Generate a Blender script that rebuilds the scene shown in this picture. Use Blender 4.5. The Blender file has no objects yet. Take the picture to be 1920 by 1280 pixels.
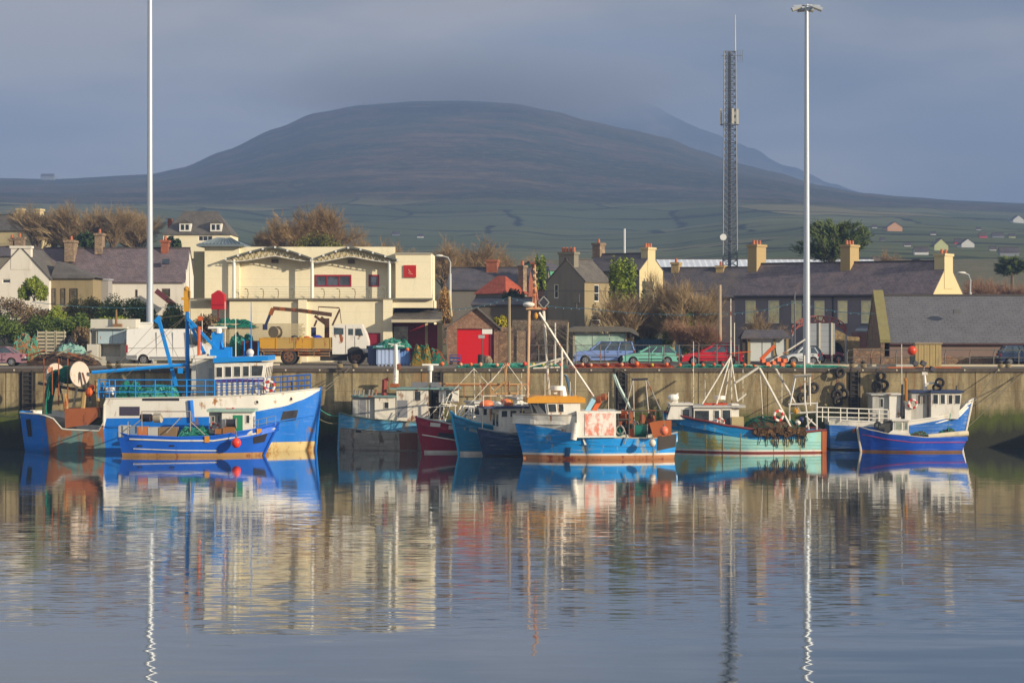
import bpy, math, random
from mathutils import Vector, Matrix, noise
R = math.radians
V = Vector
rnd = random.Random(11)
scene = bpy.context.scene
COL = scene.collection

# ------------------------------------------------------------------ camera
FP, HC, HZ = 3975.0, 9.0, 600.0          # focal length in photo pixels, eye height over the water, horizon row
cam = bpy.data.cameras.new('camera')
cam.sensor_width = 36.0
cam.lens = FP * 36.0 / 1920.0
cam.shift_y = -(640.0 - HZ) / 1920.0
cam.clip_start, cam.clip_end = 1.0, 20000.0
camo = bpy.data.objects.new('camera', cam)
camo.location = (0, 0, HC)
camo.rotation_euler = (R(90), 0, 0)
COL.objects.link(camo)
scene.camera = camo

# ------------------------------------------------------------------ light
SUN_AZ, SUN_EL = 60.0, 17.0               # azimuth from behind the camera towards the right
sv = V((math.cos(R(SUN_EL)) * math.sin(R(SUN_AZ)), -math.cos(R(SUN_EL)) * math.cos(R(SUN_AZ)), math.sin(R(SUN_EL))))
sl = bpy.data.lights.new('sun', 'SUN')
sl.energy = 5.0
sl.angle = R(0.53)
sl.color = (1.0, 0.87, 0.68)
slo = bpy.data.objects.new('sun', sl)
slo.rotation_euler = (-sv).to_track_quat('-Z', 'Y').to_euler()
slo.location = sv * 300
COL.objects.link(slo)

w = bpy.data.worlds.new('World')
scene.world = w
w.use_nodes = True
nt = w.node_tree
for n in list(nt.nodes):
    nt.nodes.remove(n)
def WN(t, **k):
    n = nt.nodes.new(t)
    for a, b in k.items():
        setattr(n, a, b)
    return n
sky = WN('ShaderNodeTexSky')
sky.sky_type = 'NISHITA'
sky.sun_disc = False
sky.sun_elevation = R(SUN_EL)
sky.sun_rotation = math.atan2(sv.x, sv.y)
sky.air_density, sky.dust_density, sky.ozone_density = 1.0, 1.0, 2.0
tc = WN('ShaderNodeTexCoord')
mp = WN('ShaderNodeMapping'); mp.inputs['Scale'].default_value = (2.2, 2.2, 9.0); mp.inputs['Location'].default_value = (0.35, 0.2, 0.4)
nt.links.new(tc.outputs['Generated'], mp.inputs[0])
n1 = WN('ShaderNodeTexNoise'); n1.inputs['Scale'].default_value = 2.0; n1.inputs['Detail'].default_value = 5; n1.inputs['Roughness'].default_value = 0.5
nt.links.new(mp.outputs[0], n1.inputs['Vector'])
cr = WN('ShaderNodeValToRGB')             # the overcast bank beyond the hill: slate blue to pale mauve
cr.color_ramp.elements[0].position = 0.36; cr.color_ramp.elements[0].color = (1.35, 1.55, 1.75, 1)
cr.color_ramp.elements[1].position = 0.66; cr.color_ramp.elements[1].color = (4.3, 3.85, 3.2, 1)
e = cr.color_ramp.elements.new(0.5); e.color = (2.45, 2.42, 2.3, 1)
sx = WN('ShaderNodeSeparateXYZ'); nt.links.new(tc.outputs['Generated'], sx.inputs[0])
ma = WN('ShaderNodeMath', operation='MULTIPLY_ADD'); ma.inputs[1].default_value = -0.40     # thinner, paler cloud towards the west
nt.links.new(sx.outputs['X'], ma.inputs[0]); nt.links.new(n1.outputs['Fac'], ma.inputs[2]); nt.links.new(ma.outputs[0], cr.inputs[0])
mr = WN('ShaderNodeMapRange'); mr.inputs['From Min'].default_value = 0.16; mr.inputs['From Max'].default_value = 0.55
mr.inputs['To Min'].default_value = 0.96; mr.inputs['To Max'].default_value = 0.6
nt.links.new(sx.outputs['Z'], mr.inputs['Value'])
mx = WN('ShaderNodeMix', data_type='RGBA')
m2 = WN('ShaderNodeMix', data_type='RGBA')    # higher up the broken cloud is brighter
mr2 = WN('ShaderNodeMapRange'); mr2.inputs['From Min'].default_value = 0.2; mr2.inputs['From Max'].default_value = 0.5
nt.links.new(sx.outputs['Z'], mr2.inputs['Value']); nt.links.new(mr2.outputs[0], m2.inputs[0]); nt.links.new(cr.outputs[0], m2.inputs[6]); m2.inputs[7].default_value = (7.0, 7.2, 7.6, 1)
nt.links.new(mr.outputs[0], mx.inputs[0]); nt.links.new(sky.outputs[0], mx.inputs[6]); nt.links.new(m2.outputs[2], mx.inputs[7])
bg = WN('ShaderNodeBackground'); bg.inputs['Strength'].default_value = 0.092
nt.links.new(mx.outputs[2], bg.inputs[0])
ow = WN('ShaderNodeOutputWorld'); nt.links.new(bg.outputs[0], ow.inputs[0])

vs = scene.view_settings
vs.view_transform = 'Standard'; vs.look = 'None'; vs.exposure = 0.58; vs.gamma = 1.0; vs.use_curve_mapping = False
scene.cycles.max_bounces = 6
scene.cycles.volume_bounces = 0
scene.cycles.transparent_max_bounces = 80

# ------------------------------------------------------------------ helpers: places
def X(px, Y): return (px - 960.0) * Y / FP
def Z(py, Y): return HC + (HZ - py) * Y / FP
def P(px, py, Y): return V((X(px, Y), Y, Z(py, Y)))
QZ = 5.6                                  # the quay deck
def sstep(a, b, x):
    t = min(1, max(0, (x - a) / (b - a)))
    return t * t * (3 - 2 * t)
def curve(pts):
    pts = sorted(pts)
    def f(x):
        if x <= pts[0][0]: return pts[0][1]
        for (a, ya), (b, yb) in zip(pts, pts[1:]):
            if x <= b:
                t = (x - a) / (b - a)
                return ya + (yb - ya) * (t * t * (3 - 2 * t) * 0.5 + t * 0.5)
        return pts[-1][1]
    return f
def gz(x, y):                             # land height
    if y < 172: return QZ
    l = sstep(-14, -24, x)
    z = QZ + (sstep(172, 200, y) * 3.6 * l + sstep(195, 265, y) * (6.5 * l + 5.0 * (1 - l)))
    return z + sstep(255, 460, y) * (8 + (1 - l) * 2)

# ------------------------------------------------------------------ helpers: objects
def thing(name, label, cat, loc=(0, 0, 0), rz=0.0, group=None, scale=1.0):
    o = bpy.data.objects.new(name, None)
    o.empty_display_size = 0.2
    COL.objects.link(o)
    o.location = loc; o.rotation_euler = (0, 0, rz); o.scale = (scale,) * 3 if isinstance(scale, (int, float)) else scale
    tag(o, label, cat, group)
    return o
def tag(o, label=None, cat=None, group=None, kind=None):
    if label: o['label'] = label
    if cat: o['category'] = cat
    if group: o['group'] = group
    if kind: o['kind'] = kind
    return o
def root_matrix(o):
    while o.parent: o = o.parent
    return Matrix.LocRotScale(o.location, o.rotation_euler, o.scale)
def dup(root, loc, rz, label, group=None, scale=None):
    r = root.copy(); COL.objects.link(r); r.location = loc; r.rotation_euler = (0, 0, rz); r['label'] = label
    if group: r['group'] = group
    if scale: r.scale = (scale,) * 3 if isinstance(scale, (int, float)) else scale
    for ch in list(root.children):
        c = ch.copy(); COL.objects.link(c); c.parent = r
        for g in list(ch.children):
            d = g.copy(); COL.objects.link(d); d.parent = c
    return r

class MB:
    """collects shapes, links them as one mesh"""
    def __init__(s, m=0): s.v = []; s.f = []; s.m = []; s.mi = m
    def add(s, vs, fs, m=None):
        o = len(s.v); s.v += [tuple(p) for p in vs]
        for f in fs:
            s.f.append([i + o for i in f]); s.m.append(s.mi if m is None else m)
        return s
    def poly(s, pts, m=None): return s.add(pts, [list(range(len(pts)))], m)
    def box(s, a, b, m=None):
        x0, y0, z0 = a; x1, y1, z1 = b
        vs = [(x, y, z) for z in (z0, z1) for y in (y0, y1) for x in (x0, x1)]
        return s.add(vs, [(0, 2, 3, 1), (4, 5, 7, 6), (0, 1, 5, 4), (2, 6, 7, 3), (0, 4, 6, 2), (1, 3, 7, 5)], m)
    def cbox(s, c, size, rz=0, m=None, ry=0, rx=0):
        M = Matrix.Rotation(rz, 3, 'Z') @ Matrix.Rotation(ry, 3, 'Y') @ Matrix.Rotation(rx, 3, 'X')
        h = V(size) / 2; c = V(c)
        vs = [c + M @ V((x * h.x, y * h.y, z * h.z)) for z in (-1, 1) for y in (-1, 1) for x in (-1, 1)]
        return s.add(vs, [(0, 2, 3, 1), (4, 5, 7, 6), (0, 1, 5, 4), (2, 6, 7, 3), (0, 4, 6, 2), (1, 3, 7, 5)], m)
    def prism(s, pts, ex, m=None):
        n = len(pts); ex = V(ex); a = [V(p) for p in pts]; b = [p + ex for p in a]
        return s.add(a + b, [list(range(n))[::-1], list(range(n, 2 * n))] + [(i, (i + 1) % n, n + (i + 1) % n, n + i) for i in range(n)], m)
    def tube(s, pts, r, r1=None, n=6, m=None, cap=True):
        pts = [V(p) for p in pts]; k = len(pts); r1 = r if r1 is None else r1
        vs = []; fs = []
        for i, p in enumerate(pts):
            d = (pts[min(i + 1, k - 1)] - pts[max(i - 1, 0)])
            if d.length < 1e-9: d = V((0, 0, 1))
            d.normalize()
            u = d.cross(V((0, 0, 1)) if abs(d.z) < 0.9 else V((0, 1, 0))).normalized(); q = d.cross(u)
            rr = r + (r1 - r) * i / max(1, k - 1)
            for j in range(n):
                a = 2 * math.pi * j / n
                vs.append(p + (u * math.cos(a) + q * math.sin(a)) * rr)
        for i in range(k - 1):
            for j in range(n):
                fs.append((i * n + j, i * n + (j + 1) % n, (i + 1) * n + (j + 1) % n, (i + 1) * n + j))
        if cap: fs += [list(range(n))[::-1], list(range((k - 1) * n, k * n))]
        return s.add(vs, fs, m)
    def bar(s, p0, p1, w, h=None, m=None):
        h = w if h is None else h
        p0, p1 = V(p0), V(p1); d = (p1 - p0).normalized()
        u = d.cross(V((0, 0, 1)) if abs(d.z) < 0.95 else V((0, 1, 0))).normalized(); q = d.cross(u)
        c = [(-1, -1), (1, -1), (1, 1), (-1, 1)]
        vs = [p + u * (a * w / 2) + q * (b * h / 2) for p in (p0, p1) for a, b in c]
        return s.add(vs, [(3, 2, 1, 0), (4, 5, 6, 7)] + [(i, (i + 1) % 4, 4 + (i + 1) % 4, 4 + i) for i in range(4)], m)
    def ball(s, c, r, n=10, k=7, sq=(1, 1, 1), m=None, jit=0):
        c = V(c); vs = [c + V((0, 0, -r * sq[2]))]; fs = []
        for i in range(1, k):
            ph = -math.pi / 2 + math.pi * i / k
            for j in range(n):
                a = 2 * math.pi * j / n; q = r * (1 + (rnd.random() - .5) * jit)
                vs.append(c + V((math.cos(a) * math.cos(ph) * q * sq[0], math.sin(a) * math.cos(ph) * q * sq[1], math.sin(ph) * q * sq[2])))
        vs.append(c + V((0, 0, r * sq[2])))
        for j in range(n):
            fs.append((0, 1 + (j + 1) % n, 1 + j))
            for i in range(k - 2):
                a = 1 + i * n
                fs.append((a + j, a + (j + 1) % n, a + n + (j + 1) % n, a + n + j))
            a = 1 + (k - 2) * n
            fs.append((a + j, a + (j + 1) % n, len(vs) - 1))
        return s.add(vs, fs, m)
    def torus(s, c, ax, Rr, r, n=20, k=8, m=None, seg=None):
        c = V(c); ax = V(ax).normalized()
        u = ax.cross(V((0, 0, 1)) if abs(ax.z) < .9 else V((0, 1, 0))).normalized(); q = ax.cross(u)
        vs = []; fs = []; ms = []
        for i in range(n):
            a = 2 * math.pi * i / n; d = u * math.cos(a) + q * math.sin(a)
            for j in range(k):
                b = 2 * math.pi * j / k
                vs.append(c + d * (Rr + r * math.cos(b)) + ax * (r * math.sin(b)))
        o = len(s.v); s.v += [tuple(p) for p in vs]
        for i in range(n):
            for j in range(k):
                s.f.append([o + i * k + j, o + ((i + 1) % n) * k + j, o + ((i + 1) % n) * k + (j + 1) % k, o + i * k + (j + 1) % k])
                s.m.append(seg(i / n) if seg else (s.mi if m is None else m))
        return s
    def cyl(s, c, ax, r, L, n=16, m=None, r1=None):
        c = V(c); ax = V(ax).normalized() * L / 2
        return s.tube([c - ax, c + ax], r, r1, n, m)
    def build(s, name, mats, parent=None, smooth=False, world=False, ang=40):
        me = bpy.data.meshes.new(name)
        vs = s.v
        if world and parent is not None:
            I = root_matrix(parent).inverted()
            vs = [tuple(I @ V(p)) for p in vs]
        me.from_pydata(vs, [], s.f)
        if not isinstance(mats, (list, tuple)): mats = [mats]
        for m in mats: me.materials.append(m)
        if len(mats) > 1: me.polygons.foreach_set('material_index', [min(i, len(mats) - 1) for i in s.m])
        if smooth:
            me.polygons.foreach_set('use_smooth', [True] * len(me.polygons))
            me.set_sharp_from_angle(angle=R(ang))
        me.validate(); me.update()
        o = bpy.data.objects.new(name, me); COL.objects.link(o)
        if parent is not None: o.parent = parent
        return o

# ------------------------------------------------------------------ helpers: materials
def lin(h):
    h = h.lstrip('#')
    c = [int(h[i:i + 2], 16) / 255 for i in (0, 2, 4)]
    return tuple(x / 12.92 if x <= 0.04045 else ((x + 0.055) / 1.055) ** 2.4 for x in c)
def mul(c, k): return tuple(min(1, x * k) for x in c)
_M = {}
class NTree:
    def __init__(s, name):
        s.mat = bpy.data.materials.new(name); s.mat.use_nodes = True
        s.t = s.mat.node_tree; s.b = s.t.nodes['Principled BSDF']; s.out = s.t.nodes['Material Output']
        s.tc = s.t.nodes.new('ShaderNodeTexCoord')
    def n(s, t, **k):
        x = s.t.nodes.new(t)
        for a, b in k.items():
            if a.startswith('i_'):
                key = a[2:].replace('_', ' ')
                x.inputs[int(key) if key.isdigit() else key].default_value = b
            else: setattr(x, a, b)
        return x
    def l(s, a, b): s.t.links.new(a, b)
    def map(s, scale=(1, 1, 1), rot=(0, 0, 0), loc=(0, 0, 0), src='Object'):
        m = s.n('ShaderNodeMapping'); m.inputs['Scale'].default_value = scale; m.inputs['Rotation'].default_value = rot; m.inputs['Location'].default_value = loc
        s.l(s.tc.outputs[src], m.inputs[0]); return m.outputs[0]
    def noise(s, vec, scale, detail=4, rough=.55, dist=0):
        x = s.n('ShaderNodeTexNoise', i_Scale=scale, i_Detail=detail, i_Roughness=rough, i_Distortion=dist)
        s.l(vec, x.inputs['Vector']); return x.outputs['Fac']
    def ramp(s, fac, stops):
        r = s.n('ShaderNodeValToRGB'); el = r.color_ramp.elements
        while len(el) < len(stops): el.new(0.5)
        for e, (p, c) in zip(el, stops): e.position = p; e.color = (tuple(c) + (1,))[:4] if not isinstance(c, (int, float)) else (c, c, c, 1)
        s.l(fac, r.inputs[0]); return r.outputs[0]
    def mix(s, fac, a, b, mode='MIX'):
        m = s.n('ShaderNodeMix', data_type='RGBA', blend_type=mode)
        for val, i in ((fac, 0), (a, 6), (b, 7)):
            if isinstance(val, (int, float)): m.inputs[i].default_value = val
            elif isinstance(val, (tuple, list)): m.inputs[i].default_value = tuple(val)[:3] + (1,)
            else: s.l(val, m.inputs[i])
        return m.outputs[2]
    def math(s, op, a, b=0.0, c=0.0):
        m = s.n('ShaderNodeMath', operation=op)
        for i, val in enumerate((a, b, c)):
            if isinstance(val, (int, float)): m.inputs[i].default_value = val
            else: s.l(val, m.inputs[i])
        return m.outputs[0]
    def sep(s, src='Object'):
        x = s.n('ShaderNodeSeparateXYZ'); s.l(s.tc.outputs[src], x.inputs[0]); return x.outputs
    def comb(s, x, y, z):
        c = s.n('ShaderNodeCombineXYZ')
        for i, val in enumerate((x, y, z)):
            if isinstance(val, (int, float)): c.inputs[i].default_value = val
            else: s.l(val, c.inputs[i])
        return c.outputs[0]
    def bump(s, h, strength=.3, dist=.02):
        b = s.n('ShaderNodeBump', i_Strength=strength, i_Distance=dist); s.l(h, b.inputs['Height']); s.l(b.outputs[0], s.b.inputs['Normal'])
    def done(s, col, rough=.6, metal=0.0, spec=.4):
        if isinstance(col, tuple): s.b.inputs['Base Color'].default_value = col[:3] + (1,)
        else: s.l(col, s.b.inputs['Base Color'])
        if isinstance(rough, (int, float)): s.b.inputs['Roughness'].default_value = rough
        else: s.l(rough, s.b.inputs['Roughness'])
        s.b.inputs['Metallic'].default_value = metal
        s.b.inputs['Specular IOR Level'].default_value = spec
        return s.mat

def paint(name, col, rough=.45, var=.18, vs=1.2, rust=0.0, rs=1.6, rcol='#8a4a1c', dirt=0.0, dcol='#6b6252', metal=0.0, spec=.4, bmp=0.0, streak=3.5, plank=0.0):
    """painted or weathered surface: tone drift, grime, and rust or wear running down"""
    if name in _M: return _M[name]
    t = NTree(name); c = lin(col) if isinstance(col, str) else col
    o = t.map()
    n = t.noise(o, vs, 5, .6)
    out = t.mix(n, mul(c, 1 - var), mul(c, 1 + var))
    n2 = t.noise(o, vs * 9, 3, .6)
    out = t.mix(t.ramp(n2, [(.35, 0), (.75, var * 1.2)]), out, mul(c, .55))
    if plank:
        q = t.noise(t.map((.22, 1, 4.2)), 1.6, 6, .7)
        out = t.mix(t.ramp(q, [(.36, plank), (.47, 0)]), out, mul(c, .45))
        out = t.mix(t.ramp(q, [(.56, 0), (.68, plank)]), out, mul(lin('#c9cdc4'), .8))
        s = t.sep(); fr = t.math('ABSOLUTE', t.math('SUBTRACT', t.math('FRACT', t.math('MULTIPLY', s[2], 3.6)), .5))
        out = t.mix(t.ramp(fr, [(.47, 0), (.5, plank * .8)]), out, mul(c, .35))
    if dirt > 0:
        d = t.noise(t.map((1, 1, .3)), 2.3, 6, .65)
        out = t.mix(t.ramp(d, [(.62 - dirt * .35, 0), (.85 - dirt * .2, min(1, .55 + dirt * .4))]), out, lin(dcol))
    if rust > 0:
        d = t.noise(t.map((1, 1, 1 / streak), loc=(3, 5, 2)), rs, 7, .68)
        d2 = t.noise(t.map(loc=(9, 1, 4)), rs * .45, 3, .5)
        s = t.math('ADD', t.math('MULTIPLY', d, .65), t.math('MULTIPLY', d2, .35))
        k = t.ramp(s, [(.605 - rust * .17, 0), (.655 - rust * .15, 1)])
        rc = t.mix(t.noise(o, 6, 3), mul(lin(rcol), .6), mul(lin(rcol), 1.3))
        out = t.mix(k, out, rc)
    if bmp: t.bump(n2, bmp, .02)
    _M[name] = t.done(out, rough, metal, spec)
    return _M[name]

def slate(name, c1, c2, w=.35, h=.22, moss=None, mossamt=.2, axis='x', rough=.7):
    if name in _M: return _M[name]
    t = NTree(name); s = t.sep()
    v = t.comb(s[0] if axis == 'x' else s[1], t.math('MULTIPLY', s[2], 1.35), 0.0)
    b = t.n('ShaderNodeTexBrick', i_Scale=1.0, i_Mortar_Size=.018, i_Brick_Width=w, i_Row_Height=h, i_Bias=-.1)
    b.inputs['Color1'].default_value = lin(c1) + (1,); b.inputs['Color2'].default_value = lin(c2) + (1,); b.inputs['Mortar'].default_value = mul(lin(c1), .35) + (1,)
    t.l(v, b.inputs['Vector'])
    o = t.map()
    out = t.mix(t.ramp(t.noise(o, .9, 6, .7), [(.3, 0), (.75, .7)]), b.outputs[0], mul(lin(c2), 1.35))
    out = t.mix(t.ramp(t.noise(o, 5, 4, .7), [(.5, 0), (.75, .55)]), out, mul(lin(c1), .45))
    if moss: out = t.mix(t.ramp(t.noise(t.map(loc=(4, 4, 4)), .7, 6, .7), [(.62 - mossamt * .3, 0), (.75, .8)]), out, lin(moss))
    t.bump(b.outputs['Fac'], .35, -.02)
    _M[name] = t.done(out, rough, 0, .35); return _M[name]

def stone(name, c1, c2, mortar, scale=3.2, bmp=.6):
    if name in _M: return _M[name]
    t = NTree(name); o = t.map((1, 1, 1.5))
    vo = t.n('ShaderNodeTexVoronoi', i_Scale=scale, i_Randomness=.9); t.l(o, vo.inputs['Vector'])
    ve = t.n('ShaderNodeTexVoronoi', i_Scale=scale, i_Randomness=.9, feature='DISTANCE_TO_EDGE'); t.l(o, ve.inputs['Vector'])
    sx_ = t.n('ShaderNodeSeparateColor'); t.l(vo.outputs['Color'], sx_.inputs[0])
    c = t.mix(sx_.outputs[0], lin(c1), lin(c2))
    c = t.mix(t.ramp(ve.outputs['Distance'], [(.0, 1), (.07, 0)]), c, lin(mortar))
    c = t.mix(t.ramp(t.noise(t.map(), 1.1, 5, .65), [(.4, 0), (.8, .6)]), c, mul(lin(c1), .5))
    t.bump(ve.outputs['Distance'], bmp, .06)
    _M[name] = t.done(c, .85, 0, .25); return _M[name]

def render_wall(name, col, var=.1, dirt=.25, dcol='#7c705a', courses=0.0):
    """rendered masonry with faint run-off stains"""
    if name in _M: return _M[name]
    t = NTree(name); c = lin(col); o = t.map()
    out = t.mix(t.noise(o, .5, 6, .65), mul(c, 1 - var), mul(c, 1 + var))
    out = t.mix(t.ramp(t.noise(t.map((1, 1, .18)), 1.7, 6, .7), [(.60 - dirt * .3, 0), (.85, dirt * 1.6)]), out, lin(dcol))
    out = t.mix(t.ramp(t.noise(o, 11, 3, .6), [(.45, 0), (.8, .22)]), out, mul(c, .5))
    if courses:
        s = t.sep(); fr = t.math('FRACT', t.math('DIVIDE', s[2], courses))
        out = t.mix(t.ramp(fr, [(0, .35), (.03, 0)]), out, mul(c, .45))
    t.bump(t.noise(o, 14, 3), .25, .015)
    _M[name] = t.done(out, .85, 0, .25); return _M[name]

def glass(name='window_glass', tint='#20262c', rough=.06):
    if name in _M: return _M[name]
    t = NTree(name); o = t.map()
    c = t.mix(t.ramp(t.noise(o, 1.3, 3), [(.4, 0), (.6, 1)]), mul(lin(tint), .6), mul(lin(tint), 1.5))
    _M[name] = t.done(c, rough, 0, .8); return _M[name]

def foliage(name, dark, light, scale=.9, trans=.0, rough=.7):
    if name in _M: return _M[name]
    t = NTree(name); o = t.map()
    g = t.n('ShaderNodeNewGeometry')
    n = t.math('ADD', t.math('MULTIPLY', t.noise(o, scale, 4), .75), t.math('MULTIPLY', g.outputs['Random Per Island'], .25))
    c = t.mix(t.ramp(n, [(.3, 0), (.7, 1)]), lin(dark), lin(light))
    _M[name] = t.done(c, rough, 0, .25); return _M[name]

def netmat(name, col, col2, scale=14.0):
    if name in _M: return _M[name]
    t = NTree(name); o = t.map()
    a = t.n('ShaderNodeTexVoronoi', i_Scale=scale, feature='DISTANCE_TO_EDGE'); t.l(o, a.inputs['Vector'])
    n = t.noise(o, 2.4, 5, .65)
    c = t.mix(t.ramp(n, [(.35, 0), (.65, 1)]), lin(col), lin(col2))
    c = t.mix(t.ramp(a.outputs['Distance'], [(.04, 0), (.16, .75)]), c, mul(lin(col), .25))
    t.bump(t.noise(o, 9, 4, .7), .8, .08)
    _M[name] = t.done(c, .85, 0, .2); return _M[name]
# ================================================================== the setting
RIDGE = curve([(-900, 372), (-300, 350), (0, 334), (100, 336), (280, 327), (340, 315), (420, 283), (520, 240), (590, 212), (680, 197), (780, 190), (870, 189),
               (960, 194), (1040, 209), (1100, 226), (1180, 243), (1250, 258), (1310, 282), (1390, 308), (1450, 322), (1540, 348), (1620, 362), (1700, 369), (1800, 376), (1920, 381), (2300, 392), (2800, 400)])
YR, Y0 = 2500.0, 440.0
def fbm(x, y, s, o=4):
    a, f, v = 1.0, 1.0 / s, 0.0
    for i in range(o):
        v += a * noise.noise((x * f, y * f, i * 3.7)); a *= .5; f *= 2.03
    return v
def terrain(px, Y):
    zr = Z(RIDGE(px), YR)
    t = (Y - Y0) / (YR - Y0)
    if t > 1:
        return zr - (t - 1) * 160
    x = X(px, Y)
    s = sstep(150, 260, zr)
    z0 = 21.5
    z = z0 + (zr - z0) * max(0, t) ** (1.05 + .6 * s)
    k = min(1, t * 3) * (1 - t) ** .5 if t > 0 else 0
    return z + k * (fbm(x, Y, 260) * 5.0 + fbm(x, Y + 400, 85, 3) * 2.2 + fbm(x + 900, Y, 900, 2) * 7)
def hill_depth(px, py):
    Y = Y0 + 20
    while Y < YR and HZ - (terrain(px, Y) - HC) * FP / Y > py: Y += 4
    return Y

def fan(name, pxs, Ys, zf, mat):
    m = MB(); n = len(pxs)
    for Y in Ys:
        for p in pxs: m.v.append((X(p, Y), Y, zf(p, Y)))
    for i in range(len(Ys) - 1):
        for j in range(n - 1):
            m.f.append([i * n + j, i * n + j + 1, (i + 1) * n + j + 1, (i + 1) * n + j]); m.m.append(0)
    o = m.build(name, mat, smooth=True, ang=180); o['kind'] = 'structure'
    return o

# hill and fields: grass below, bracken and heather above
t = NTree('hill_ground'); s = t.sep(); o = t.map()
wob = t.noise(t.map((.006, .006, .006)), 1.0, 3)
v = t.comb(t.math('MULTIPLY_ADD', wob, .35, t.math('MULTIPLY', s[0], .0085)), t.math('MULTIPLY_ADD', wob, -.3, t.math('MULTIPLY', s[1], .0062)), 0.0)
vo = t.n('ShaderNodeTexVoronoi', i_Scale=1.0, i_Randomness=.8); t.l(v, vo.inputs['Vector'])
ve = t.n('ShaderNodeTexVoronoi', i_Scale=1.0, i_Randomness=.8, feature='DISTANCE_TO_EDGE'); t.l(v, ve.inputs['Vector'])
sc_ = t.n('ShaderNodeSeparateColor'); t.l(vo.outputs['Color'], sc_.inputs[0])
fcol = t.ramp(sc_.outputs[0], [(0, lin('#3f4a30')), (.35, lin('#626444')), (.7, lin('#4a5538')), (1, lin('#736c4a'))])
fcol = t.mix(t.ramp(t.noise(t.map((.02, .02, .02)), 1, 5, .65), [(.35, 0), (.8, .6)]), fcol, lin('#454a2c'))
hed = t.math('MULTIPLY_ADD', t.math('SUBTRACT', t.noise(t.map((.05, .05, .05)), 1, 4, .7), .5), .07, ve.outputs['Distance'])
fcol = t.mix(t.ramp(hed, [(.006, 1), (.016, 0)]), fcol, lin('#20261a'))
rowk = t.math('FRACT', t.math('MULTIPLY_ADD', t.noise(t.map((.0035, .002, .002), loc=(3, 1, 0)), 1, 3), 3.2, t.math('MULTIPLY', s[1], .0105)))
rowe = t.math('MULTIPLY_ADD', t.math('SUBTRACT', t.noise(t.map((.06, .06, .06), loc=(9, 0, 0)), 1, 4, .7), .5), .10, t.math('ABSOLUTE', t.math('SUBTRACT', rowk, .5)))
fcol = t.mix(t.ramp(rowe, [(.028, .9), (.05, 0)]), fcol, lin('#20261a'))
hn = t.noise(t.map((.007, .012, .012)), 1, 9, .68)
hcol = t.ramp(hn, [(.34, lin('#20271a')), (.46, lin('#2e3620')), (.54, lin('#463f2a')), (.64, lin('#63523a'))])
hcol = t.mix(t.ramp(t.noise(t.map((.035, .05, .05)), 1, 8, .75), [(.42, 0), (.62, .65)]), hcol, lin('#131a10'))
hcol = t.mix(t.ramp(t.noise(t.map((.11, .07, .2), loc=(7, 7, 7)), 1, 5, .7), [(.52, 0), (.68, .42)]), hcol, lin('#7a6c50'))
hk = t.math('ADD', s[2], t.math('MULTIPLY', t.noise(t.map((.004, .004, .004)), 1, 4), 60))
colr = t.mix(t.ramp(t.math('DIVIDE', hk, 300), [(.37, 0), (.41, 1)]), fcol, hcol)
hillmat = t.done(colr, .95, 0, .1)
hill = fan('hill', [-900 + i * 15 for i in range(248)], [Y0 + (YR - Y0) * (i / 110) ** 1.2 for i in range(111)] + [2650, 2900], terrain, hillmat)
FR = curve([(700, 300), (900, 215), (1080, 168), (1180, 180), (1260, 216), (1330, 246), (1400, 276), (1480, 311), (1560, 343), (1620, 361), (1760, 392), (2000, 430)])
def far_z(px, Y):
    k = (Y - 3500) / 800
    return Z(FR(px), 4300) * (k if k <= 1 else 1 - (k - 1) * .5) + fbm(px * 6, Y, 300) * 6
far_hill = fan('hill', [700 + i * 13 for i in range(101)], [3500 + 800 * i / 12 for i in range(13)] + [4500, 4900], far_z, hillmat)

# land behind the quay
t = NTree('land'); o = t.map()
c = t.mix(t.ramp(t.noise(o, .25, 6, .7), [(.35, 0), (.65, 1)]), lin('#5c5a3c'), lin('#6e6450'))
c = t.mix(t.ramp(t.noise(o, 1.6, 5, .7), [(.45, 0), (.75, .7)]), c, lin('#3c4226'))
landmat = t.done(c, .95, 0, .1)
fan('ground', [-900 + i * 25 for i in range(150)], [150.6, 165, 171.9] + [172 + i * 4 for i in range(30)] + [300, 330, 370, 410, 439, 450, 480],
    lambda p, Y: gz(X(p, Y), Y) - .02 if Y < 430 else terrain(p, max(Y, 440.5)) + (.06 if Y < 445 else -1.0), landmat)

# water
t = NTree('harbour_water'); s = t.sep()
amp = t.ramp(t.math('DIVIDE', s[1], 160), [(.30, .10), (.376, .12), (.39, .95), (.52, 1.0), (.62, .75), (.70, .42), (.76, .20), (.83, .08), (.95, .035)])
bands = t.noise(t.map((.012, .055, 1)), 1, 3, .5)
amp = t.math('MULTIPLY', amp, t.ramp(bands, [(.3, .55), (.7, 1.35)]))
def col_noise(scale, detail, rough, loc):
    x = t.n('ShaderNodeTexNoise', i_Scale=1.0, i_Detail=detail, i_Roughness=rough); t.l(t.map(scale, loc=loc), x.inputs['Vector']); return x.outputs['Fac']
def cent(f, k): return t.math('MULTIPLY', t.math('SUBTRACT', f, .5), k)
sy = t.math('ADD', cent(col_noise((.11, .75, 1), 2, .5, (0, 0, 0)), .038), cent(col_noise((.7, 4.6, 1), 2, .5, (7, 3, 0)), .135))
sxn = t.math('ADD', cent(col_noise((.25, .9, 1), 1, .5, (31, 5, 0)), .010), cent(col_noise((1.6, 3.0, 1), 1, .5, (3, 23, 0)), .012))
near = t.ramp(t.math('DIVIDE', s[1], 160), [(.375, 1), (.395, 0)])          # long smooth swell outside the ruffled patch
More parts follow.
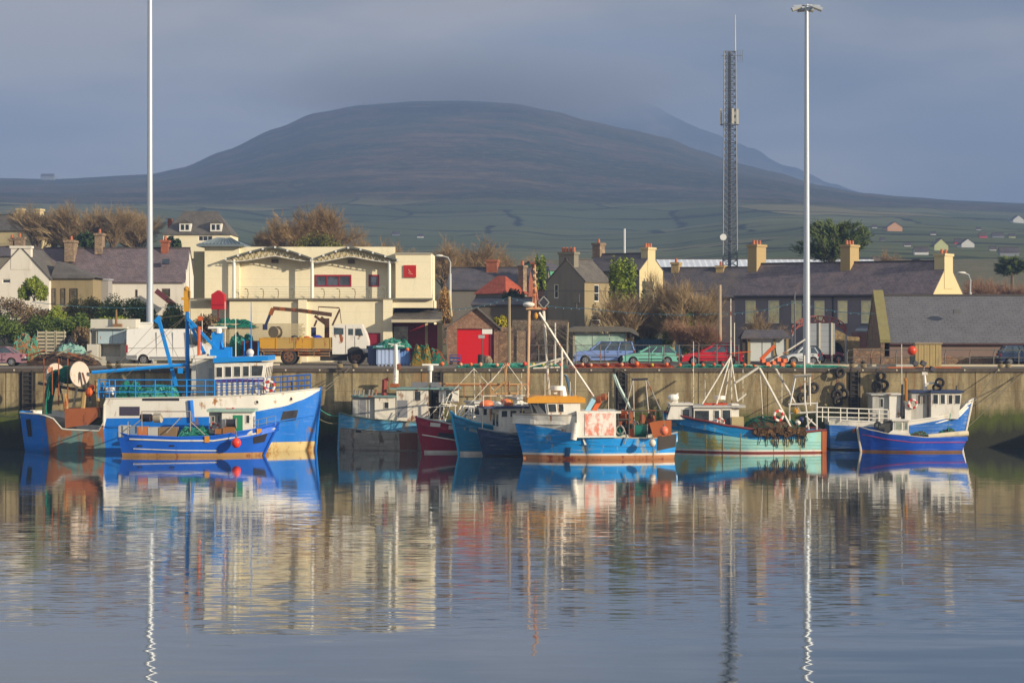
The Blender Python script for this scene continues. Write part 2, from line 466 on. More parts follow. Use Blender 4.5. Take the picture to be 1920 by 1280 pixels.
sy2 = t.math('MULTIPLY', near, cent(col_noise((.12, .55, 1), 2, .5, (3, 9, 0)), .055)); sx2 = t.math('MULTIPLY', near, cent(col_noise((.5, 1.5, 1), 1, .5, (13, 2, 0)), .052))
nn = t.n('ShaderNodeVectorMath', operation='NORMALIZE')
t.l(t.comb(t.math('MULTIPLY_ADD', sxn, amp, sx2), t.math('MULTIPLY_ADD', sy, amp, sy2), 1.0), nn.inputs[0])
t.l(nn.outputs[0], t.b.inputs['Normal'])
t.b.inputs['IOR'].default_value = 1.45; t.b.inputs['Coat Weight'].default_value = 0.72; t.b.inputs['Coat IOR'].default_value = 1.45; t.b.inputs['Coat Roughness'].default_value = .045; t.l(nn.outputs[0], t.b.inputs['Coat Normal'])
rgh = t.ramp(t.math('DIVIDE', s[1], 160), [(.30, .03), (.385, .03), (.41, .05), (.62, .05), (.74, .045), (.84, .04), (.93, .035)])
watermat = t.done(lin('#28373f'), rgh, 0, .5)
wm = MB(); wm.poly([(-420, -30, 0), (420, -30, 0), (420, 150.5, 0), (-420, 150.5, 0)])
wo = wm.build('water', watermat); wo['kind'] = 'structure'

# quay deck
t = NTree('quay_surface'); o = t.map()
c = t.mix(t.ramp(t.noise(o, .35, 6, .7), [(.3, 0), (.7, 1)]), lin('#5d554b'), lin('#7a6f60'))
c = t.mix(t.ramp(t.noise(o, 2.6, 5, .7), [(.5, 0), (.75, .8)]), c, lin('#3d3832'))
deckmat = t.done(c, .9, 0, .2)
dm = MB(); dm.poly([(-90, 150.3, QZ), (90, 150.3, QZ), (90, 174, QZ), (-90, 174, QZ)])
do = dm.build('quay_pavement', deckmat); do['kind'] = 'structure'
km = MB()
km.box((15.5, 156.0, QZ - .02), (70, 156.35, QZ + .14)); km.box((-70, 159.5, QZ - .02), (-17.5, 159.8, QZ + .13))
ko = km.build('kerb', render_wall('kerb_concrete', '#b5ab92', .1, .2)); ko['kind'] = 'structure'

# quay wall: weathered concrete, weed and wet below the tide line
t = NTree('quay_concrete'); s = t.sep(); o = t.map()
c = t.mix(t.noise(o, .22, 6, .65), lin('#7c7054'), lin('#b0a078'))
c = t.mix(t.ramp(t.noise(t.map((1, 1, .12)), 1.5, 7, .7), [(.42, 0), (.62, .85)]), c, lin('#5d4c32'))
c = t.mix(t.ramp(t.noise(t.map((.25, 1, 1), loc=(5, 5, 9)), 1.1, 6, .7), [(.48, 0), (.66, .6)]), c, lin('#756a52'))
c = t.mix(t.ramp(t.noise(t.map((1, 1, .08), loc=(40, 0, 0)), .55, 6, .75), [(.57, 0), (.68, .8)]), c, lin('#8a5b2c'))
c = t.mix(t.ramp(t.noise(o, 3.5, 5, .7), [(.5, 0), (.72, .5)]), c, lin('#5d5136'))
c = t.mix(t.ramp(t.noise(t.map((1, 1, .1), loc=(11, 0, 3)), 2.6, 5, .7), [(.62, 0), (.72, .55)]), c, lin('#cbbf9d'))
fr = t.math('FRACT', t.math('MULTIPLY_ADD', s[0], 1 / 4.9, .31)); ed = t.math('ABSOLUTE', t.math('SUBTRACT', fr, .5))
c = t.mix(t.ramp(ed, [(.490, 0), (.495, .9)]), c, lin('#3a2f20'))
frz = t.math('FRACT', t.math('MULTIPLY_ADD', s[2], 1 / 1.37, .1)); edz = t.math('ABSOLUTE', t.math('SUBTRACT', frz, .5))
c = t.mix(t.ramp(edz, [(.482, 0), (.494, .6)]), c, lin('#5b4c34'))
zz = t.math('MULTIPLY_ADD', t.math('SUBTRACT', t.noise(t.map((1, 1, .25)), .7, 6, .7), .5), 2.8, s[2])
weed = t.mix(t.noise(t.map((1, 1, .3)), 1.3, 4), lin('#4d5a1c'), lin('#3a3a20'))
c = t.mix(t.ramp(t.math('DIVIDE', zz, 6), [(.36, 1), (.50, 0)]), c, weed)
c = t.mix(t.ramp(t.math('DIVIDE', zz, 6), [(.15, 1), (.30, 0)]), c, lin('#2a2a1e'))
t.bump(t.noise(o, 5, 6, .7), .5, .05)
wallmat = t.done(c, .85, 0, .25)
wr = thing('quay_wall', 'long stained concrete quay wall with weed along its wet foot', 'quay wall', (0, 150, 0))
m = MB(); m.box((-90, 150, -2), (90, 151, 5.33)); m.build('wall', wallmat, wr, world=True)
m = MB(); m.box((-90, 149.88, 5.333), (90, 150.55, 5.597))
for i in range(73):
    m.cyl((-88 + i * 2.4, 149.87, 5.47), (0, 1, 0), .07, .05, 6, 1)
m.build('coping', [paint('coping_timber', '#4c4238', .8, .3, .8, dirt=.3), paint('bolt_pale', '#b9ac92', .6)], wr, world=True)
m = MB(); m.box((48.7, 112, -2), (90, 149.87, 5.33)); m.build('added_shade_wall', wallmat, wr, world=True)  # unseen wall to the right, added to shade the quay wall's foot
def ladder(px, w, label, bottom=1.0):
    x = X(px, 150); r = thing('quay_ladder', label, 'ladder', (x, 149.9, 0), group='ladders set in the quay wall')
    m = MB(); m.box((-w, .06, bottom), (w, .097, 5.3)); m.build('recess_shade_plate', paint('ladder_recess_shade', '#2b2620', .9, .3, dirt=.2), r)  # flat dark plate stands for the shaded recess behind the ladder
    for sx in (-1, 1):
        m = MB(); m.box((sx * w * .62 - .035, -.06, bottom), (sx * w * .62 + .035, .03, 5.45)); m.build('rail', paint('ladder_rail', '#3d382f', .7, .3, rust=.3), r)
    m = MB()
    for i in range(int((5.3 - bottom) / .32)): m.tube([(-w * .62, -.02, bottom + .2 + i * .32), (w * .62, -.02, bottom + .2 + i * .32)], .03, n=5)
    m.build('rungs', paint('ladder_rail', '#3d382f'), r)
ladder(820, .42, 'dark ladder behind the white radar mast of the pale blue wreck')
ladder(1166, .42, 'dark ladder behind the net gallows of the orange roofed boat')
ladder(1602, .42, 'dark ladder between two clusters of hanging black tyres')
ladder(52, .55, 'dark ladder left of the big net drum, half in its shadow')

# cloud sitting on the tops of the two hills
def cloud_mat(col, den):
    t = bpy.data.materials.new('cloud'); t.use_nodes = True; q = t.node_tree
    q.nodes.remove(q.nodes['Principled BSDF'])
    pv = q.nodes.new('ShaderNodeVolumePrincipled'); pv.inputs['Color'].default_value = col + (1,); pv.inputs['Density'].default_value = den
    q.links.new(pv.outputs[0], q.nodes['Material Output'].inputs['Volume']); return t
cl_near, cl_far = cloud_mat((.50, .55, .64), 5.5e-4), cloud_mat((.43, .49, .59), 3.0e-4)
def puff(px, py, Y, ax, ay, az, sd, t):
    m = MB(); m.ball((0, 0, 0), 1.0, 36, 18); q_ = []
    c = P(px, py, Y)
    for v in m.v:
        k = 1 + .22 * noise.noise((v[0] * 1.7 + sd, v[1] * 1.7, v[2] * 1.7)) + .10 * noise.noise((v[0] * 4 + sd, v[1] * 4, v[2] * 4))
        q_.append((c.x + v[0] * ax * k, c.y + v[1] * ay * k, c.z + v[2] * az * k))
    m.v = q_; co = m.build('cloud', t, smooth=True, ang=180); co['kind'] = 'structure'
rg = random.Random(5)
for i in range(13):
    puff(930 + rg.uniform(-150, 150), 165 + rg.uniform(-22, 18), 2540, rg.uniform(110, 330), 300, rg.uniform(20, 40), i * 3.1, cl_near)
for i in range(11):
    puff(1130 + rg.uniform(-150, 110), 140 + rg.uniform(-30, 50), 4250, rg.uniform(120, 330), 450, rg.uniform(60, 120), i * 5.3 + 50, cl_far)

# haze
t = bpy.data.materials.new('haze'); t.use_nodes = True; q = t.node_tree
q.nodes.remove(q.nodes['Principled BSDF'])
pv = q.nodes.new('ShaderNodeVolumePrincipled'); pv.inputs['Color'].default_value = (.28, .42, .74, 1); pv.inputs['Density'].default_value = 3.5e-4; pv.inputs['Anisotropy'].default_value = 0.0
q.links.new(pv.outputs[0], q.nodes['Material Output'].inputs['Volume'])
m = MB(); m.box((-2700, -60, -3.0), (2700, 5100, 480)); hz_o = m.build('haze', t); hz_o['kind'] = 'stuff'
# ================================================================== buildings
def facade(mb, O, U, N, u0, u1, z0, z1, holes=(), depth=.14, m=0):
    O, U, N = V(O), V(U), V(N)
    p = lambda u, z, d=0: O + U * u + V((0, 0, z)) - N * d
    us = sorted({u0, u1} | {h[0] for h in holes} | {h[1] for h in holes}); zs = sorted({z0, z1} | {h[2] for h in holes} | {h[3] for h in holes})
    for a, b in zip(us, us[1:]):
        for c, d in zip(zs, zs[1:]):
            if any(h[0] - 1e-6 <= a and b <= h[1] + 1e-6 and h[2] - 1e-6 <= c and d <= h[3] + 1e-6 for h in holes): continue
            mb.poly([p(a, c), p(b, c), p(b, d), p(a, d)], m)
    for a, b, c, d in [h[:4] for h in holes]:
        for q in (((a, c), (b, c)), ((b, c), (b, d)), ((b, d), (a, d)), ((a, d), (a, c))):
            mb.poly([p(*q[0]), p(*q[1]), p(*q[1], depth), p(*q[0], depth)], m)
def window(root, O, U, N, h, fm, gm, nx=1, ny=2, fw=.07, depth=.1, world=False, name='window', sill=None):
    O, U, N = V(O), V(U), V(N); a, b, c, d = h[:4]
    def q(mb, u0, u1, z0, z1, d0, d1):
        vs = [O + U * u + V((0, 0, z)) - N * dd for z in (z0, z1) for dd in (d0, d1) for u in (u0, u1)]
        mb.add(vs, [(0, 2, 3, 1), (4, 5, 7, 6), (0, 1, 5, 4), (2, 6, 7, 3), (0, 4, 6, 2), (1, 3, 7, 5)])
    m = MB()
    q(m, a, a + fw, c, d, depth - .05, depth + .04); q(m, b - fw, b, c, d, depth - .05, depth + .04)
    q(m, a + fw, b - fw, c, c + fw, depth - .05, depth + .04); q(m, a + fw, b - fw, d - fw, d, depth - .05, depth + .04)
    for i in range(1, nx):
        u = a + (b - a) * i / nx; q(m, u - fw * .35, u + fw * .35, c + fw, d - fw, depth - .035, depth + .03)
    for i in range(1, ny):
        z = c + (d - c) * i / ny; q(m, a + fw, b - fw, z - fw * .35, z + fw * .35, depth - .038, depth + .028)
    f = m.build(name, fm, root, world=world)
    m = MB(); m.poly([O + U * u + V((0, 0, z)) - N * (depth + .01) for u, z in ((a + .01, c + .01), (b - .01, c + .01), (b - .01, d - .01), (a + .01, d - .01))])
    m.build('pane', gm, f, world=False) if not world else m.build('pane', gm, f, world=True)
    if sill:
        m = MB(); q(m, a - .08, b + .08, c - .1, c - .003, -.08, depth); m.build('sill', sill, f, world=world)
    return f
POT = paint('chimney_pot', '#a8603c', .7, .25, 3)
def chimney(roof, x, y, w, d, z0, z1, mat, pots=2, cap=True, along='x', col=None):
    m = MB(); m.box((x - w / 2, y - d / 2, z0), (x + w / 2, y + d / 2, z1 - (.22 if cap else 0)))
    if cap: m.box((x - w / 2 - .09, y - d / 2 - .09, z1 - .22), (x + w / 2 + .09, y + d / 2 + .09, z1))
    ch = m.build('chimney', mat, roof)
    for i in range(pots):
        o = ((i + .5) / pots - .5) * ((w if along == 'x' else d) - .1)
        m = MB(); m.tube([(x + (o if along == 'x' else 0), y + (0 if along == 'x' else o), z1), (x + (o if along == 'x' else 0), y + (0 if along == 'x' else o), z1 + .42)], .15, .12, 8, 1)
        ch_m = ch.data
        # pots are joined to the stack they stand on
        n0 = len(ch_m.vertices); vs = [tuple(v.co) for v in ch_m.vertices] + m.v
        fs = [list(p.vertices) for p in ch_m.polygons] + [[k + n0 for k in f] for f in m.f]; mi = [p.material_index for p in ch_m.polygons] + [1] * len(m.f)
        mats = [mat, POT]; ch_m.clear_geometry(); ch_m.from_pydata(vs, [], fs); ch_m.materials.clear()
        for mm in mats: ch_m.materials.append(mm)
        ch_m.polygons.foreach_set('material_index', mi); ch_m.update()
    return ch
def gable_house(name, label, cat, org, rz, L, D, ze, zr, wm, rm, wins=(), rwins=(), lwins=(), chims=(), group=None, fm=None, gm=None, endm=None, ov=.18, ox=.08, nx=1, ny=2, sill=None, trim=None, base=-.6, scale=1, hipl=0, hipr=0, pots=2):
    r = thing(name, label, cat, org, rz, group, scale)
    fm = fm or paint('white_joinery', '#d8d4c8', .5, .08); gm = gm or glass()
    m = MB()
    facade(m, (0, 0, 0), (1, 0, 0), (0, -1, 0), 0, L, base, ze, wins)
    m.poly([(0, D, base), (L, D, base), (L, D, ze), (0, D, ze)])
    e = 1 if endm else 0
    for x, n, wl, hp in ((0, (-1, 0, 0), lwins, hipl), (L, (1, 0, 0), rwins, hipr)):
        facade(m, (x, 0, 0), (0, 1, 0), n, 0, D, base, ze, wl, m=e)
        if not hp: m.poly([(x, 0, ze), (x, D, ze), (x, D / 2, zr - .02)], e)
    m.build('wall', [wm, endm or wm], r)
    sl = (zr - ze) / (D / 2); m = MB(); th = .13
    yo, zo = -ov, ze - ov * sl
    if hipl or hipr:
        a, b = hipl, L - hipr
        A = [(-ov, -ov, zo), (L + ov, -ov, zo), (L + ov, D + ov, zo), (-ov, D + ov, zo), (a, D / 2, zr), (b, D / 2, zr)]
        m.add(A, [(0, 1, 5, 4), (2, 3, 4, 5), (1, 2, 5), (3, 0, 4), (3, 2, 1, 0)])
    else:
        for sgn in (0, 1):
            y0, y1 = (yo, D / 2) if not sgn else (D - yo, D / 2)
            m.prism([(-ox, y0, zo), (-ox, y1, zr), (-ox, y1, zr + th), (-ox, y0, zo + th)], (L + 2 * ox, 0, 0))
        m.bar((-ox, D / 2, zr + th), (L + ox, D / 2, zr + th), .26, .12, 1)
    rf = m.build('roof', [rm, paint('ridge_tile', '#4a4440', .8, .2)], r)
    for c in chims: chimney(rf, *c[:6], c[6] if len(c) > 6 else wm, c[7] if len(c) > 7 else pots, True, c[8] if len(c) > 8 else 'x')
    for h in wins: window(r, (0, 0, 0), (1, 0, 0), (0, -1, 0), h, fm if len(h) < 5 else h[4], gm if len(h) < 6 else h[5], nx, ny, sill=sill)
    for h in rwins: window(r, (L, 0, 0), (0, 1, 0), (1, 0, 0), h, fm, gm, nx, ny)
    for h in lwins: window(r, (0, 0, 0), (0, 1, 0), (-1, 0, 0), h, fm, gm, nx, ny)
    if trim:
        m = MB(); m.tube([(0, -.2, zo - .02), (L, -.2, zo - .02)], .07, n=6); m.build('gutter', trim, r)
    return r
def on_line(px, A, d):
    k = (px - 960) / FP
    return (k * A[1] - A[0]) / (d[0] - k * d[1])

slate_purple = slate('slate_purple', '#4f4648', '#6a5c5e', moss='#6d5d4b', mossamt=.1)
slate_dark = slate('slate_dark', '#3a383c', '#4f4a4e', moss='#5f5348', mossamt=.55)
slate_mid = slate('slate_mid', '#47433f', '#5a544c', moss='#6b6350', mossamt=.3)
slate_new = slate('slate_new', '#555456', '#5a595b', .5, .26)
cream = render_wall('cream_render', '#ddd2b2', .07, .22, '#9a8c68', 1.35)
white_r = render_wall('white_render', '#cfc8ba', .06, .28, '#8d8472')
grey_r = render_wall('grey_render', '#746e63', .14, .3, '#39362f')
tan_r = render_wall('tan_render', '#887a5c', .12, .3, '#5e5138')
yel_r = render_wall('yellow_render', '#bfae84', .06, .12, '#93845a')
plum_r = render_wall('plum_render', '#746c70', .12, .3, '#38343a')
brick_c = stone('chimney_brick', '#8a4a33', '#a05a3c', '#7a6654', 6)
stone_c = stone('stone_grey', '#7b6a58', '#978066', '#5e5244', 3.0)
stone_r = stone('stone_rubble', '#6d5847', '#93775c', '#4d4033', 3.4)
redp = paint('red_paint', '#a3121c', .45, .1, .8, dirt=.05)
maroon = paint('maroon_paint', '#7c1028', .5, .1)
galv = paint('galvanised', '#a9adb0', .4, .12, metal=.2)
lead = paint('lead_roof', '#69757a', .5, .15, dirt=.15)

# ---- cream harbour building
YB = 172.0
hb = thing('harbour_building', 'long cream harbour office with twin shallow arched roofs over its upper floor', 'building', (X(580, YB), YB, QZ))
bx = lambda px, Y=YB: X(px, Y)
bz = lambda py, Y=YB: Z(py, Y)
m = MB()                                                       # lower storey with its pilasters
zl = bz(562); zt = bz(474)
facade(m, (0, YB, 0), (1, 0, 0), (0, -1, 0), bx(430), bx(736), QZ - .2, zl)
m.box((bx(352), YB + .9, QZ - .2), (bx(430), YB + 9, zl)); m.box((bx(430), YB + .0, QZ - .2), (bx(430) + .01, YB + 1, zl))
m.box((bx(560), YB - .35, QZ - .2), (bx(576), YB + .02, zl - .01)); m.box((bx(719), YB - .4, QZ - .2), (bx(736), YB + .02, zl - .01))
m.box((bx(430), YB + .02, zl - .1), (bx(736), YB + 9, zl)); m.box((bx(736), YB + .1, bz(577)), (bx(811), YB + 9, zl - .02)); m.box((bx(736), YB + 2.6, QZ - .2), (bx(811), YB + 9, bz(577) - .01))
m.build('lower_wall', cream, hb, world=True)
m = MB(); YU = YB + 1.05                                        # upper storey set back behind the columns
wins = [(X(590, YU), X(659, YU), Z(538, YU), Z(515, YU)), (X(691, YU), X(711, YU), Z(538, YU), Z(515, YU))]
facade(m, (0, YU, 0), (1, 0, 0), (0, -1, 0), X(430, YU), bx(740), zl, bz(462), wins)
m.box((bx(740), YB + .25, zl), (bx(808), YB + 9, zt)); m.box((X(430, YU), YU + .3, zl), (bx(740), YB + 9, zt - .3))
m.build('upper_wall', cream, hb, world=True)
m = MB(); m.box((bx(382), YB + .5, zl), (bx(447), YB + 4, bz(459))); m.build('tower', cream, hb, world=True)
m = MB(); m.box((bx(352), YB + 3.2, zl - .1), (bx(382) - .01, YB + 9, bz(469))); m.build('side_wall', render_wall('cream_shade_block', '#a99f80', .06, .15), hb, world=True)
m = MB(); xa, xb, ya, yb, ze_, zp = bx(368), bx(458), YB - .1, YB + 4.6, bz(458), bz(445)
m.add([(xa, ya, ze_), (xb, ya, ze_), (xb, yb, ze_), (xa, yb, ze_), (xa + 1.4, (ya + yb) / 2, zp), (xb - 1.4, (ya + yb) / 2, zp)], [(0, 1, 5, 4), (2, 3, 4, 5), (1, 2, 5), (3, 0, 4), (3, 2, 1, 0)])
m.box((xa + .02, ya + .02, ze_ - .16), (xb - .02, yb - .02, ze_ - .003))
for i in range(12):
    x = xa + .3 + i * (xb - xa - .6) / 11; xt = xa + 1.4 + (xb - xa - 2.8) * i / 11
    m.bar((x, ya + .02, ze_ + .05), (xt, (ya + yb) / 2, zp + .05), .05, .08)
m.build('tower_roof', lead, hb, world=True)
m = MB(); m.box((bx(352), YB - .25, zl), (bx(811), YB + .6, zl + .14)); m.build('ledge', paint('ledge_grey', '#6f6a5c', .7, .2, dirt=.2), hb, world=True)
def arch(px0, px1, pxm, pye, pyp):
    n = 14; pts = []
    for i in range(n + 1):
        t_ = i / n; px = px0 + (px1 - px0) * t_
        k = 1 - abs((px - pxm) / ((pxm - px0) if px < pxm else (px1 - pxm)))
        pts.append((bx(px), bz(pye - (pye - pyp) * (k * .72 + .28 * math.sin(k * math.pi / 2)))))
    m = MB()
    for (x0, z0), (x1, z1) in zip(pts, pts[1:]):
        m.prism([(x0, YB - .3, z0), (x1, YB - .3, z1), (x1, YB - .3, z1 + .14), (x0, YB - .3, z0 + .14)], (0, 9, 0))
    for i in range(0, n + 1, 2): m.cbox((pts[i][0], YB - .32, pts[i][1] + .05), (.16, .1, .16), m=1)
    rf = m.build('arched_roof', [paint('arch_roof_grey', '#5c5f58', .5, .15), paint('lamp_cap_white', '#c9c9c4', .5, .05)], hb, world=True)
    m = MB(); lo = [(x, z - .12 - .55 * math.sin(math.pi * min(1, max(0, i / n))) ** .7) for i, (x, z) in enumerate(pts)]
    for a, b in zip(lo, lo[1:]): m.tube([(a[0], YB - .05, a[1]), (b[0], YB - .05, b[1])], .035, n=5)
    for i in range(n): m.tube([(lo[i][0], YB - .05, lo[i][1]), ((pts[i][0] + pts[i + 1][0]) / 2, YB - .05, (pts[i][1] + pts[i + 1][1]) / 2), (lo[i + 1][0], YB - .05, lo[i + 1][1])], .022, n=4)
    m.build('truss', paint('truss_white', '#c8c6bb', .5, .08), rf, world=True)
    m = MB(); m.cbox((bx(pxm), YU - .1, bz(pyp + 25)), (.55, .2, .3)); m.build('floodlight', paint('brown_fitting', '#6a5a48', .6), rf, world=True)
    m = MB()                                                  # the boarded end under the roof
    for i in range(n): m.poly([(lo[i][0], YB + .14, lo[i][1]), (lo[i + 1][0], YB + .14, lo[i + 1][1]), (pts[i + 1][0], YB + .14, pts[i + 1][1]), (pts[i][0], YB + .14, pts[i][1])])
    m.build('gable_boarding', paint('gable_boards', '#b8a981', .8, .12), rf, world=True)
arch(424, 586, 513, 487, 464); arch(584, 746, 657, 489, 465)
for px in (438.5, 585, 730):
    m = MB(); m.cyl((bx(px), YB + .05, (zl + .14 + bz(487)) / 2), (0, 0, 1), .13, bz(487) - zl - .14, 10); m.build('column', paint('column_white', '#d4d2c8', .45, .06), hb, world=True, smooth=True)
m = MB()
for k in range(5): m.tube([(bx(447), YB + .1, zl + .25 + k * .2), (bx(728), YB + .1, zl + .25 + k * .2)], .013, n=4)
rl = m.build('railing', galv, hb, world=True)
for px in (464, 493, 521, 551, 607, 636, 665, 692, 722):
    m = MB(); x = bx(px); m.tube([(x, YB + .05, zl + .14), (x + .06, YB + .05, zl + .5), (x, YB + .05, zl + .85), (x - .22, YB + .05, zl + .92)], .035, n=5); m.build('bracket', paint('rail_bracket', '#7d7456', .6), rl, world=True)
m = MB(); m.tube([(bx(741.5), YB + .2, zl), (bx(741.5), YB + .2, zt - .1)], .04, n=6); m.build('downpipe', paint('pipe_cream', '#a89a78', .6), hb, world=True)
m = MB(); m.box((bx(740), YB + .17, zt - .12), (bx(809), YB + .6, zt + .03)); m.build('parapet_cap', paint('cap_grey', '#8f8a7c', .6, .1), hb, world=True)
redf = paint('red_frame', '#8f1626', .5, .08); gg = glass('office_glass', '#3d434d')
window(hb, (0, YU, 0), (1, 0, 0), (0, -1, 0), wins[0], redf, gg, 3, 1, .13, .02, world=True)
window(hb, (0, YU, 0), (1, 0, 0), (0, -1, 0), wins[1], redf, gg, 1, 1, .13, .02, world=True)
m = MB(); m.box((bx(757), YB + .14, bz(520)), (bx(780), YB + .24, bz(497)))
for a, b, c_, d_ in ((766, 505, 768, 510), (768, 509, 771, 511), (765, 511, 770, 514), (770, 513, 774, 514)): m.bar(P(a, b, YB + .12), P(c_, d_, YB + .12), .04, .05, 1)
m.build('emblem_panel', [paint('emblem_red', '#a51b12', .5, .06), paint('emblem_mark', '#d98c78', .5)], hb, world=True)
m = MB(); m.prism([(bx(736), YB - 1.6, bz(599)), (bx(736), YB + 2.6, bz(577)), (bx(736), YB + 2.6, bz(577) - .2), (bx(736), YB - 1.6, bz(599) - .2)], (bx(829) - bx(736), 0, 0)); m.build('canopy_roof', slate_mid, hb, world=True)
m = MB(); m.box((bx(736), YB - 1.64, bz(602) - .1), (bx(829), YB - 1.602, bz(599))); m.build('canopy_fascia', paint('pale_fascia', '#b9ad93', .6), hb, world=True)
YS = YB + .8; sx_ = lambda p: X(p, YS); sz_ = lambda p: Z(p, YS)
m = MB(); m.box((sx_(736), YS, QZ), (sx_(797), YS + .15, sz_(601))); m.build('shopfront', maroon, hb, world=True)
m = MB(); m.box((sx_(802), YS - .02, QZ), (sx_(820), YS + .1, sz_(608))); d_ = m.build('door', maroon, hb, world=True)
m = MB(); m.cbox((sx_(804.5), YS - .06, QZ + 1.05), (.05, .1, .18)); m.build('handle', galv, d_, world=True)
m = MB(); m.box((sx_(797), YS - .04, QZ), (sx_(802), YS + .1, sz_(604))); m.box((sx_(820), YS - .04, QZ), (sx_(829), YS + 2, sz_(598))); m.build('door_frame', yel_r, hb, world=True)
m = MB(); m.box((sx_(738), YS - .04, sz_(650)), (sx_(765), YS - .004, sz_(612))); m.build('shop_window', glass('shop_glass', '#8d8878'), hb, world=True)
m = MB(); m.box((sx_(690), YB - .1, QZ), (sx_(714), YB + .04, Z(624, YB))); m.build('side_door', maroon, hb, world=True)

# red boathouse-shaped notice board on a post
Yp = 169.0
r = thing('notice_board', 'red gable topped board on a post before the cream wall', 'notice board', (X(410, Yp), Yp, QZ))
m = MB(); m.prism([P(396, 580, Yp), P(420, 580, Yp), P(420, 552, Yp), P(408, 544, Yp), P(396, 552, Yp)], (.12, .5, 0)); m.box((X(395, Yp), Yp - .08, Z(571, Yp)), (X(421, Yp), Yp - .003, Z(569.5, Yp))); m.build('board', redp, r, world=True)
m = MB(); m.box((X(407, Yp), Yp + .1, QZ), (X(410, Yp), Yp + .22, Z(580, Yp) - .002)); m.build('post', paint('dark_red_post', '#5a2a22', .7), r, world=True)

# ---- stone garage with red roller door
Yg = 166.0; gs = FP / Yg
L_ = X(934, Yg) - X(838, Yg); pk = X(893, Yg) - X(838, Yg)
r = thing('stone_garage', 'small stone garage with wide red roller door', 'garage', (X(838, Yg), Yg, QZ))
ze_, zp = Z(613, Yg) - QZ, Z(578, Yg) - QZ
m = MB(); hole = (X(857, Yg) - X(838, Yg), X(926, Yg) - X(838, Yg), 0, Z(616, Yg) - QZ)
facade(m, (0, 0, 0), (1, 0, 0), (0, -1, 0), 0, L_, -.1, ze_, [hole], .25); m.poly([(0, 0, ze_), (L_, 0, ze_), (pk, 0, zp)])
m.poly([(0, 0, -.1), (0, 6, -.1), (0, 6, ze_), (0, 0, ze_)]); m.poly([(L_, 0, -.1), (L_, 6, -.1), (L_, 6, ze_), (L_, 0, ze_)]); m.poly([(0, 6, -.1), (L_, 6, -.1), (L_, 6, ze_), (pk, 6, zp), (0, 6, ze_)])
m.build('wall', stone('garage_stone', '#7d5a48', '#9a7a62', '#6d5a4a', 4.2), r)
m = MB()
for a, b in (((-.3, ze_ - .25), (pk, zp)), ((L_ + .25, ze_ - .22), (pk, zp))): m.prism([(a[0], -.25, a[1]), (b[0], -.25, b[1]), (b[0], -.25, b[1] + .12), (a[0], -.25, a[1] + .12)], (0, 6.5, 0))
m.build('roof', slate_mid, r)
m = MB(); h_ = hole[3]
for i in range(18):
    z0 = i * h_ / 18; m.box((hole[0] + .01, .16 + (.02 if i % 2 else 0), z0), (hole[1] - .35, .24, z0 + h_ / 18 - .012))
m.box((hole[0], .22, 0), (hole[1], .26, h_)); m.box((hole[1] - .33, .12, 0), (hole[1] - .05, .2, h_), 1)
m.build('roller_door', [paint('roller_red', '#c4131a', .4, .08, .5), paint('roller_dark', '#6a1420', .5)], r)
r = thing('rubble_wall', 'rough stone yard wall joining the red doored garage', 'wall', (X(935, 168), 168, QZ))
m = MB(); m.box((.02, 0, -.1), (X(963, 168) - X(935, 168), .5, Z(613, 168) - QZ))
m.build('wall', stone_r, r)
m = MB(); a = X(963, 168) - X(935, 168); m.box((a + .25, .6, -.1), (a + .95, 1.3, Z(620, 168) - QZ)); m.build('gate_pier', stone_c, r)

# ---- pump hut on the left of the van
Yh = 163.0; hx = lambda p: X(p, Yh); hz_ = lambda p: Z(p, Yh)
r = thing('pump_hut', 'flat roofed concrete hut with pale blue metal doors', 'hut', (hx(208), Yh, QZ))
conc = render_wall('hut_concrete', '#aaa69a', .1, .3)
m = MB(); facade(m, (0, Yh, 0), (1, 0, 0), (0, -1, 0), hx(168), hx(250), QZ - .1, hz_(615), [(hx(170), hx(180), hz_(652), hz_(618)), (hx(188), hx(226), hz_(668), hz_(645))], .5)
m.box((hx(168), Yh + .6, QZ - .1), (hx(250), Yh + 3, hz_(615) - .01)); m.build('wall', conc, r, world=True)
m = MB(); m.box((hx(180), Yh - .4, hz_(616)), (hx(240), Yh + .5, hz_(613)))
m.box((hx(166), Yh + .8, hz_(615) + .003), (hx(251), Yh + 2.8, hz_(598))); m.build('roof_slab', render_wall('slab_white', '#b9b5a8', .08, .2), r, world=True)
for a in (184, 212):
    m = MB(); m.box((hx(a), Yh - .06, hz_(644)), (hx(a + 27), Yh - .01, hz_(618))); m.build('door', paint('pale_blue_metal', '#9fb0b6', .5, .15, rust=.25, rs=3), r, world=True)
m = MB(); m.box((hx(166), Yh - .6, QZ), (hx(186), Yh - .3, hz_(645))); m.build('panel', paint('pale_panel', '#b8b3a6', .7, .1), r, world=True)
m = MB(); m.tube([P(218, 612, Yh + .5), P(218, 580, Yh + .5)], .11, .07, 7); m.box((hx(210), Yh + .3, hz_(614) + .003), (hx(226), Yh + .8, hz_(607))); m.build('vent_post', paint('rusty_vent', '#7a5a38', .8, .3, 3), r, world=True)

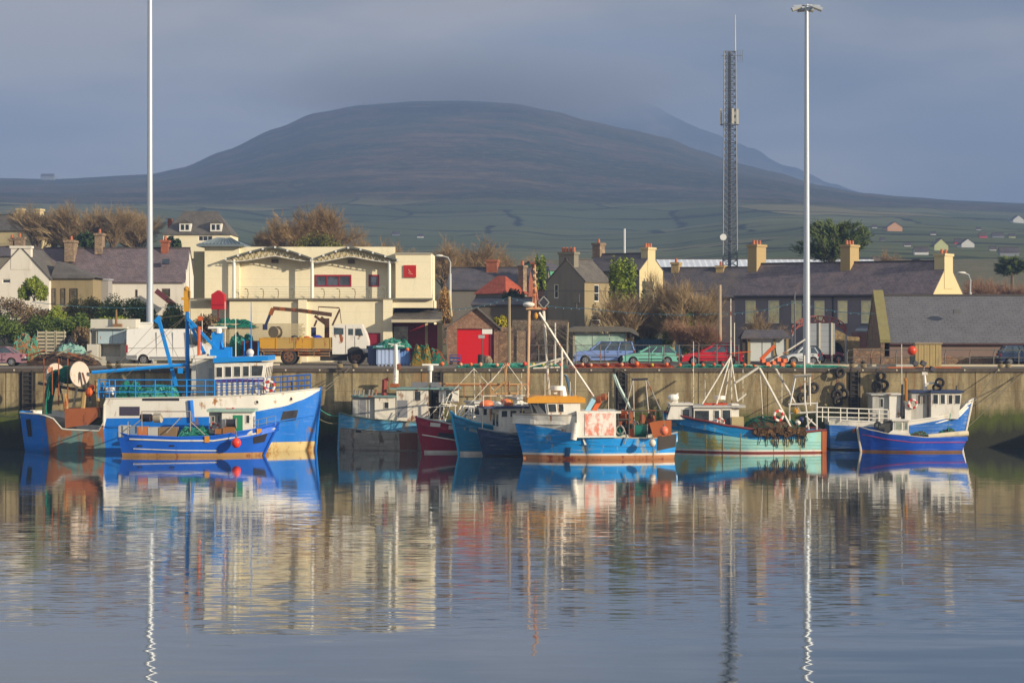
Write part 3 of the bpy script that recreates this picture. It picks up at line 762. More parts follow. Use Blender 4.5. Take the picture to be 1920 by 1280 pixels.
# ---- cottages on the bank (left)
Yc = 197.0; z0 = 9.2
bl = glass('dim_glass', '#5a5648')
r = gable_house('cottage', 'white cottage with its blank gable and broad chimney facing the water', 'house', (X(92, Yc), Yc, z0), R(90), 9, X(92, Yc) - X(-14, Yc), Z(521, Yc) - z0, Z(464, Yc) - z0, white_r, slate_mid,
    lwins=[(3.6, 4.35, Z(531, Yc) - z0, Z(523, Yc) - z0)], chims=[(.37, 2.62, .8, 1.85, 4.5, Z(462, Yc) - z0 + .05, white_r, 0, 'y')], ny=1)
m = MB(); w1 = 8.6                                             # tan wing at its side, seen end on
m.box((.9, -3.9, -.5), (w1, -.01, Z(522, Yc) - z0)); m.build('side_wing', tan_r, r)
zw = Z(522, Yc) - z0; zh = Z(488, Yc) - z0; m = MB(); m.add([(.65, 0, zw), (.65, -4.15, zw), (8.7, -4.15, zw), (8.7, 0, zw), (3.2, 0, zh), (8.7, 0, zh), (.65, 0, zw + .12), (.65, -4.15, zw + .12)], [(0, 1, 7, 6), (6, 7, 4), (7, 2, 5, 4), (2, 3, 5), (0, 3, 2, 1)]); m.build('wing_roof', slate_mid, r)
for y0_, y1_, t_, bt in ((-.35, -.02 - .05, 540, 571), (-1.25, -.95, 540, 571), (-2.4, -1.8, 540, 571)):
    window(r, (.9, 0, 0), (0, 1, 0), (-1, 0, 0), (y0_ - .1, y1_, Z(bt, Yc) - z0, Z(t_, Yc) - z0), paint('brown_joinery', '#5b4634', .6), bl, 1, 2, .05, -.03)
Yl = 204.0; z1 = 9.6; xl = X(70, Yl); LL = X(346, Yl) - xl; ux = lambda p: X(p, Yl) - xl; uz = lambda p: Z(p, Yl) - z1
r = gable_house('long_cottage', 'long low white row under a mottled purple slate roof', 'house', (xl, Yl, z1), 0, LL, 6.4, uz(527), Z(467, Yl + 3.2) - z1, white_r, slate_purple,
    wins=[(ux(303), ux(319), uz(557), uz(541)), (ux(253), ux(258), uz(557), uz(543))], fm=paint('brown_joinery', '#5b4634'), gm=bl,
    chims=[(ux(124), 2.4, .9, 2.2, uz(490), uz(449), stone_c, 1, 'y'), (ux(175), 3.2, .7, 1.6, uz(475), uz(435), stone_c, 1, 'y'), (ux(300), 3.2, .7, 1.2, uz(475), uz(448), brick_c, 1, 'y')])
m = MB(); m.box((ux(163), -2.2, -.6), (ux(211), -.02, uz(526))); m.build('flat_extension', render_wall('extension_grey', '#8f8b86', .08, .2), r)
m = MB(); m.box((ux(160), -2.3, uz(526) + .003), (ux(213), -.03, uz(523.5))); m.build('flat_roof', paint('flat_roof_grey', '#9a9aa0', .7), r)
m = MB(); m.cbox((ux(308), .9, uz(490)), (.7, .1, .6), rx=R(-42)); m.build('skylight', glass(), r)
m = MB(); m.bar((ux(296), -1.2, uz(545)), (ux(330), -1.0, uz(572)), .25, .5); m.build('boat_cover', paint('plum_cover', '#56222a', .7), r)
Yk = 270.0
gable_house('far_house', 'grey roofed house with two bright yellow chimneys above the cottages', 'house', (X(-40, Yk), Yk, 17), R(-12), 7.4, 5.5, Z(432, Yk) - 17, Z(403, Yk) - 17, yel_r, slate_mid,
    chims=[(X(26, Yk) - X(-40, Yk), 2.7, .75, 1.0, 3, Z(390, Yk) - 17, yel_r, 0, 'y'), (X(62, Yk) - X(-40, Yk) + .15, 2.7, .7, 1.3, 3, Z(391, Yk) - 17, yel_r, 0, 'y')], endm=yel_r)
gable_house('brick_chimney_house', 'dark roof with brick chimney stacks peeping over the white gable', 'house', (X(-30, 225), 225, 12), 0, 5.2, 5, Z(480, 225) - 12, Z(465, 228) - 12, grey_r, slate_dark,
    chims=[(X(27, 225) - X(-30, 225), 2.5, 1.0, .9, 3.5, Z(443, 225) - 12, stone_c, 1), (X(12, 225) - X(-30, 225), 2.5, .5, .7, 3.5, Z(446, 225) - 12, stone_c, 1)])
Yd = 262.0; zd = 17.2; dx_ = lambda p: X(p, Yd) - X(306, Yd); dz_ = lambda p: Z(p, Yd) - zd
r = gable_house('dormer_house', 'hip roofed house with two white dormer windows above the cream building', 'house', (X(306, Yd), Yd, zd), 0, dx_(432), 7.5, dz_(438), Z(396, Yd + 3.7) - zd, cream, slate_mid, wins=[(dx_(372), dx_(398), dz_(452), dz_(442))], hipl=dx_(336), hipr=dx_(436) - dx_(404), nx=3, ny=1)
for a, b in ((336, 357), (394, 415)):
    ya = .12; m = MB(); m.box((dx_(a), ya, dz_(434)), (dx_(b), 4.5, dz_(418))); m.prism([(dx_(a) - .15, ya - .15, dz_(418)), (dx_(b) + .15, ya - .15, dz_(418)), ((dx_(a) + dx_(b)) / 2, ya - .15, dz_(410))], (0, 4, 0), 1)
    dm_ = m.build('dormer', [paint('white_joinery', '#d8d4c8'), slate_mid], r)
    for k in (.1, .52):
        ww = dx_(b) - dx_(a); m = MB(); m.box((dx_(a) + ww * (k + .05), ya - .03, dz_(431)), (dx_(a) + ww * (k + .33), ya - .004, dz_(421))); m.build('pane', glass(), dm_)
m = MB(); m.box((dx_(302), 5, 3), (dx_(309), 6, dz_(406))); m.build('chimney', brick_c, r)

# ---- dark houses behind the garage
Yq = 214.0; zq = 6.6; qx = lambda p, o=840: X(p, Yq) - X(o, Yq); qz = lambda p: Z(p, Yq) - zq
gable_house('dark_slate_house', 'dark slate roofed terrace with a brick chimney behind the garage', 'house', (X(836, Yq), Yq, zq), R(-8), 8.2, 6.5, qz(542), Z(504, Yq + 3) - zq, grey_r, slate_dark, chims=[(qx(916, 836), 3.2, 1.1, 1.5, 3, qz(486), brick_c, 0)], endm=brick_c)
gable_house('blue_slate_house', 'blue slate roofed house with an ivy topped brick chimney', 'house', (X(938, Yq + 5), Yq + 5, zq), R(-8), 4.6, 6.5, qz(540), Z(503, Yq + 8) - zq, grey_r, slate('slate_blue', '#333a48', '#454b58'), chims=[(qx(1000, 938), 3.2, 1.0, 1.2, 3, qz(488), brick_c, 1)])
Yr_ = 196.0; zr_ = 5.9; 
gable_house('red_tiled_cottage', 'little hip roofed cottage with bright red tiles and grey walls', 'house', (X(892, Yr_), Yr_, zr_), R(-34), 3.3, 3.6, Z(548, Yr_) - zr_, Z(517, Yr_) - zr_, grey_r, slate('red_tile', '#7a3422', '#93452c', .3, .25), hipl=1.2, hipr=1.2, chims=[(3.0, 3.3, .55, .6, 4, Z(497, Yr_) - zr_, stone_c, 1)])
gable_house('back_yard_shed', 'dark lean yard building under the red tiled cottage', 'shed', (X(885, 190), 190, 5.6), R(-10), 6.8, 4, Z(572, 190) - 5.6, Z(560, 190) - 5.6, render_wall('yard_wall_dark', '#665c50', .15, .3), slate_dark)

# ---- grey gable house with ivy
Yi = 187.0; zi = 5.7; a_ = R(32)
iu = V((math.cos(a_), -math.sin(a_))); A0 = V((X(1026, Yi), Yi))
wd = on_line(1096, A0, iu)
B0 = A0 + iu * wd                                              # near right corner; ridge runs back from the camera-side gable
sid = V((math.sin(a_), math.cos(a_))); dl = on_line(1144, B0, sid)
r = gable_house('grey_gable_house', 'tall grey rendered house, one small window in its shaded gable, ivy on its flank', 'house', (B0.x, B0.y, zi), R(90) - a_, dl, wd, Z(527, B0.y) - zi, Z(488, Yi) - zi, tan_r, slate_mid, ox=.05,
    wins=[(dl * .38, dl * .58, Z(565, B0.y) - zi, Z(533, B0.y) - zi), (dl * .3, dl * .62, Z(610, B0.y) - zi, Z(590, B0.y) - zi)], lwins=[(wd * .70, wd * .82, Z(559, Yi) - zi, Z(533, Yi) - zi)], endm=grey_r, ov=.12,
    chims=[(.5, wd / 2, .8, 1.55, 5, Z(473, Yi) - zi, render_wall('chimney_grey', '#787264', .1, .3), 4, 'y')], fm=paint('white_joinery', '#d8d4c8'))
m = MB(); m.cbox((-.06, wd * .2, Z(560, Yi) - zi), (.06, .62, .75)); m.tube([(-.06, wd * .2, Z(566, Yi) - zi), (-.06, wd * .2, Z(580, Yi) - zi)], .03, n=5); m.build('satellite_panel', paint('panel_grey', '#6f6a60', .5), r)

# ---- house with tall cream gable chimney behind it
Yj = 216.0; zj = 6.7; a_ = R(34); d_ = V((math.cos(a_), -math.sin(a_))); A0 = V((X(1092, Yj), Yj)); Lj = on_line(1199, A0, d_)
E0 = A0 + d_ * Lj; dep = on_line(1243, E0, V((math.sin(a_), math.cos(a_))))
gable_house('cream_gable_house', 'slate roofed house ending in a cream gable and tall chimney', 'house', (A0.x, A0.y, zj), -a_, Lj, dep, Z(507, E0.y) - zj, Z(477, E0.y + 2.2) - zj, grey_r, slate_dark, endm=yel_r, ox=.02,
    chims=[(.5, dep / 2, .9, 1.0, 5, Z(456, A0.y + 2) - zj, stone_c, 1, 'y'), (Lj - .36, dep / 2, .8, 1.5, 4, Z(464, E0.y + 2) - zj, yel_r, 3, 'y')])

# ---- grey stone terrace on the right
a_ = R(34); d_ = V((math.cos(a_), -math.sin(a_))); zt0 = 5.9
A0 = V((X(1378, 205), 205.0)); Lt = on_line(1750, A0, d_); Dt = 7.0
wn = []
for k, (p0, p1) in enumerate(((1397, 1417), (1440, 1461), (1483, 1503), (1526, 1546), (1570, 1589), (1614, 1633))):
    u0, u1 = on_line(p0, A0, d_), on_line(p1, A0, d_); Ym = A0.y + d_.y * u0
    wn.append((u0, u1, Z(606, Ym) - zt0, Z(563, Ym) - zt0))
zel = Z(553, 205) - zt0; zrl = 14.4 - zt0
t = NTree('blind_reflection_glass'); bb = t.mix(t.ramp(t.noise(t.map(), 2.2, 4, .6), [(.35, 0), (.65, 1)]), lin('#f0e3a4'), lin('#d2cbaa')); blind_refl = t.done(bb, .12, 0, .6)  # pale blinds, with the sunlit reflection put into the pane colour
ch_c = render_wall('chimney_tan', '#a08a60', .08, .2)
r = gable_house('stone_terrace', 'grey fronted terrace with tall sash windows and three chimneys, cream end gable', 'terrace', (A0.x, A0.y, zt0), -a_, Lt, Dt, zel, zrl, plum_r, slate('slate_plum', '#484146', '#665a5c', moss='#77645a', mossamt=.35), wins=wn[:5] + [wn[5] + (None, glass('dim_glass'))] if False else wn, gm=blind_refl, endm=yel_r, ox=.03,
    chims=[(.55, Dt / 2, 1.0, 2.0, 6, Z(459, 208) - zt0, ch_c, 3, 'y'), (on_line(1592, A0 + V((1.9, 2.9)), d_), Dt / 2, 1.0, 2.0, 6, Z(459, 202) - zt0, ch_c, 3, 'y'), (Lt - .45, Dt / 2, 1.0, 2.0, 6, Z(476, 197) - zt0, yel_r, 2, 'y')], sill=paint('sill_grey', '#6b6664', .7), trim=paint('dark_gutter', '#25242a', .5))
m = MB(); u0 = on_line(1562, A0, d_); m.tube([(u0, -.1, 0), (u0, -.1, zel - .2)], .06, n=6); m.build('downpipe', paint('dark_gutter', '#25242a'), r)
m = MB(); u0, u1 = on_line(1610, A0, d_), on_line(1646, A0, d_); zz_ = Z(611, 197) - zt0; m.prism([(u0, -.9, zz_ - .45), (u0, -.03, zz_), (u0, -.03, zz_ - .12), (u0, -.9, zz_ - .57)], (u1 - u0, 0, 0)); m.build('porch_roof', paint('lead_blue', '#5e656d', .6), r)
m = MB(); m.box((u0, -1.6, -.5), (u1 + 1, -.95, zz_ - .6)); m.build('porch_wall', stone('plum_brick', '#6a4640', '#7d5650', '#5d4a46', 7), r)
gable_house('low_slate_terrace', 'long dark slate roof beyond the bare trees', 'terrace', (X(1196, 217), 217, 6.5), R(-18), 11.6, 6, Z(556, 217) - 6.5, Z(504, 219) - 6.5, render_wall('low_terrace_wall', '#6a6060', .12, .3), slate_dark, chims=[(3.3, 3, .8, 1.2, 5, Z(491, 217) - 6.5, ch_c, 1), (8.0, 3, .8, 1.2, 5, Z(497, 215) - 6.5, ch_c, 1)])
# white warehouse roof
t = NTree('corrugated_white'); s = t.sep(); c = t.mix(t.ramp(t.math('SINE', t.math('MULTIPLY', s[0], 9)), [(.3, 0), (.7, 1)]), lin('#b9bec4'), lin('#d3d4d4')); c = t.mix(t.ramp(t.noise(t.map(), .5, 5, .7), [(.5, 0), (.8, .6)]), c, lin('#8d9096'))
corr = t.done(c, .5, 0, .4)
gable_house('warehouse', 'broad warehouse under a pale corrugated roof', 'warehouse', (X(1238, 245), 245, 8.3), 0, X(1655, 245) - X(1238, 245), 14, Z(514, 245) - 8.3, Z(488, 252) - 8.3, plum_r, corr)
gable_house('green_house', 'small house with a green gable between the ivy and the grey house', 'house', (X(1022, 235), 235, 8), R(60), 5, 4.2, Z(506, 235) - 8, Z(492, 235) - 8, render_wall('green_render', '#4f8f72', .08, .15), slate_dark, endm=render_wall('green_render', '#4f8f72'))

# ---- slate shed, right edge
Ys = 166.0; xs0 = X(1668, Ys); Ls = X(2060, Ys) - xs0
r = gable_house('slate_shed', 'low stone shed with a wide grey slate roof and mossy parapet', 'shed', (xs0, Ys, QZ - .1), R(-3), Ls, 8.4, Z(641, Ys) - QZ + .1, Z(556, Ys + 4) - QZ + .1, render_wall('shed_wall', '#7b675c', .12, .2), slate_new, trim=paint('brown_gutter', '#4a2c26', .5), ox=0)
m = MB(); m.prism([(-.75, -.5, Z(641, Ys) - QZ + .05), (-.75, 4.2, Z(553, Ys + 4) - QZ + .25), (-.75, 8.9, Z(641, Ys) - QZ + .05), (-.75, 8.9, -.4), (-.75, -.5, -.4)], (.3, 0, 0), 1)
m.prism([(-.8, -.55, Z(641, Ys) - QZ + .05), (-.8, 4.2, Z(553, Ys + 4) - QZ + .25), (-.8, 4.2, Z(553, Ys + 4) - QZ + .5), (-.8, -.55, Z(641, Ys) - QZ + .3)], (.8, 0, 0))
m.prism([(-.8, 8.95, Z(641, Ys) - QZ + .05), (-.8, 4.2, Z(553, Ys + 4) - QZ + .25), (-.8, 4.2, Z(553, Ys + 4) - QZ + .5), (-.8, 8.95, Z(641, Ys) - QZ + .3)], (.8, 0, 0))
m.build('parapet', [paint('parapet_moss', '#7d7548', .85, .25, 2, dirt=.3), stone_r], r)
m = MB(); m.cbox((5.4, 1.2, Z(573, Ys) - QZ - .35), (.5, .4, .35)); m.build('roof_vent', paint('vent_grey', '#5c5c5e', .6), r)

# ---- glazed shelter, information shelter, kiosk clutter
Yw = 172.0; wx = lambda p, Y=Yw: X(p, Y); wz = lambda p, Y=Yw: Z(p, Y)
r = thing('glazed_shelter', 'long glazed shelter with a curved grey roof behind the parked blue estate car', 'shelter', (wx(1130), Yw, QZ))
m = MB(); m.prism([(wx(1062), Yw - .5, wz(622)), (wx(1066), Yw - .5, wz(616)), (wx(1080), Yw - .5, wz(612)), (wx(1165), Yw - .5, wz(612)), (wx(1185), Yw - .5, wz(615)), (wx(1197), Yw - .5, wz(625)), (wx(1197), Yw - .5, wz(630)), (wx(1180), Yw - .5, wz(622)), (wx(1074), Yw - .5, wz(622))], (0, 4.4, 0)); m.build('roof', paint('shelter_roof', '#5a564d', .6, .2, dirt=.3), r, world=True)
m = MB()
for px, Y_ in ((1076, Yw), (1174, Yw), (1192, Yw + 3.6), (1066, Yw + 3.6)): m.box((wx(px) - .08, Y_, QZ), (wx(px) + .08, Y_ + .15, wz(622)))
m.build('frame', paint('shelter_frame', '#8f8570', .6), r, world=True)
t = NTree('shelter_glass'); b_ = t.mix(t.ramp(t.noise(t.map(), .8, 4, .6), [(.4, 0), (.6, 1)]), lin('#7f9a8d'), lin('#a9bdae')); sg = t.done(b_, .15, 0, .6)
for p0, p1 in ((1078, 1110), (1111, 1142), (1143, 1172)):
    m = MB(); m.box((wx(p0), Yw + .05, QZ + .3), (wx(p1), Yw + .09, wz(625))); m.build('glass_panel', sg, r, world=True)
Yn = 163.0; nx_ = lambda p: X(p, Yn); nz_ = lambda p: Z(p, Yn)
r = thing('information_shelter', 'small timber shelter with white notice panels and a dark pitched roof', 'shelter', (nx_(1435), Yn, QZ))
m = MB(); m.prism([(nx_(1388), Yn - .5, nz_(632)), (nx_(1398), Yn + .6, nz_(618)), (nx_(1470), Yn + .6, nz_(618)), (nx_(1482), Yn - .5, nz_(632))], (0, 0, -.12)); m.prism([(nx_(1388), Yn + 1.8, nz_(632)), (nx_(1398), Yn + .6, nz_(618)), (nx_(1470), Yn + .6, nz_(618)), (nx_(1482), Yn + 1.8, nz_(632))], (0, 0, -.12)); m.build('roof', slate_dark, r, world=True)
tb = paint('shelter_timber', '#8d7a4d', .75, .2)
m = MB()
for px in (1404, 1452, 1476): m.box((nx_(px) - .09, Yn - .1, QZ), (nx_(px) + .09, Yn + .08, nz_(632) - .11))
m.box((nx_(1392), Yn + .0, QZ), (nx_(1403) - .1, Yn + 1.6, nz_(633)), 1); m.box((nx_(1402), Yn - .1, nz_(634)), (nx_(1478), Yn - .002, nz_(631.5) - .1)); m.build('frame', [tb, paint('dark_boards', '#3a342c', .8)], r, world=True)
for p0, p1 in ((1407, 1428), (1429.5, 1449), (1455, 1473)):
    m = MB(); m.box((nx_(p0), Yn, QZ + .25), (nx_(p1), Yn + .05, nz_(634))); m.build('notice_panel', paint('notice_white', '#b9bdb8', .4, .1, 2, dirt=.1), r, world=True)
Yo = 166.0; ox_ = lambda p: X(p, Yo); oz = lambda p: Z(p, Yo)
r = thing('hoarding', 'tall grey sheeted hoarding on pale posts beside the lamp mast', 'hoarding', (ox_(1545), Yo, QZ))
t = NTree('hoarding_sheet'); s = t.sep(); c = t.mix(t.ramp(t.math('FRACT', t.math('MULTIPLY', s[2], 2.35)), [(.0, 1), (.08, 0)]), lin('#8d9194'), lin('#4d5154')); c = t.mix(t.ramp(t.noise(t.map(), 1.2, 4), [(.4, 0), (.8, .4)]), c, lin('#6a6e70'))
m = MB(); m.box((ox_(1513), Yo + .1, oz(664)), (ox_(1566), Yo + .18, oz(606))); m.build('sheet', t.done(c, .5, 0, .4), r, world=True)
for px in (1515, 1537, 1560):
    m = MB(); m.box((ox_(px) - .07, Yo, QZ), (ox_(px) + .07, Yo + .095, oz(605))); m.build('post', paint('post_pale', '#b5ae98', .6, .1), r, world=True)
Ya = 172.0
r = thing('arch_sign', 'red lettered arch rising behind the grey hoarding', 'sign', (X(1535, Ya), Ya, QZ))
m = MB(); pts = [P(1536 + 50 * math.cos(R(180 - i * 9)), 627 - 23 * math.sin(R(180 - i * 9)), Ya) for i in range(21)]
m.tube(pts, .07, n=5); m.tube([p + V((0, 0, .5)) for p in pts], .05, n=5)
for i in range(1, 20):
    p = pts[i] + V((0, 0, .25))
    if i % 2: m.bar(p + V((-.12, 0, -.2)), p + V((.02, 0, .2)), .09, .09); m.bar(p + V((.16, 0, -.2)), p + V((.02, 0, .2)), .09, .09)
    else: m.bar(p + V((-.1, 0, -.2)), p + V((-.1, 0, .2)), .09, .09); m.bar(p + V((-.1, 0, -.15)), p + V((.14, 0, -.15)), .09, .09)
m.build('letter_band', paint('sign_coral', '#9c5a50', .5, .2), r, world=True)
for s_ in (-1, 1):
    m = MB(); q_ = pts[0 if s_ < 0 else -1]; m.tube([(q_.x, Ya, QZ), q_], .08, n=6); m.build('post', galv, r, world=True)
Yv = 176.0
r = thing('stone_gateway', 'rough stone gateway with a dark arched opening behind the hoarding', 'gateway', (X(1570, Yv), Yv, QZ))
m = MB(); pts = [(1612, 690), (1612, 632), (1590, 630), (1577, 622), (1568, 618), (1550, 628), (1550, 690), (1556, 690), (1556, 655), (1562, 645), (1569, 641), (1577, 646), (1583, 660), (1584, 690)]
pts = [P(a, b, Yv) for a, b in pts]
for idx in ((0, 1, 2, 13), (2, 3, 12, 13), (3, 4, 11, 12), (4, 10, 11), (4, 5, 9, 10), (5, 6, 7, 8, 9)): m.prism([pts[i] for i in idx], (0, .7, 0))
m.build('stonework', stone('gate_stone', '#84704f', '#a08a62', '#5a4c38', 3.5), r, world=True)
m = MB(); m.box((X(1556, Yv), Yv + .3, QZ - .2), (X(1584, Yv), Yv + .36, Z(642, Yv))); m.build('opening_shade', paint('opening_dark', '#221a20', .8), r, world=True)  # dark sheet standing for the shade inside the open arch
for a, b, py, Y_, lab in ((1600, 1652, 653, 165.0, 'low rubble wall in front of the brick fronted porch, next to the slate shed'), (1652, 1960, 668, 160.5, 'low rubble wall along the foot of the slate shed')):
    r = thing('low_wall', lab, 'wall', (X(a, Y_), Y_, QZ)); m = MB(); m.box((0, 0, -.1), (X(b, Y_) - X(a, Y_) - .05, .45, Z(py, Y_) - QZ)); m.build('stonework', stone_r, r)
# dim yard structures between the garage and the shelter
r = thing('yard_wall', 'dark yard wall with a faded door behind the rusty mast', 'wall', (X(960, 181), 181, QZ)); m = MB(); m.box((0, 0, -.2), (X(1066, 181) - X(960, 181), .5, Z(600, 181) - QZ)); m.build('stonework', stone('yard_dark_stone', '#655a4e', '#7a6c5c', '#4a4036', 3.2), r)
m = MB(); m.box((1.05, -.08, 0), (1.95, -.01, 2.5)); m.build('door', paint('faded_door', '#6f5b55', .8, .2), r)
r = thing('blue_hoarding', 'blue painted boards behind the parked cars', 'fence', (X(1192, 178), 178, QZ)); m = MB()
for i in range(26): m.box((i * .22, (i % 3) * .012, 0), (i * .22 + .205, .06 + (i % 3) * .012, Z(637, 178) - QZ + (i % 5) * .03))
m.build('boards', paint('blue_boards', '#234f6b', .6, .2, dirt=.2), r)

# ---- houses on the far hillside
def hill_house(px, py, wpx, hpx, wm, rm, label, flip=False, ang=0, Lk=1.7):
    Y = hill_depth(px, py); k = Y / FP; W_ = wpx * k; H_ = hpx * k; z_ = terrain(px, Y)
    if flip: gable_house('hillside_house', label, 'house', (X(px - wpx / 2, Y), Y, z_), R(ang), W_, W_ * .5, H_ * .5, H_, wm, rm, group='houses on the far hillside', base=-3)
    else: gable_house('hillside_house', label, 'house', (X(px + wpx / 2, Y), Y, z_), R(90 + ang), W_ * Lk, W_, H_ * .45, H_, wm, rm, group='houses on the far hillside', base=-3)
hw = render_wall('hill_white', '#c9c9c4', .05, .1); hp_ = render_wall('hill_peach', '#c79a78', .06, .1); hy = render_wall('hill_pale_yellow', '#b9bd8c', .06, .1); hg = render_wall('hill_grey', '#7f8288', .06, .1); hk_ = render_wall('hill_pink', '#b5525e', .06, .1)
hill_house(1608, 440, 16, 17, hg, slate_dark, 'pale grey gabled house high on the hillside above the dark conifer'); hill_house(1592, 438, 16, 9, hw, slate_dark, 'low white house beside the grey gable above the dark conifer', True)
hill_house(1678, 434, 28, 17, hp_, slate_mid, 'peach coloured gabled house alone on the hillside')
hill_house(1765, 470, 26, 22, hy, slate_mid, 'pale yellow gabled house behind the cream chimney'); hill_house(1728, 478, 26, 14, hw, slate_dark, 'whitewashed low house below the pale yellow gable', True)
hill_house(1815, 464, 24, 16, hw, slate_dark, 'cream gable house with a dark roof sweeping left of it'); hill_house(1797, 458, 14, 10, hk_, slate_dark, 'small rosy house beside the dark roofed gable', True)
hill_house(1844, 446, 15, 10, hk_, slate_mid, 'pink box of a house on the upper slope', True); hill_house(1872, 446, 22, 9, hg, slate_dark, 'long grey house next to the pink one', True)
hill_house(1910, 418, 20, 14, hw, slate_dark, 'white gabled house topmost on the slope, near the edge'); hill_house(1893, 480, 36, 16, hg, slate_dark, 'broad slate house low on the slope with a stub chimney', True)
for px_, py_, w_, h_, mt_, lb_ in ((1702, 462, 12, 7, hw, 'tiny white house between the peach gable and the pale yellow one'), (1655, 452, 10, 6, hg, 'tiny grey house just above the conifer tips'), (1750, 441, 10, 6, hw, 'tiny white house above the pale yellow gable'), (1862, 470, 12, 8, hw, 'small white house below the long grey house'), (1835, 432, 9, 5, hw, 'tiny white house highest in the middle of the slope'), (1640, 428, 9, 5, hw, 'tiny white house on the field above the grey gable'), (1898, 446, 12, 7, hy, 'small pale house at the right end of the slope'), (1560, 470, 9, 5, hw, 'tiny white house beyond the conifer'), (788, 446, 12, 6, hw, 'white house low on the fields behind the cream building'), (742, 442, 14, 7, hg, 'grey farm building low on the fields behind the cream building')):
    hill_house(px_, py_, w_, h_, mt_, slate_dark, lb_, True)
gable_house('white_gable', 'bright white little gable peeping over the terrace roof', 'house', (X(1741, 300), 300, 12), R(90), 6, X(1741, 300) - X(1711, 300), Z(505, 300) - 12, Z(487, 300) - 12, white_r, slate_dark)
gable_house('orange_gable', 'orange brick gable with white bargeboards beyond the slate shed', 'house', (X(1912, 260), 260, 10), R(90), 6, X(1912, 260) - X(1862, 260), Z(560, 260) - 10, Z(537, 260) - 10, stone('orange_brick', '#a35a33', '#b56a3f', '#96674a', 8), slate_dark)
gable_house('beige_house', 'beige bungalow half hidden by the pale tree on the slope', 'house', (X(1640, 420), 420, 20), 0, 3.9, 5, Z(495, 420) - 20, Z(482, 422) - 20, tan_r, slate_mid)
gable_house('hut_on_ridge', 'tiny hut on the bare skyline', 'hut', (X(76, 2440), 2440, terrain(76, 2440)), 0, 15, 8, 4, 7, hg, slate_dark, base=-4)
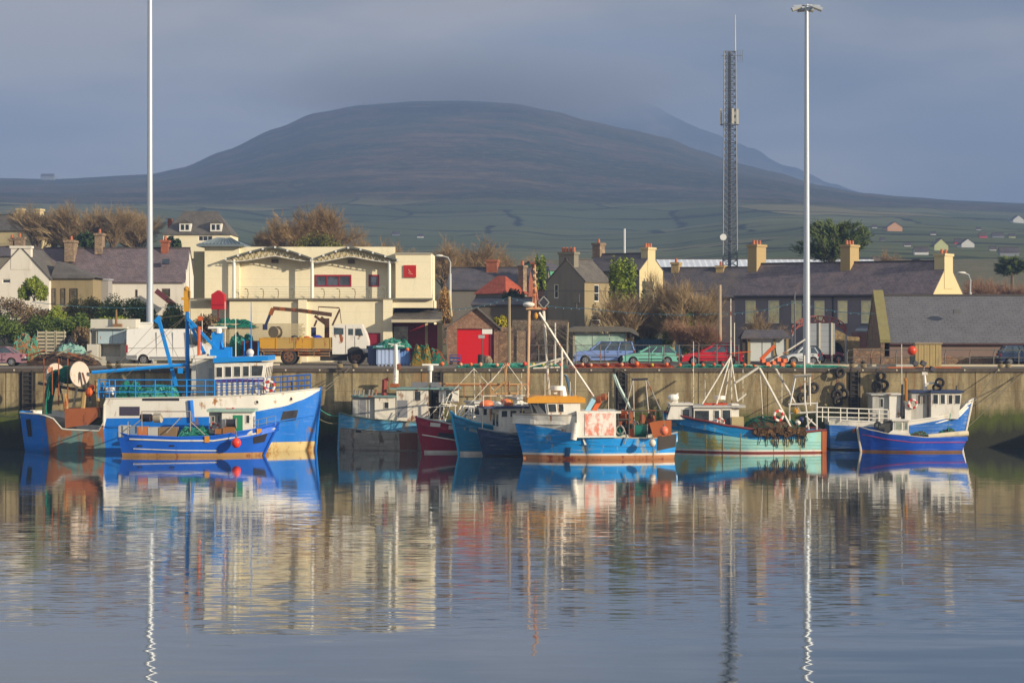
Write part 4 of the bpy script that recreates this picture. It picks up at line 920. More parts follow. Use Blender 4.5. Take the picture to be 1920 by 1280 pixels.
# ================================================================== boats
def lerp(a, b, t): return a + (b - a) * t
class Hull:
    """ship-shaped shell: sheer and bands given as photo columns/rows at the near side, real beam, flare and rake"""
    def __init__(s, root, Yc, B, pxs, pxb, sheer, bands, mats, plan, wlr, bul=.75, rail=None, deckmat=None, step=(), railr=.06, matfn=None, pw=1.25, stem=None):
        s.root, s.Yc, s.B, s.Yn = root, Yc, B, Yc - B / 2
        s.xs = (X(pxs[0], s.Yn), X(pxs[1], s.Yn)); s.xb = (X(pxb[0], s.Yn), X(pxb[1], s.Yn))
        s.sh = curve([(X(a, s.Yn), Z(b, s.Yn)) for a, b in sheer]); s.plan = curve(plan); s.wl = curve(wlr); s.pw = pw
        ts = sorted({i / 40 for i in range(41)} | {1 - .5 ** k * .05 for k in range(1, 4)} | set(((X(p, s.Yn) - s.xs[0]) / (s.xb[0] - s.xs[0])) + d for p in step for d in (-1e-3, 1e-3)))
        bf = [(m, curve([(X(a, s.Yn), Z(b, s.Yn)) for a, b in c]) if isinstance(c, list) else c) for m, c in bands]
        m = MB(); rows = []
        for t_ in ts:
            zt = s.ztop(t_); xd = lerp(s.xs[0], s.xb[0], t_)
            zl = [-.7, 0.0]
            for _, c in bf:
                z = c(xd) if callable(c) else c
                zl.append(min(max(z, zl[-1] + .002), zt - .001))
            zl.append(zt)
            rows.append([s.pt(t_, z) for z in zl])
        nz = len(rows[0]); msel = [bands[0][0]] + [b[0] for b in bands] + [mats[1]]
        mlist = mats[0]
        for sg in (1, -1):
            o = len(m.v)
            for r in rows:
                for p in r: m.v.append((p[0], Yc - sg * p[1], p[2]))
            for i in range(len(rows) - 1):
                for j in range(nz - 1):
                    q = [o + i * nz + j, o + (i + 1) * nz + j, o + (i + 1) * nz + j + 1, o + i * nz + j + 1]
                    m.f.append(q if sg > 0 else q[::-1])
                    mi = msel[j]
                    if matfn: mi = matfn(lerp(s.xs[0], s.xb[0], (ts[i] + ts[i + 1]) / 2) * FP / s.Yn + 960, j, mi)
                    m.m.append(mi)
        for j in range(nz - 1):
            a, b = rows[0][j], rows[0][j + 1]
            m.poly([(a[0], Yc - a[1], a[2]), (b[0], Yc - b[1], b[2]), (b[0], Yc + b[1], b[2]), (a[0], Yc + a[1], a[2])], matfn(960 + s.xs[0] * FP / s.Yn, j, msel[j]) if matfn else msel[j])
        for sg in (1, -1):                                      # inner face of the bulwark
            for i in range(len(rows) - 1):
                a, b = rows[i][-1], rows[i + 1][-1]; ia, ib = max(.01, a[1] - .09), max(.01, b[1] - .09)
                m.poly([(a[0], Yc - sg * a[1], a[2]), (b[0], Yc - sg * b[1], b[2]), (b[0], Yc - sg * ib, b[2]), (a[0], Yc - sg * ia, a[2])], mats[1])
                m.poly([(a[0], Yc - sg * ia, a[2]), (b[0], Yc - sg * ib, b[2]), (b[0], Yc - sg * ib, b[2] - bul), (a[0], Yc - sg * ia, a[2] - bul)], mats[2] if len(mats) > 2 else mats[1])
        s.hull = m.build('hull', mlist, root, smooth=True, world=True, ang=50)
        m = MB()
        for i in range(len(rows) - 1):
            a, b = rows[i][-1], rows[i + 1][-1]; ia, ib = max(.01, a[1] - .09), max(.01, b[1] - .09)
            m.poly([(a[0], Yc - ia, a[2] - bul), (b[0], Yc - ib, b[2] - bul), (b[0], Yc + ib, b[2] - bul), (a[0], Yc + ia, a[2] - bul)])
        m.build('deck', deckmat or paint('deck_grey', '#6d6a60', .8, .2, dirt=.3), root, world=True)
        if rail:
            m = MB()
            for sg in (1, -1): m.tube([(r[-1][0], Yc - sg * (r[-1][1] - .03), r[-1][2] + .01) for r in rows], railr, n=6)
            m.build('gunwale', rail, root, world=True, smooth=True)
        if stem:
            m = MB(); m.tube([(lerp(s.xb[1], s.xb[0], k / 5 * 1.02) + (.02 if s.xb[0] > s.xs[0] else -.02), Yc, s.ztop(1) * k / 5 * 1.03) for k in range(6)], .09, n=6); m.build('stem_post', stem, root, world=True, smooth=True)
    def ztop(s, t): return s.sh(lerp(s.xs[0], s.xb[0], t))
    def pt(s, t, z):
        zt = s.ztop(t); u = min(1.05, max(0, z / zt))
        xa = s.xs[1] + (s.xs[0] - s.xs[1]) * u; xb = s.xb[1] + (s.xb[0] - s.xb[1]) * u ** s.pw
        hb = s.B / 2 * s.plan(t); wl = s.wl(t); y = hb * (wl + (1 - wl) * u ** .8)
        if z < 0: y *= .55
        return (lerp(xa, xb, t), max(y, .02), z)
    def at(s, px, py, off=.012):
        Y = s.Yn; t = .5; z = 1
        for _ in range(6):
            x, z = X(px, Y), Z(py, Y); u = min(1.05, max(0, z / s.ztop(min(1, max(0, t)))))
            xa = s.xs[1] + (s.xs[0] - s.xs[1]) * u; xb = s.xb[1] + (s.xb[0] - s.xb[1]) * u ** s.pw
            t = min(1, max(0, (x - xa) / (xb - xa))); Y = s.Yc - s.pt(t, z)[1]
        return V((x, Y - off, z))
    def patch(s, name, corners, mat, off=.015, nu=8, nv=3, parent=None):
        """corners: four photo points, laid on the curved side"""
        (a, b, c, d) = [V(p) for p in corners]; m = MB()
        for v_ in range(nv + 1):
            for u_ in range(nu + 1):
                p = (a.lerp(b, u_ / nu)).lerp(d.lerp(c, u_ / nu), v_ / nv); m.v.append(tuple(s.at(p.x, p.y, off)))
        for v_ in range(nv):
            for u_ in range(nu):
                i = v_ * (nu + 1) + u_; m.f.append([i, i + 1, i + nu + 2, i + nu + 1]); m.m.append(0)
        return m.build(name, mat, parent or s.root, world=True)
    def stripe(s, name, pts, mat, r=.04, off=.0):
        m = MB(); q = []
        for (a, b), (c, d) in zip(pts, pts[1:]):
            for k in range(8): q.append(s.at(a + (c - a) * k / 8, b + (d - b) * k / 8, off))
        q.append(s.at(*pts[-1], off)); m.tube(q, r, n=6); return m.build(name, mat, s.root, world=True, smooth=True)

def pole(root, name, pts, r, mat, r1=None, n=6, parent=None):
    m = MB(); m.tube([P(*p) for p in pts], r, r1, n); return m.build(name, mat, parent or root, world=True, smooth=True)
def lines(root, name, segs, r, mat, parent=None, n=5):
    m = MB()
    for sg in segs: m.tube([P(*p) for p in sg], r, n=n)
    return m.build(name, mat, parent or root, world=True, smooth=True)
def pbox(root, name, a, b, Y0, Y1, mat, parent=None):
    """box between photo corners a (left, top) and b (right, bottom), front face at Y0"""
    m = MB(); m.box((X(a[0], Y0), Y0, Z(b[1], Y0)), (X(b[0], Y0), Y1, Z(a[1], Y0))); return m.build(name, mat, parent or root, world=True)
def house(root, name, a, b, Y0, Y1, mat, roof=None, wins=(), lean=(0, 0), rh=8, rov=(3, 3), gm=None, fm=None, side=(0, 0), sw=(.25, .8), rslope=0, roofname='roof'):
    """wheelhouse: px box with leaning ends, near-side windows in px, windows on the ends, and a roof slab"""
    gm = gm or glass('boat_glass', '#2a2f30', .08); fm = fm or mat
    z0, z1 = Z(b[1], Y0), Z(a[1], Y0); x0, x1 = X(a[0], Y0), X(b[0], Y0); l, r_ = lean[0] * Y0 / FP, lean[1] * Y0 / FP
    m = MB(); v = [(x0, Y0, z0), (x1, Y0, z0), (x1, Y1, z0), (x0, Y1, z0), (x0 + l, Y0, z1), (x1 + r_, Y0, z1), (x1 + r_, Y1, z1), (x0 + l, Y1, z1)]
    m.add(v, [(3, 2, 1, 0), (4, 5, 6, 7), (0, 1, 5, 4), (1, 2, 6, 5), (2, 3, 7, 6), (3, 0, 4, 7)])
    h = m.build(name, mat, root, world=True)
    for wn_ in wins:
        pa, pb, ta, tb = wn_[:4]
        m = MB(); A, B_ = P(pa, ta, Y0), P(pb, tb, Y0); f = .04
        sk = wn_[4] * Y0 / FP if len(wn_) > 4 else 0
        q = [(A.x, B_.z), (B_.x, B_.z), (B_.x + sk, A.z), (A.x, A.z)]
        for k in range(4):
            p0, p1 = q[k], q[(k + 1) % 4]; m.bar((p0[0], Y0 - .012, p0[1]), (p1[0], Y0 - .012, p1[1]), f, .03, 1)
        m.poly([(p[0], Y0 - .006, p[1]) for p in q]); m.build('window', [gm, fm], h, world=True)
    for e, cnt in enumerate(side):
        for i in range(cnt):
            ya, yb = lerp(Y0, Y1, (i + .12) / cnt), lerp(Y0, Y1, (i + .88) / cnt); sg = -1 if e == 0 else 1
            pts = [];
            for yy, f_ in ((ya, sw[0]), (yb, sw[0]), (yb, sw[1]), (ya, sw[1])):
                xx = (x0 + l * f_ if e == 0 else x1 + r_ * f_) + sg * .012; pts.append((xx, yy, z0 + (z1 - z0) * f_))
            m = MB(); m.poly(pts)
            for k in range(4): m.bar(pts[k], pts[(k + 1) % 4], .03, .04, 1)
            m.build('window', [gm, fm], h, world=True)
    if roof:
        m = MB(); k = Y0 / FP; xa, xb = x0 + l - rov[0] * k, x1 + r_ + rov[1] * k; sl_ = rslope * k
        v = [(xa, Y0 - .15, z1 + .003), (xb, Y0 - .15, z1 + .003 + sl_), (xb, Y1 + .15, z1 + .003 + sl_), (xa, Y1 + .15, z1 + .003)]
        v += [(p[0], p[1], p[2] + rh * k) for p in v]
        m.add(v, [(3, 2, 1, 0), (4, 5, 6, 7), (0, 1, 5, 4), (1, 2, 6, 5), (2, 3, 7, 6), (3, 0, 4, 7)]); m.build(roofname, roof, h, world=True)
    return h
def rails(root, pxs, pyt, pyb, Y, mat, r=.025, nbar=2, topr=None, name='railing', pyt2=None, pyb2=None):
    m = MB(); n = len(pxs)
    tp = lambda i: lerp(pyt, pyt2 if pyt2 is not None else pyt, i / max(1, n - 1)); bt = lambda i: lerp(pyb, pyb2 if pyb2 is not None else pyb, i / max(1, n - 1))
    for i, px in enumerate(pxs): m.tube([P(px, bt(i), Y), P(px, tp(i), Y)], r, n=5)
    for k in range(nbar):
        f = k / nbar; m.tube([P(pxs[0], lerp(tp(0), bt(0), f), Y), P(pxs[-1], lerp(tp(n - 1), bt(n - 1), f), Y)], topr or r, n=5)
    return m.build(name, mat, root, world=True)
def ring(root, px, py, Y, r=.38, ax=(0, -1, 0), name='lifebuoy', parent=None):
    m = MB(); m.torus(P(px, py, Y), ax, r * .78, r * .22, 24, 8, seg=lambda f: 1 if int(f * 8) % 2 else 0)
    return m.build(name, [paint('buoy_red', '#b3281c', .5, .1), paint('buoy_white', '#cfc9bd', .5, .08)], parent or root, world=True, smooth=True)
def buoy(label, px, py, Y, r, col, group, rope=True):
    t_ = thing('fender_buoy', label, 'buoy', tuple(P(px, py, Y)), 0, group)
    m = MB(); m.ball((0, 0, 0), r, 16, 10, (1, 1, 1.08)); b = m.build('float', paint('buoy_' + col.strip('#'), col, .45, .12, 2, dirt=.08), t_, smooth=True)
    m = MB(); m.tube([(0, 0, r), (0, 0, r * 1.35)], r * .22, n=8); m.build('eye', paint('buoy_eye', '#4a5560', .6), t_)
    if rope:
        m = MB(); m.tube([(0, 0, r * 1.3), (0, .06, r * 2.6)], .02, n=5); m.build('lanyard', paint('rope_tan', '#8a7a58', .9), t_)
    return t_
def heap(root, name, pxa, pxb, pyt, pyb, Y0, Y1, mat, seed=1, lumps=5, strands=50, smat=None, sr=.025, world=True, n=30, wid=1.0, base=.28):
    """a tumbled pile of netting: a lumpy mound with loose strands lying on it"""
    rg = random.Random(seed); x0, x1 = X(pxa, Y0), X(pxb, Y0); z0, z1 = Z(pyb, Y0), Z(pyt, Y0); m = MB()
    L = [(rg.uniform(.12, .88), rg.uniform(.2, .8), rg.uniform(.55, 1), rg.uniform(.22, .42) * wid) for _ in range(lumps)]
    def hgt(u, v):
        e = max(0, 1 - (2 * u - 1) ** 4) ** .5 * max(0, 1 - (2 * v - 1) ** 4) ** .5
        k = max(a * math.exp(-((u - p) ** 2 + (v - q) ** 2 * .6) / w_ ** 2) for p, q, a, w_ in L)
        return z0 + (z1 - z0) * e * (base + (1 - base) * k ** .6 + .2 * noise.noise((u * 7 + seed, v * 7, seed)) + .1 * noise.noise((u * 19 + seed, v * 19, seed)))
    for j in range(n + 1):
        for i in range(n + 1): m.v.append((lerp(x0, x1, i / n), lerp(Y0, Y1, j / n), hgt(i / n, j / n)))
    for j in range(n):
        for i in range(n):
            a = j * (n + 1) + i; m.f.append([a, a + 1, a + n + 2, a + n + 1]); m.m.append(0)
    for _ in range(strands):
        u, v, d = rg.uniform(.08, .92), rg.uniform(.05, .9), rg.uniform(0, 6.3); pts = []
        for k in range(7):
            u = min(.97, max(.03, u + math.cos(d) * .04)); v = min(.97, max(.03, v + math.sin(d) * .04)); d += rg.uniform(-.7, .7)
            pts.append((lerp(x0, x1, u), lerp(Y0, Y1, v), hgt(u, v) + .02))
        m.tube(pts, sr, n=4, m=1, cap=False)
    return m.build(name, [mat, smat or mat], root, smooth=True, world=world)

W = paint('boat_white', '#d6d1c5', .4, .06, .8, dirt=.28, dcol='#a08c6c', rust=.12, rs=2.5, rcol='#9a6a3c')
WR = paint('boat_white_rusty', '#cfc8b8', .5, .08, .8, rust=.42, rs=2.2, rcol='#7a4a28', dirt=.25)
WD = paint('boat_white_dull_shaded', '#a9a79f', .55, .08, .8, dirt=.3)  # dull white; on cabin faces its grey also carries their shade
BLU = paint('trawler_blue', '#0668c0', .4, .10, .5, dirt=.3, dcol='#3a78a8', rust=.12, rs=1.8, rcol='#7a5a3c', plank=.12)
BLS = paint('boat_blue_strong', '#1458bc', .4, .12, .6, dirt=.12, dcol='#274f80')
BLG = paint('boat_blue_steel', '#0f7cc8', .4, .1)
RUSTY = paint('rusty_teal', '#587872', .75, .3, 1.2, rust=.95, rs=1.3, rcol='#86502a', dirt=.3)
RUST = paint('rust_plate', '#8a4a22', .8, .3, 1.5, rust=.4, rcol='#5a2c14')
YEL = paint('machine_yellow', '#c08a1c', .5, .15, 2, rust=.2)
BLK = paint('dark_panel', '#26242a', .6, .2)
NETG = netmat('net_green', '#0f5c4a', '#26806a'); NETT = netmat('net_turquoise', '#2f8f7a', '#66b8a0'); NETD = netmat('net_dark', '#3c2e22', '#6a5236'); NETO = netmat('net_orange', '#8f3c1a', '#b55a28')
STEEL = paint('weathered_steel', '#8f8b82', .5, .15, 2, rust=.3, metal=.2)
WST = paint('white_spar', '#cdc6b6', .5, .08, 1.5, rust=.3, rs=4)
ROPE = paint('rope_grey', '#6a624f', .9, .2)
ORP = paint('orange_primer', '#c0561c', .6, .15, 2, rust=.2)

# ---- A: the big blue and white trawler
Yc = 146.9
A = thing('trawler', 'large blue and white stern trawler with net drum, blue mast and wheelhouse', 'trawler', (X(330, Yc), Yc, 0))
RB = paint('rust_streaked_white', '#c9b27a', .6, .2, 1, rust=.55, rs=1.5, rcol='#a8721c')
def am(px, j, mi):
    if px < 84: return 0
    if px < 193: return 2
    if j <= 1: return 3 if px > 488 else 0
    return mi
HA = Hull(A, Yc, 5.6, (29, 38), (594, 584), [(20, 775), (76, 777), (98, 784), (118, 805), (193, 808), (195.5, 747), (290, 746), (400, 744), (500, 739), (594, 731)],
    [(0, .62), (0, [(0, 806), (193, 808), (197, 784), (300, 783), (405, 781), (470, 773), (528, 764), (567, 750), (594, 734)])], ([BLU, W, RUSTY, RB], 1),
    [(0, .55), (.05, .8), (.11, 1), (.62, 1), (.8, .84), (.92, .45), (1, .02)], [(0, .9), (.2, .95), (.6, .95), (.8, .72), (.95, .4), (1, .3)], bul=.35, rail=paint('trawler_rail', '#b9b4a6', .5, .1), step=(84, 116, 194.3), matfn=am, stem=BLU)
HA.patch('side_window', [(224, 762), (262, 762), (262, 779), (224, 779)], paint('dim_mauve', '#403a48', .4))
HA.patch('name_board', [(531, 771), (559, 768), (555, 787), (525, 791)], BLK)
HA.patch('stern_grille', [(45, 786), (57, 785), (60, 818), (49, 818)], paint('black_mesh', '#1c1f26', .7), nu=3)
for px, py in ((482, 753.5), (545.5, 747.5)):
    m = MB(); c = HA.at(px, py, .0); m.torus(c + V((0, -.02, 0)), (0, 1, 0), .12, .03, 14, 6); m.cyl(c + V((0, -.015, 0)), (0, 1, 0), .12, .03, 14, 1); m.build('porthole', [W, BLK], A, world=True)
HA.stripe('rubbing_strake', [(200, 801), (330, 801), (480, 797), (588, 778)], BLU, .05)
m = MB(); m.tube([HA.at(357, 750, -.02), HA.at(360, 790, -.02)], .2, n=8); m.build('discharge_pipe', BLU, A, world=True)
pbox(A, 'shelter_slot', (267, 746.5), (336, 751), 144.085, 144.3, BLK)
Yw = 144.9
wh = house(A, 'wheelhouse', (403, 680), (490, 743), Yw, 149.0, W, BLG, [(405, 417, 688, 707), (421.5, 434, 687, 706.5), (438, 451, 686.5, 706), (455, 467, 686, 705.5), (471, 491, 685, 705, 3)], lean=(-1, 10), rh=9, rov=(2, 3), side=(0, 4), sw=(.55, .88), rslope=4)
pbox(A, 'purple_band', (404, 711), (494, 716), Yw - .02, Yw - .003, paint('purple_band', '#4a2f7a', .5), wh)
house(A, 'casing', (359, 672), (402, 745), Yw + .8, 148.8, WD, W, [(391, 399, 690, 740)], gm=paint('casing_door', '#8b9298', .5), rh=5)  # white casing, its shade put into the greyer colour
m = MB(); m.prism([P(361, 680, Yw + .7), P(386, 672, Yw + .7), P(386, 664, Yw + .7), P(362, 668, Yw + .7)], (0, 1.6, 0)); m.build('vent_hood', W, A, world=True)
# rig
pole(A, 'mast', [(352, 742, 146.6), (351, 582, 146.6)], .17, BLG, .13, 8)
m = MB()
for a, b in (((353, 598), (420, 668)), ((356, 606), (384, 664)), ((298, 600), (331, 724))): m.bar(P(*a, 146.3), P(*b, 146.3), .24, .2)
m.bar(P(292, 604, 146.3), P(300, 594, 146.3), .3, .3); m.build('derrick', BLG, A, world=True)
pole(A, 'boom', [(172, 698, 145.2), (352, 683, 146.2)], .13, BLG)
pbox(A, 'boom_block', (333, 690), (342, 700), 145.8, 146.1, BLG)
m = MB(); m.cbox(P(350, 572, 146.6), (.34, .34, .9)); m.cbox(P(351, 552, 146.6), (.44, .3, .5)); m.cbox(P(348, 560, 146.5), (.6, .16, .16)); m.ball(P(350, 542, 146.6), .2); m.build('masthead_light', YEL, A, world=True)
pole(A, 'aerial', [(349, 540, 146.6), (349, 505, 146.6)], .03, W)
pole(A, 'orange_spar', [(373, 668, 146), (373, 612, 146)], .11, ORP)
m = MB(); m.cbox(P(414, 668, 146.5), (1.3, 1.4, 1.0)); m.cbox(P(408, 641, 146.6), (.75, .6, 1.3)); m.bar(P(398, 668, 146.2), P(404, 622, 146.5), .2, .2); m.bar(P(420, 664, 146.2), P(410, 625, 146.5), .16, .16); m.cbox(P(428, 660, 146.3), (.5, .5, .7)); m.build('gantry_tower', BLG, A, world=True)
m = MB(); m.cbox(P(408, 614, 146.4), (1.28, .18, .16)); m.cyl(P(410, 620, 146.4), (0, 0, 1), .22, .34, 10); m.build('radar', paint('radar_white', '#d5d2c8', .4, .04), A, world=True)
for px, y0_, y1_, mt in ((422, 660, 566, W), (442, 668, 594, W), (471, 662, 566, BLG), (458, 668, 636, BLG), (484, 666, 640, BLG), (358, 640, 470, STEEL), (379, 670, 582, W)): pole(A, 'aerial', [(px, y0_, 146.4), (px - (4 if y1_ < 500 else 0), y1_, 146.4)], .035 if mt is not BLG else .06, mt, .02)
m = MB(); m.ball(P(469, 661, 146.2), .27, 12, 8); m.cyl(P(469, 668, 146.2), (0, 0, 1), .2, .3, 10); m.build('satellite_dome', paint('dome_pale', '#c4bdb4', .5, .1), A, world=True, smooth=True)
m = MB(); m.cbox(P(375.5, 597, 146), (.3, .1, .3)); m.build('signal_flag', ORP, A, world=True)
# rails, nets, ropes
rails(A, [184, 205, 216, 254, 291, 322, 350, 385, 402], 712, 746, 144.35, BLG, .045, 3, .04, 'railing')
rails(A, [404, 414, 424, 434, 444, 454, 464, 474, 484, 494], 712, 742, 144.5, paint('rail_blue_dark', '#12509a', .45, .1), .035, 3, .03, 'railing', 708, 739)
m = MB(); bp_ = [HA.at(px, 738.5 - (px - 500) * .085, -.12) for px in (500, 514, 526, 538, 549, 560, 571, 582)]
for i, p in enumerate(bp_):
    m.tube([p, p + V((0, 0, 1.12))], .035, n=5)
    if i:
        for f in (1.12, .75, .38): m.tube([bp_[i - 1] + V((0, 0, f)), p + V((0, 0, f))], .03, n=5)
m.build('railing', paint('rail_blue_dark', '#12509a'), A, world=True)
rails(A, [404, 450, 500, 540, 582], 713, 740, 149.2, paint('rail_blue_dark', '#12509a'), .035, 3, .03, 'railing', 703, 733)
ring(A, 505, 724, 144.4, .42)
heap(A, 'net', 214, 262, 716, 748, 144.6, 147.5, NETG, 3, 4, 40, NETT); heap(A, 'net', 254, 330, 722, 748, 144.5, 147.8, NETT, 5, 5, 60, NETG)
m = MB(); m.cyl(P(207, 733, 145), (1, -.3, 0), .28, .5, 14); m.build('rope_drum', W, A, world=True)
lines(A, 'rigging', [((351, 590, 146.6), (190, 714, 145)), ((351, 590, 146.6), (230, 712, 144.5)), ((298, 598, 146.3), (215, 690, 145)), ((300, 606, 146.3), (350, 700, 146)), ((351, 600, 146.5), (372, 705, 145)), ((350, 590, 146.6), (300, 596, 146.3))], .014, ROPE)
# stern: net drum on its gallows
ax_ = V((.80, -.60, 0)); cR, cL = P(149, 701, 144.9), P(104, 704, 146.4)
dr = MB(); mid = (cR + cL) / 2; dr.cyl(mid, cR - cL, .42, (cR - cL).length, 18, 1)
for c, r_ in ((cR, .86), (cL, .86)):
    dr.cyl(c, cR - cL, r_, .09, 30)
    for k in range(6): dr.bar(c + V((0, -.06, 0)) + V((0, 0, 1)) * .1, c + (cR - cL).normalized() * .07 + V((0, 0, 1)) * .1, .1, .1, 2)
dr.ball(mid, .62, 16, 10, (1.1, 1, 1), 1, .15)
dr.build('net_drum', [paint('drum_flange', '#b8a898', .6, .15, 1.5, rust=.25, rs=2), NETG, RUST], A, world=True, smooth=True)
m = MB()
for c in (cR + V((.12, -.12, 0)), cL + V((-.1, .1, 0))):
    m.bar(c + V((-.05, 0, .1)), c + V((-.55, 0, -2.3)), .12, .12); m.bar(c + V((.1, 0, .1)), c + V((.7, 0, -2.0)), .12, .12)
m.bar(P(72, 718, 146.2), P(190, 738, 145), .16, .2); m.build('gallows', paint('gallows_dark', '#4a4843', .7, .25, rust=.35), A, world=True)
m = MB()                                                       # green trawl hanging from the drum
pr = [(98, 697), (91, 706), (85, 730), (80, 755), (77, 776)]
for i, (a, b) in enumerate(pr):
    for k in range(5): m.v.append(tuple(P(a + k * 4.6 + (1.5 if i == 4 else 0), b + rnd.uniform(-1, 1), 145.6 - .25 * math.sin(k * 1.7) - i * .12)))
for i in range(4):
    for k in range(4): q_ = i * 5 + k; m.f.append([q_, q_ + 1, q_ + 6, q_ + 5]); m.m.append(0)
m.build('hanging_net', NETG, A, world=True, smooth=True)
m = MB(); m.prism([P(121, 766, 144.4), P(186, 764, 144.4), P(182, 782, 144.2), P(165, 796, 144.2), P(122, 802, 144.2)], (0, 2.2, 0)); m.build('stern_hatch', RUST, A, world=True)
for a, b, r_ in (((155, 766), (158, 735), .16), ((186, 782), (180, 712), .12), ((124, 770), (121, 738), .16)): pole(A, 'stern_post', [(*a, 144.6), (*b, 144.6)], r_, paint('post_ochre', '#a08350', .7, .25, 2, rust=.3))
for px, y0_, y1_ in ((82, 776, 672), (98, 740, 688), (110, 760, 672), (127, 770, 672)): pole(A, 'stern_pole', [(px, y0_, 144.8), (px, y1_, 144.8)], .04, RUST)
m = MB(); m.ball(P(168, 735, 144.7), .3, 10, 7, jit=.3); m.ball(P(172, 726, 144.9), .22, 8, 6, jit=.3); m.build('orange_float', ORP, A, world=True)
m = MB(); m.cyl(P(48, 774, 146), (1, 0, 0), .16, .8, 10); m.build('stern_roller', BLG, A, world=True)
for a in (190, 193, 200, 204): pole(A, 'winch_post', [(a, 746, 145), (a, 716, 145)], .07, BLG)

# ---- B: small blue boat outside it
Yc = 141.2
Bt = thing('fishing_boat', 'small open blue fishing boat, green and white cabin, orange buoy at its side', 'fishing boat', (X(365, Yc), Yc, 0), group='small fishing boats along the quay')
bst = paint('white_strake', '#cfc9bd', .5, .08, dirt=.2)
HB = Hull(Bt, Yc, 2.9, (217, 226), (518, 489), [(217, 812), (245, 817), (330, 820), (400, 818), (460, 808), (518, 795)], [(1, .22), (0, 1.0)], ([BLS, paint('boot_rust', '#a8804a', .6, .2, rust=.5)], 0), [(0, .62), (.15, .85), (.4, 1), (.7, .92), (.88, .55), (1, .02)], [(0, .85), (.5, .9), (.8, .6), (1, .3)], bul=.5, rail=BLS, stem=BLS)
HB.stripe('white_strake', [(243, 823), (330, 826), (400, 826), (465, 816), (516, 803)], bst, .06); HB.stripe('lower_strake', [(250, 841), (330, 844), (407, 844.5)], bst, .035)
HB.patch('bow_panel', [(475, 819), (502, 812), (496, 828), (475, 832)], BLK)
for px, py in ((388, 823), (486, 809)): HB.patch('fender_pad', [(px - 4, py - 6), (px + 5, py - 6), (px + 5, py + 6), (px - 4, py + 6)], paint('pad_orange', '#c8861c', .6), off=.09, nu=2)
for px in (262, 322): HB.patch('scupper', [(px - 5, 834), (px + 5, 834), (px + 5, 837), (px - 5, 837)], BLK, nu=2)
gv = paint('cabin_green_grey', '#8fa79a', .5, .1, dirt=.2)
ch = house(Bt, 'cabin', (416, 772), (473, 814), 140.3, 142.0, W, gv, [(461, 468, 778, 793)], rh=5, rov=(28, 5), side=(2, 2))
pbox(Bt, 'door', (437, 778), (455, 814), 140.28, 140.297, paint('cabin_green', '#1f7a56', .5, .1), ch)
house(Bt, 'cabin_side', (392, 772), (415.5, 812), 140.6, 142.0, WD, None, [(397, 402, 780, 790), (408, 413, 779, 792)])  # left face of the cabin, shade painted in as grey
ring(Bt, 402, 799, 140.5, .3)
m = MB(); m.cyl(P(433, 793, 140.1), (1, 0, 0), .28, .65, 14); m.cyl(P(424, 793, 140.1), (1, 0, 0), .34, .05, 14, 1); m.cyl(P(443, 793, 140.1), (1, 0, 0), .34, .05, 14, 1); m.build('pot_hauler', [BLK, STEEL], Bt, world=True)
m = MB(); m.cbox(P(430, 806, 140.2), (.8, .6, .45)); m.cbox(P(411, 808, 140.2), (.5, .5, .35)); m.build('fish_box', paint('plank_brown', '#8a5a2c', .7, .25), Bt, world=True)
lines(Bt, 'gantry', [((266, 808, 140), (266, 771, 140)), ((357, 808, 140), (357, 771, 140)), ((266, 771, 140), (357, 771, 140)), ((266, 771, 142.3), (357, 771, 142.3)), ((266, 771, 140), (266, 771, 142.3)), ((357, 771, 140), (357, 771, 142.3)), ((357, 790, 140), (384, 815, 140)), ((240, 806, 140), (266, 785, 140)), ((312, 811, 140), (338, 783, 140.4)), ((240, 815, 140), (240, 790, 140))], .035, STEEL)
m = MB(); m.cyl(P(274, 783, 140.6), (1, -.3, 0), .27, .7, 14); m.cyl(P(296, 783, 140.6), (1, -.2, 0), .33, .5, 14, 1); m.cyl(P(288, 783, 140.6), (1, -.2, 0), .2, .7, 10, 2); m.build('winch', [BLK, paint('winch_pale', '#a39a86', .6, .2), RUST], Bt, world=True, smooth=True)
for a, b, c_, mt in ((222, 242, 798, WD), (243, 258, 799, paint('crate_blue_grey', '#6d7f95', .6, .15)), (259, 276, 800, paint('crate_orange', '#b06a3a', .6, .2)), (277, 296, 801, WD), (297, 331, 801, paint('crate_brown', '#7a6242', .7, .25))): pbox(Bt, 'fish_crate', (a, c_), (b, 819), 140.25, 141.2, mt)
heap(Bt, 'net', 332, 398, 799, 822, 140.1, 141.8, NETG, 9, 4, 50, NETT)
rails(Bt, [468, 484, 500, 517], 790, 808, 140.9, STEEL, .02, 2, .02, 'railing', 779, 797)
m = MB(); m.ball(P(437, 766, 140.8), .1); m.bar(P(424, 766, 140.8), P(456, 770, 140.8), .18, .1); m.build('roof_light', paint('light_red', '#a52a22', .5), Bt, world=True)
buoy('bright orange ball fender on the small blue boat', 443, 830, 139.6, .31, '#d8341a', 'ball fenders')

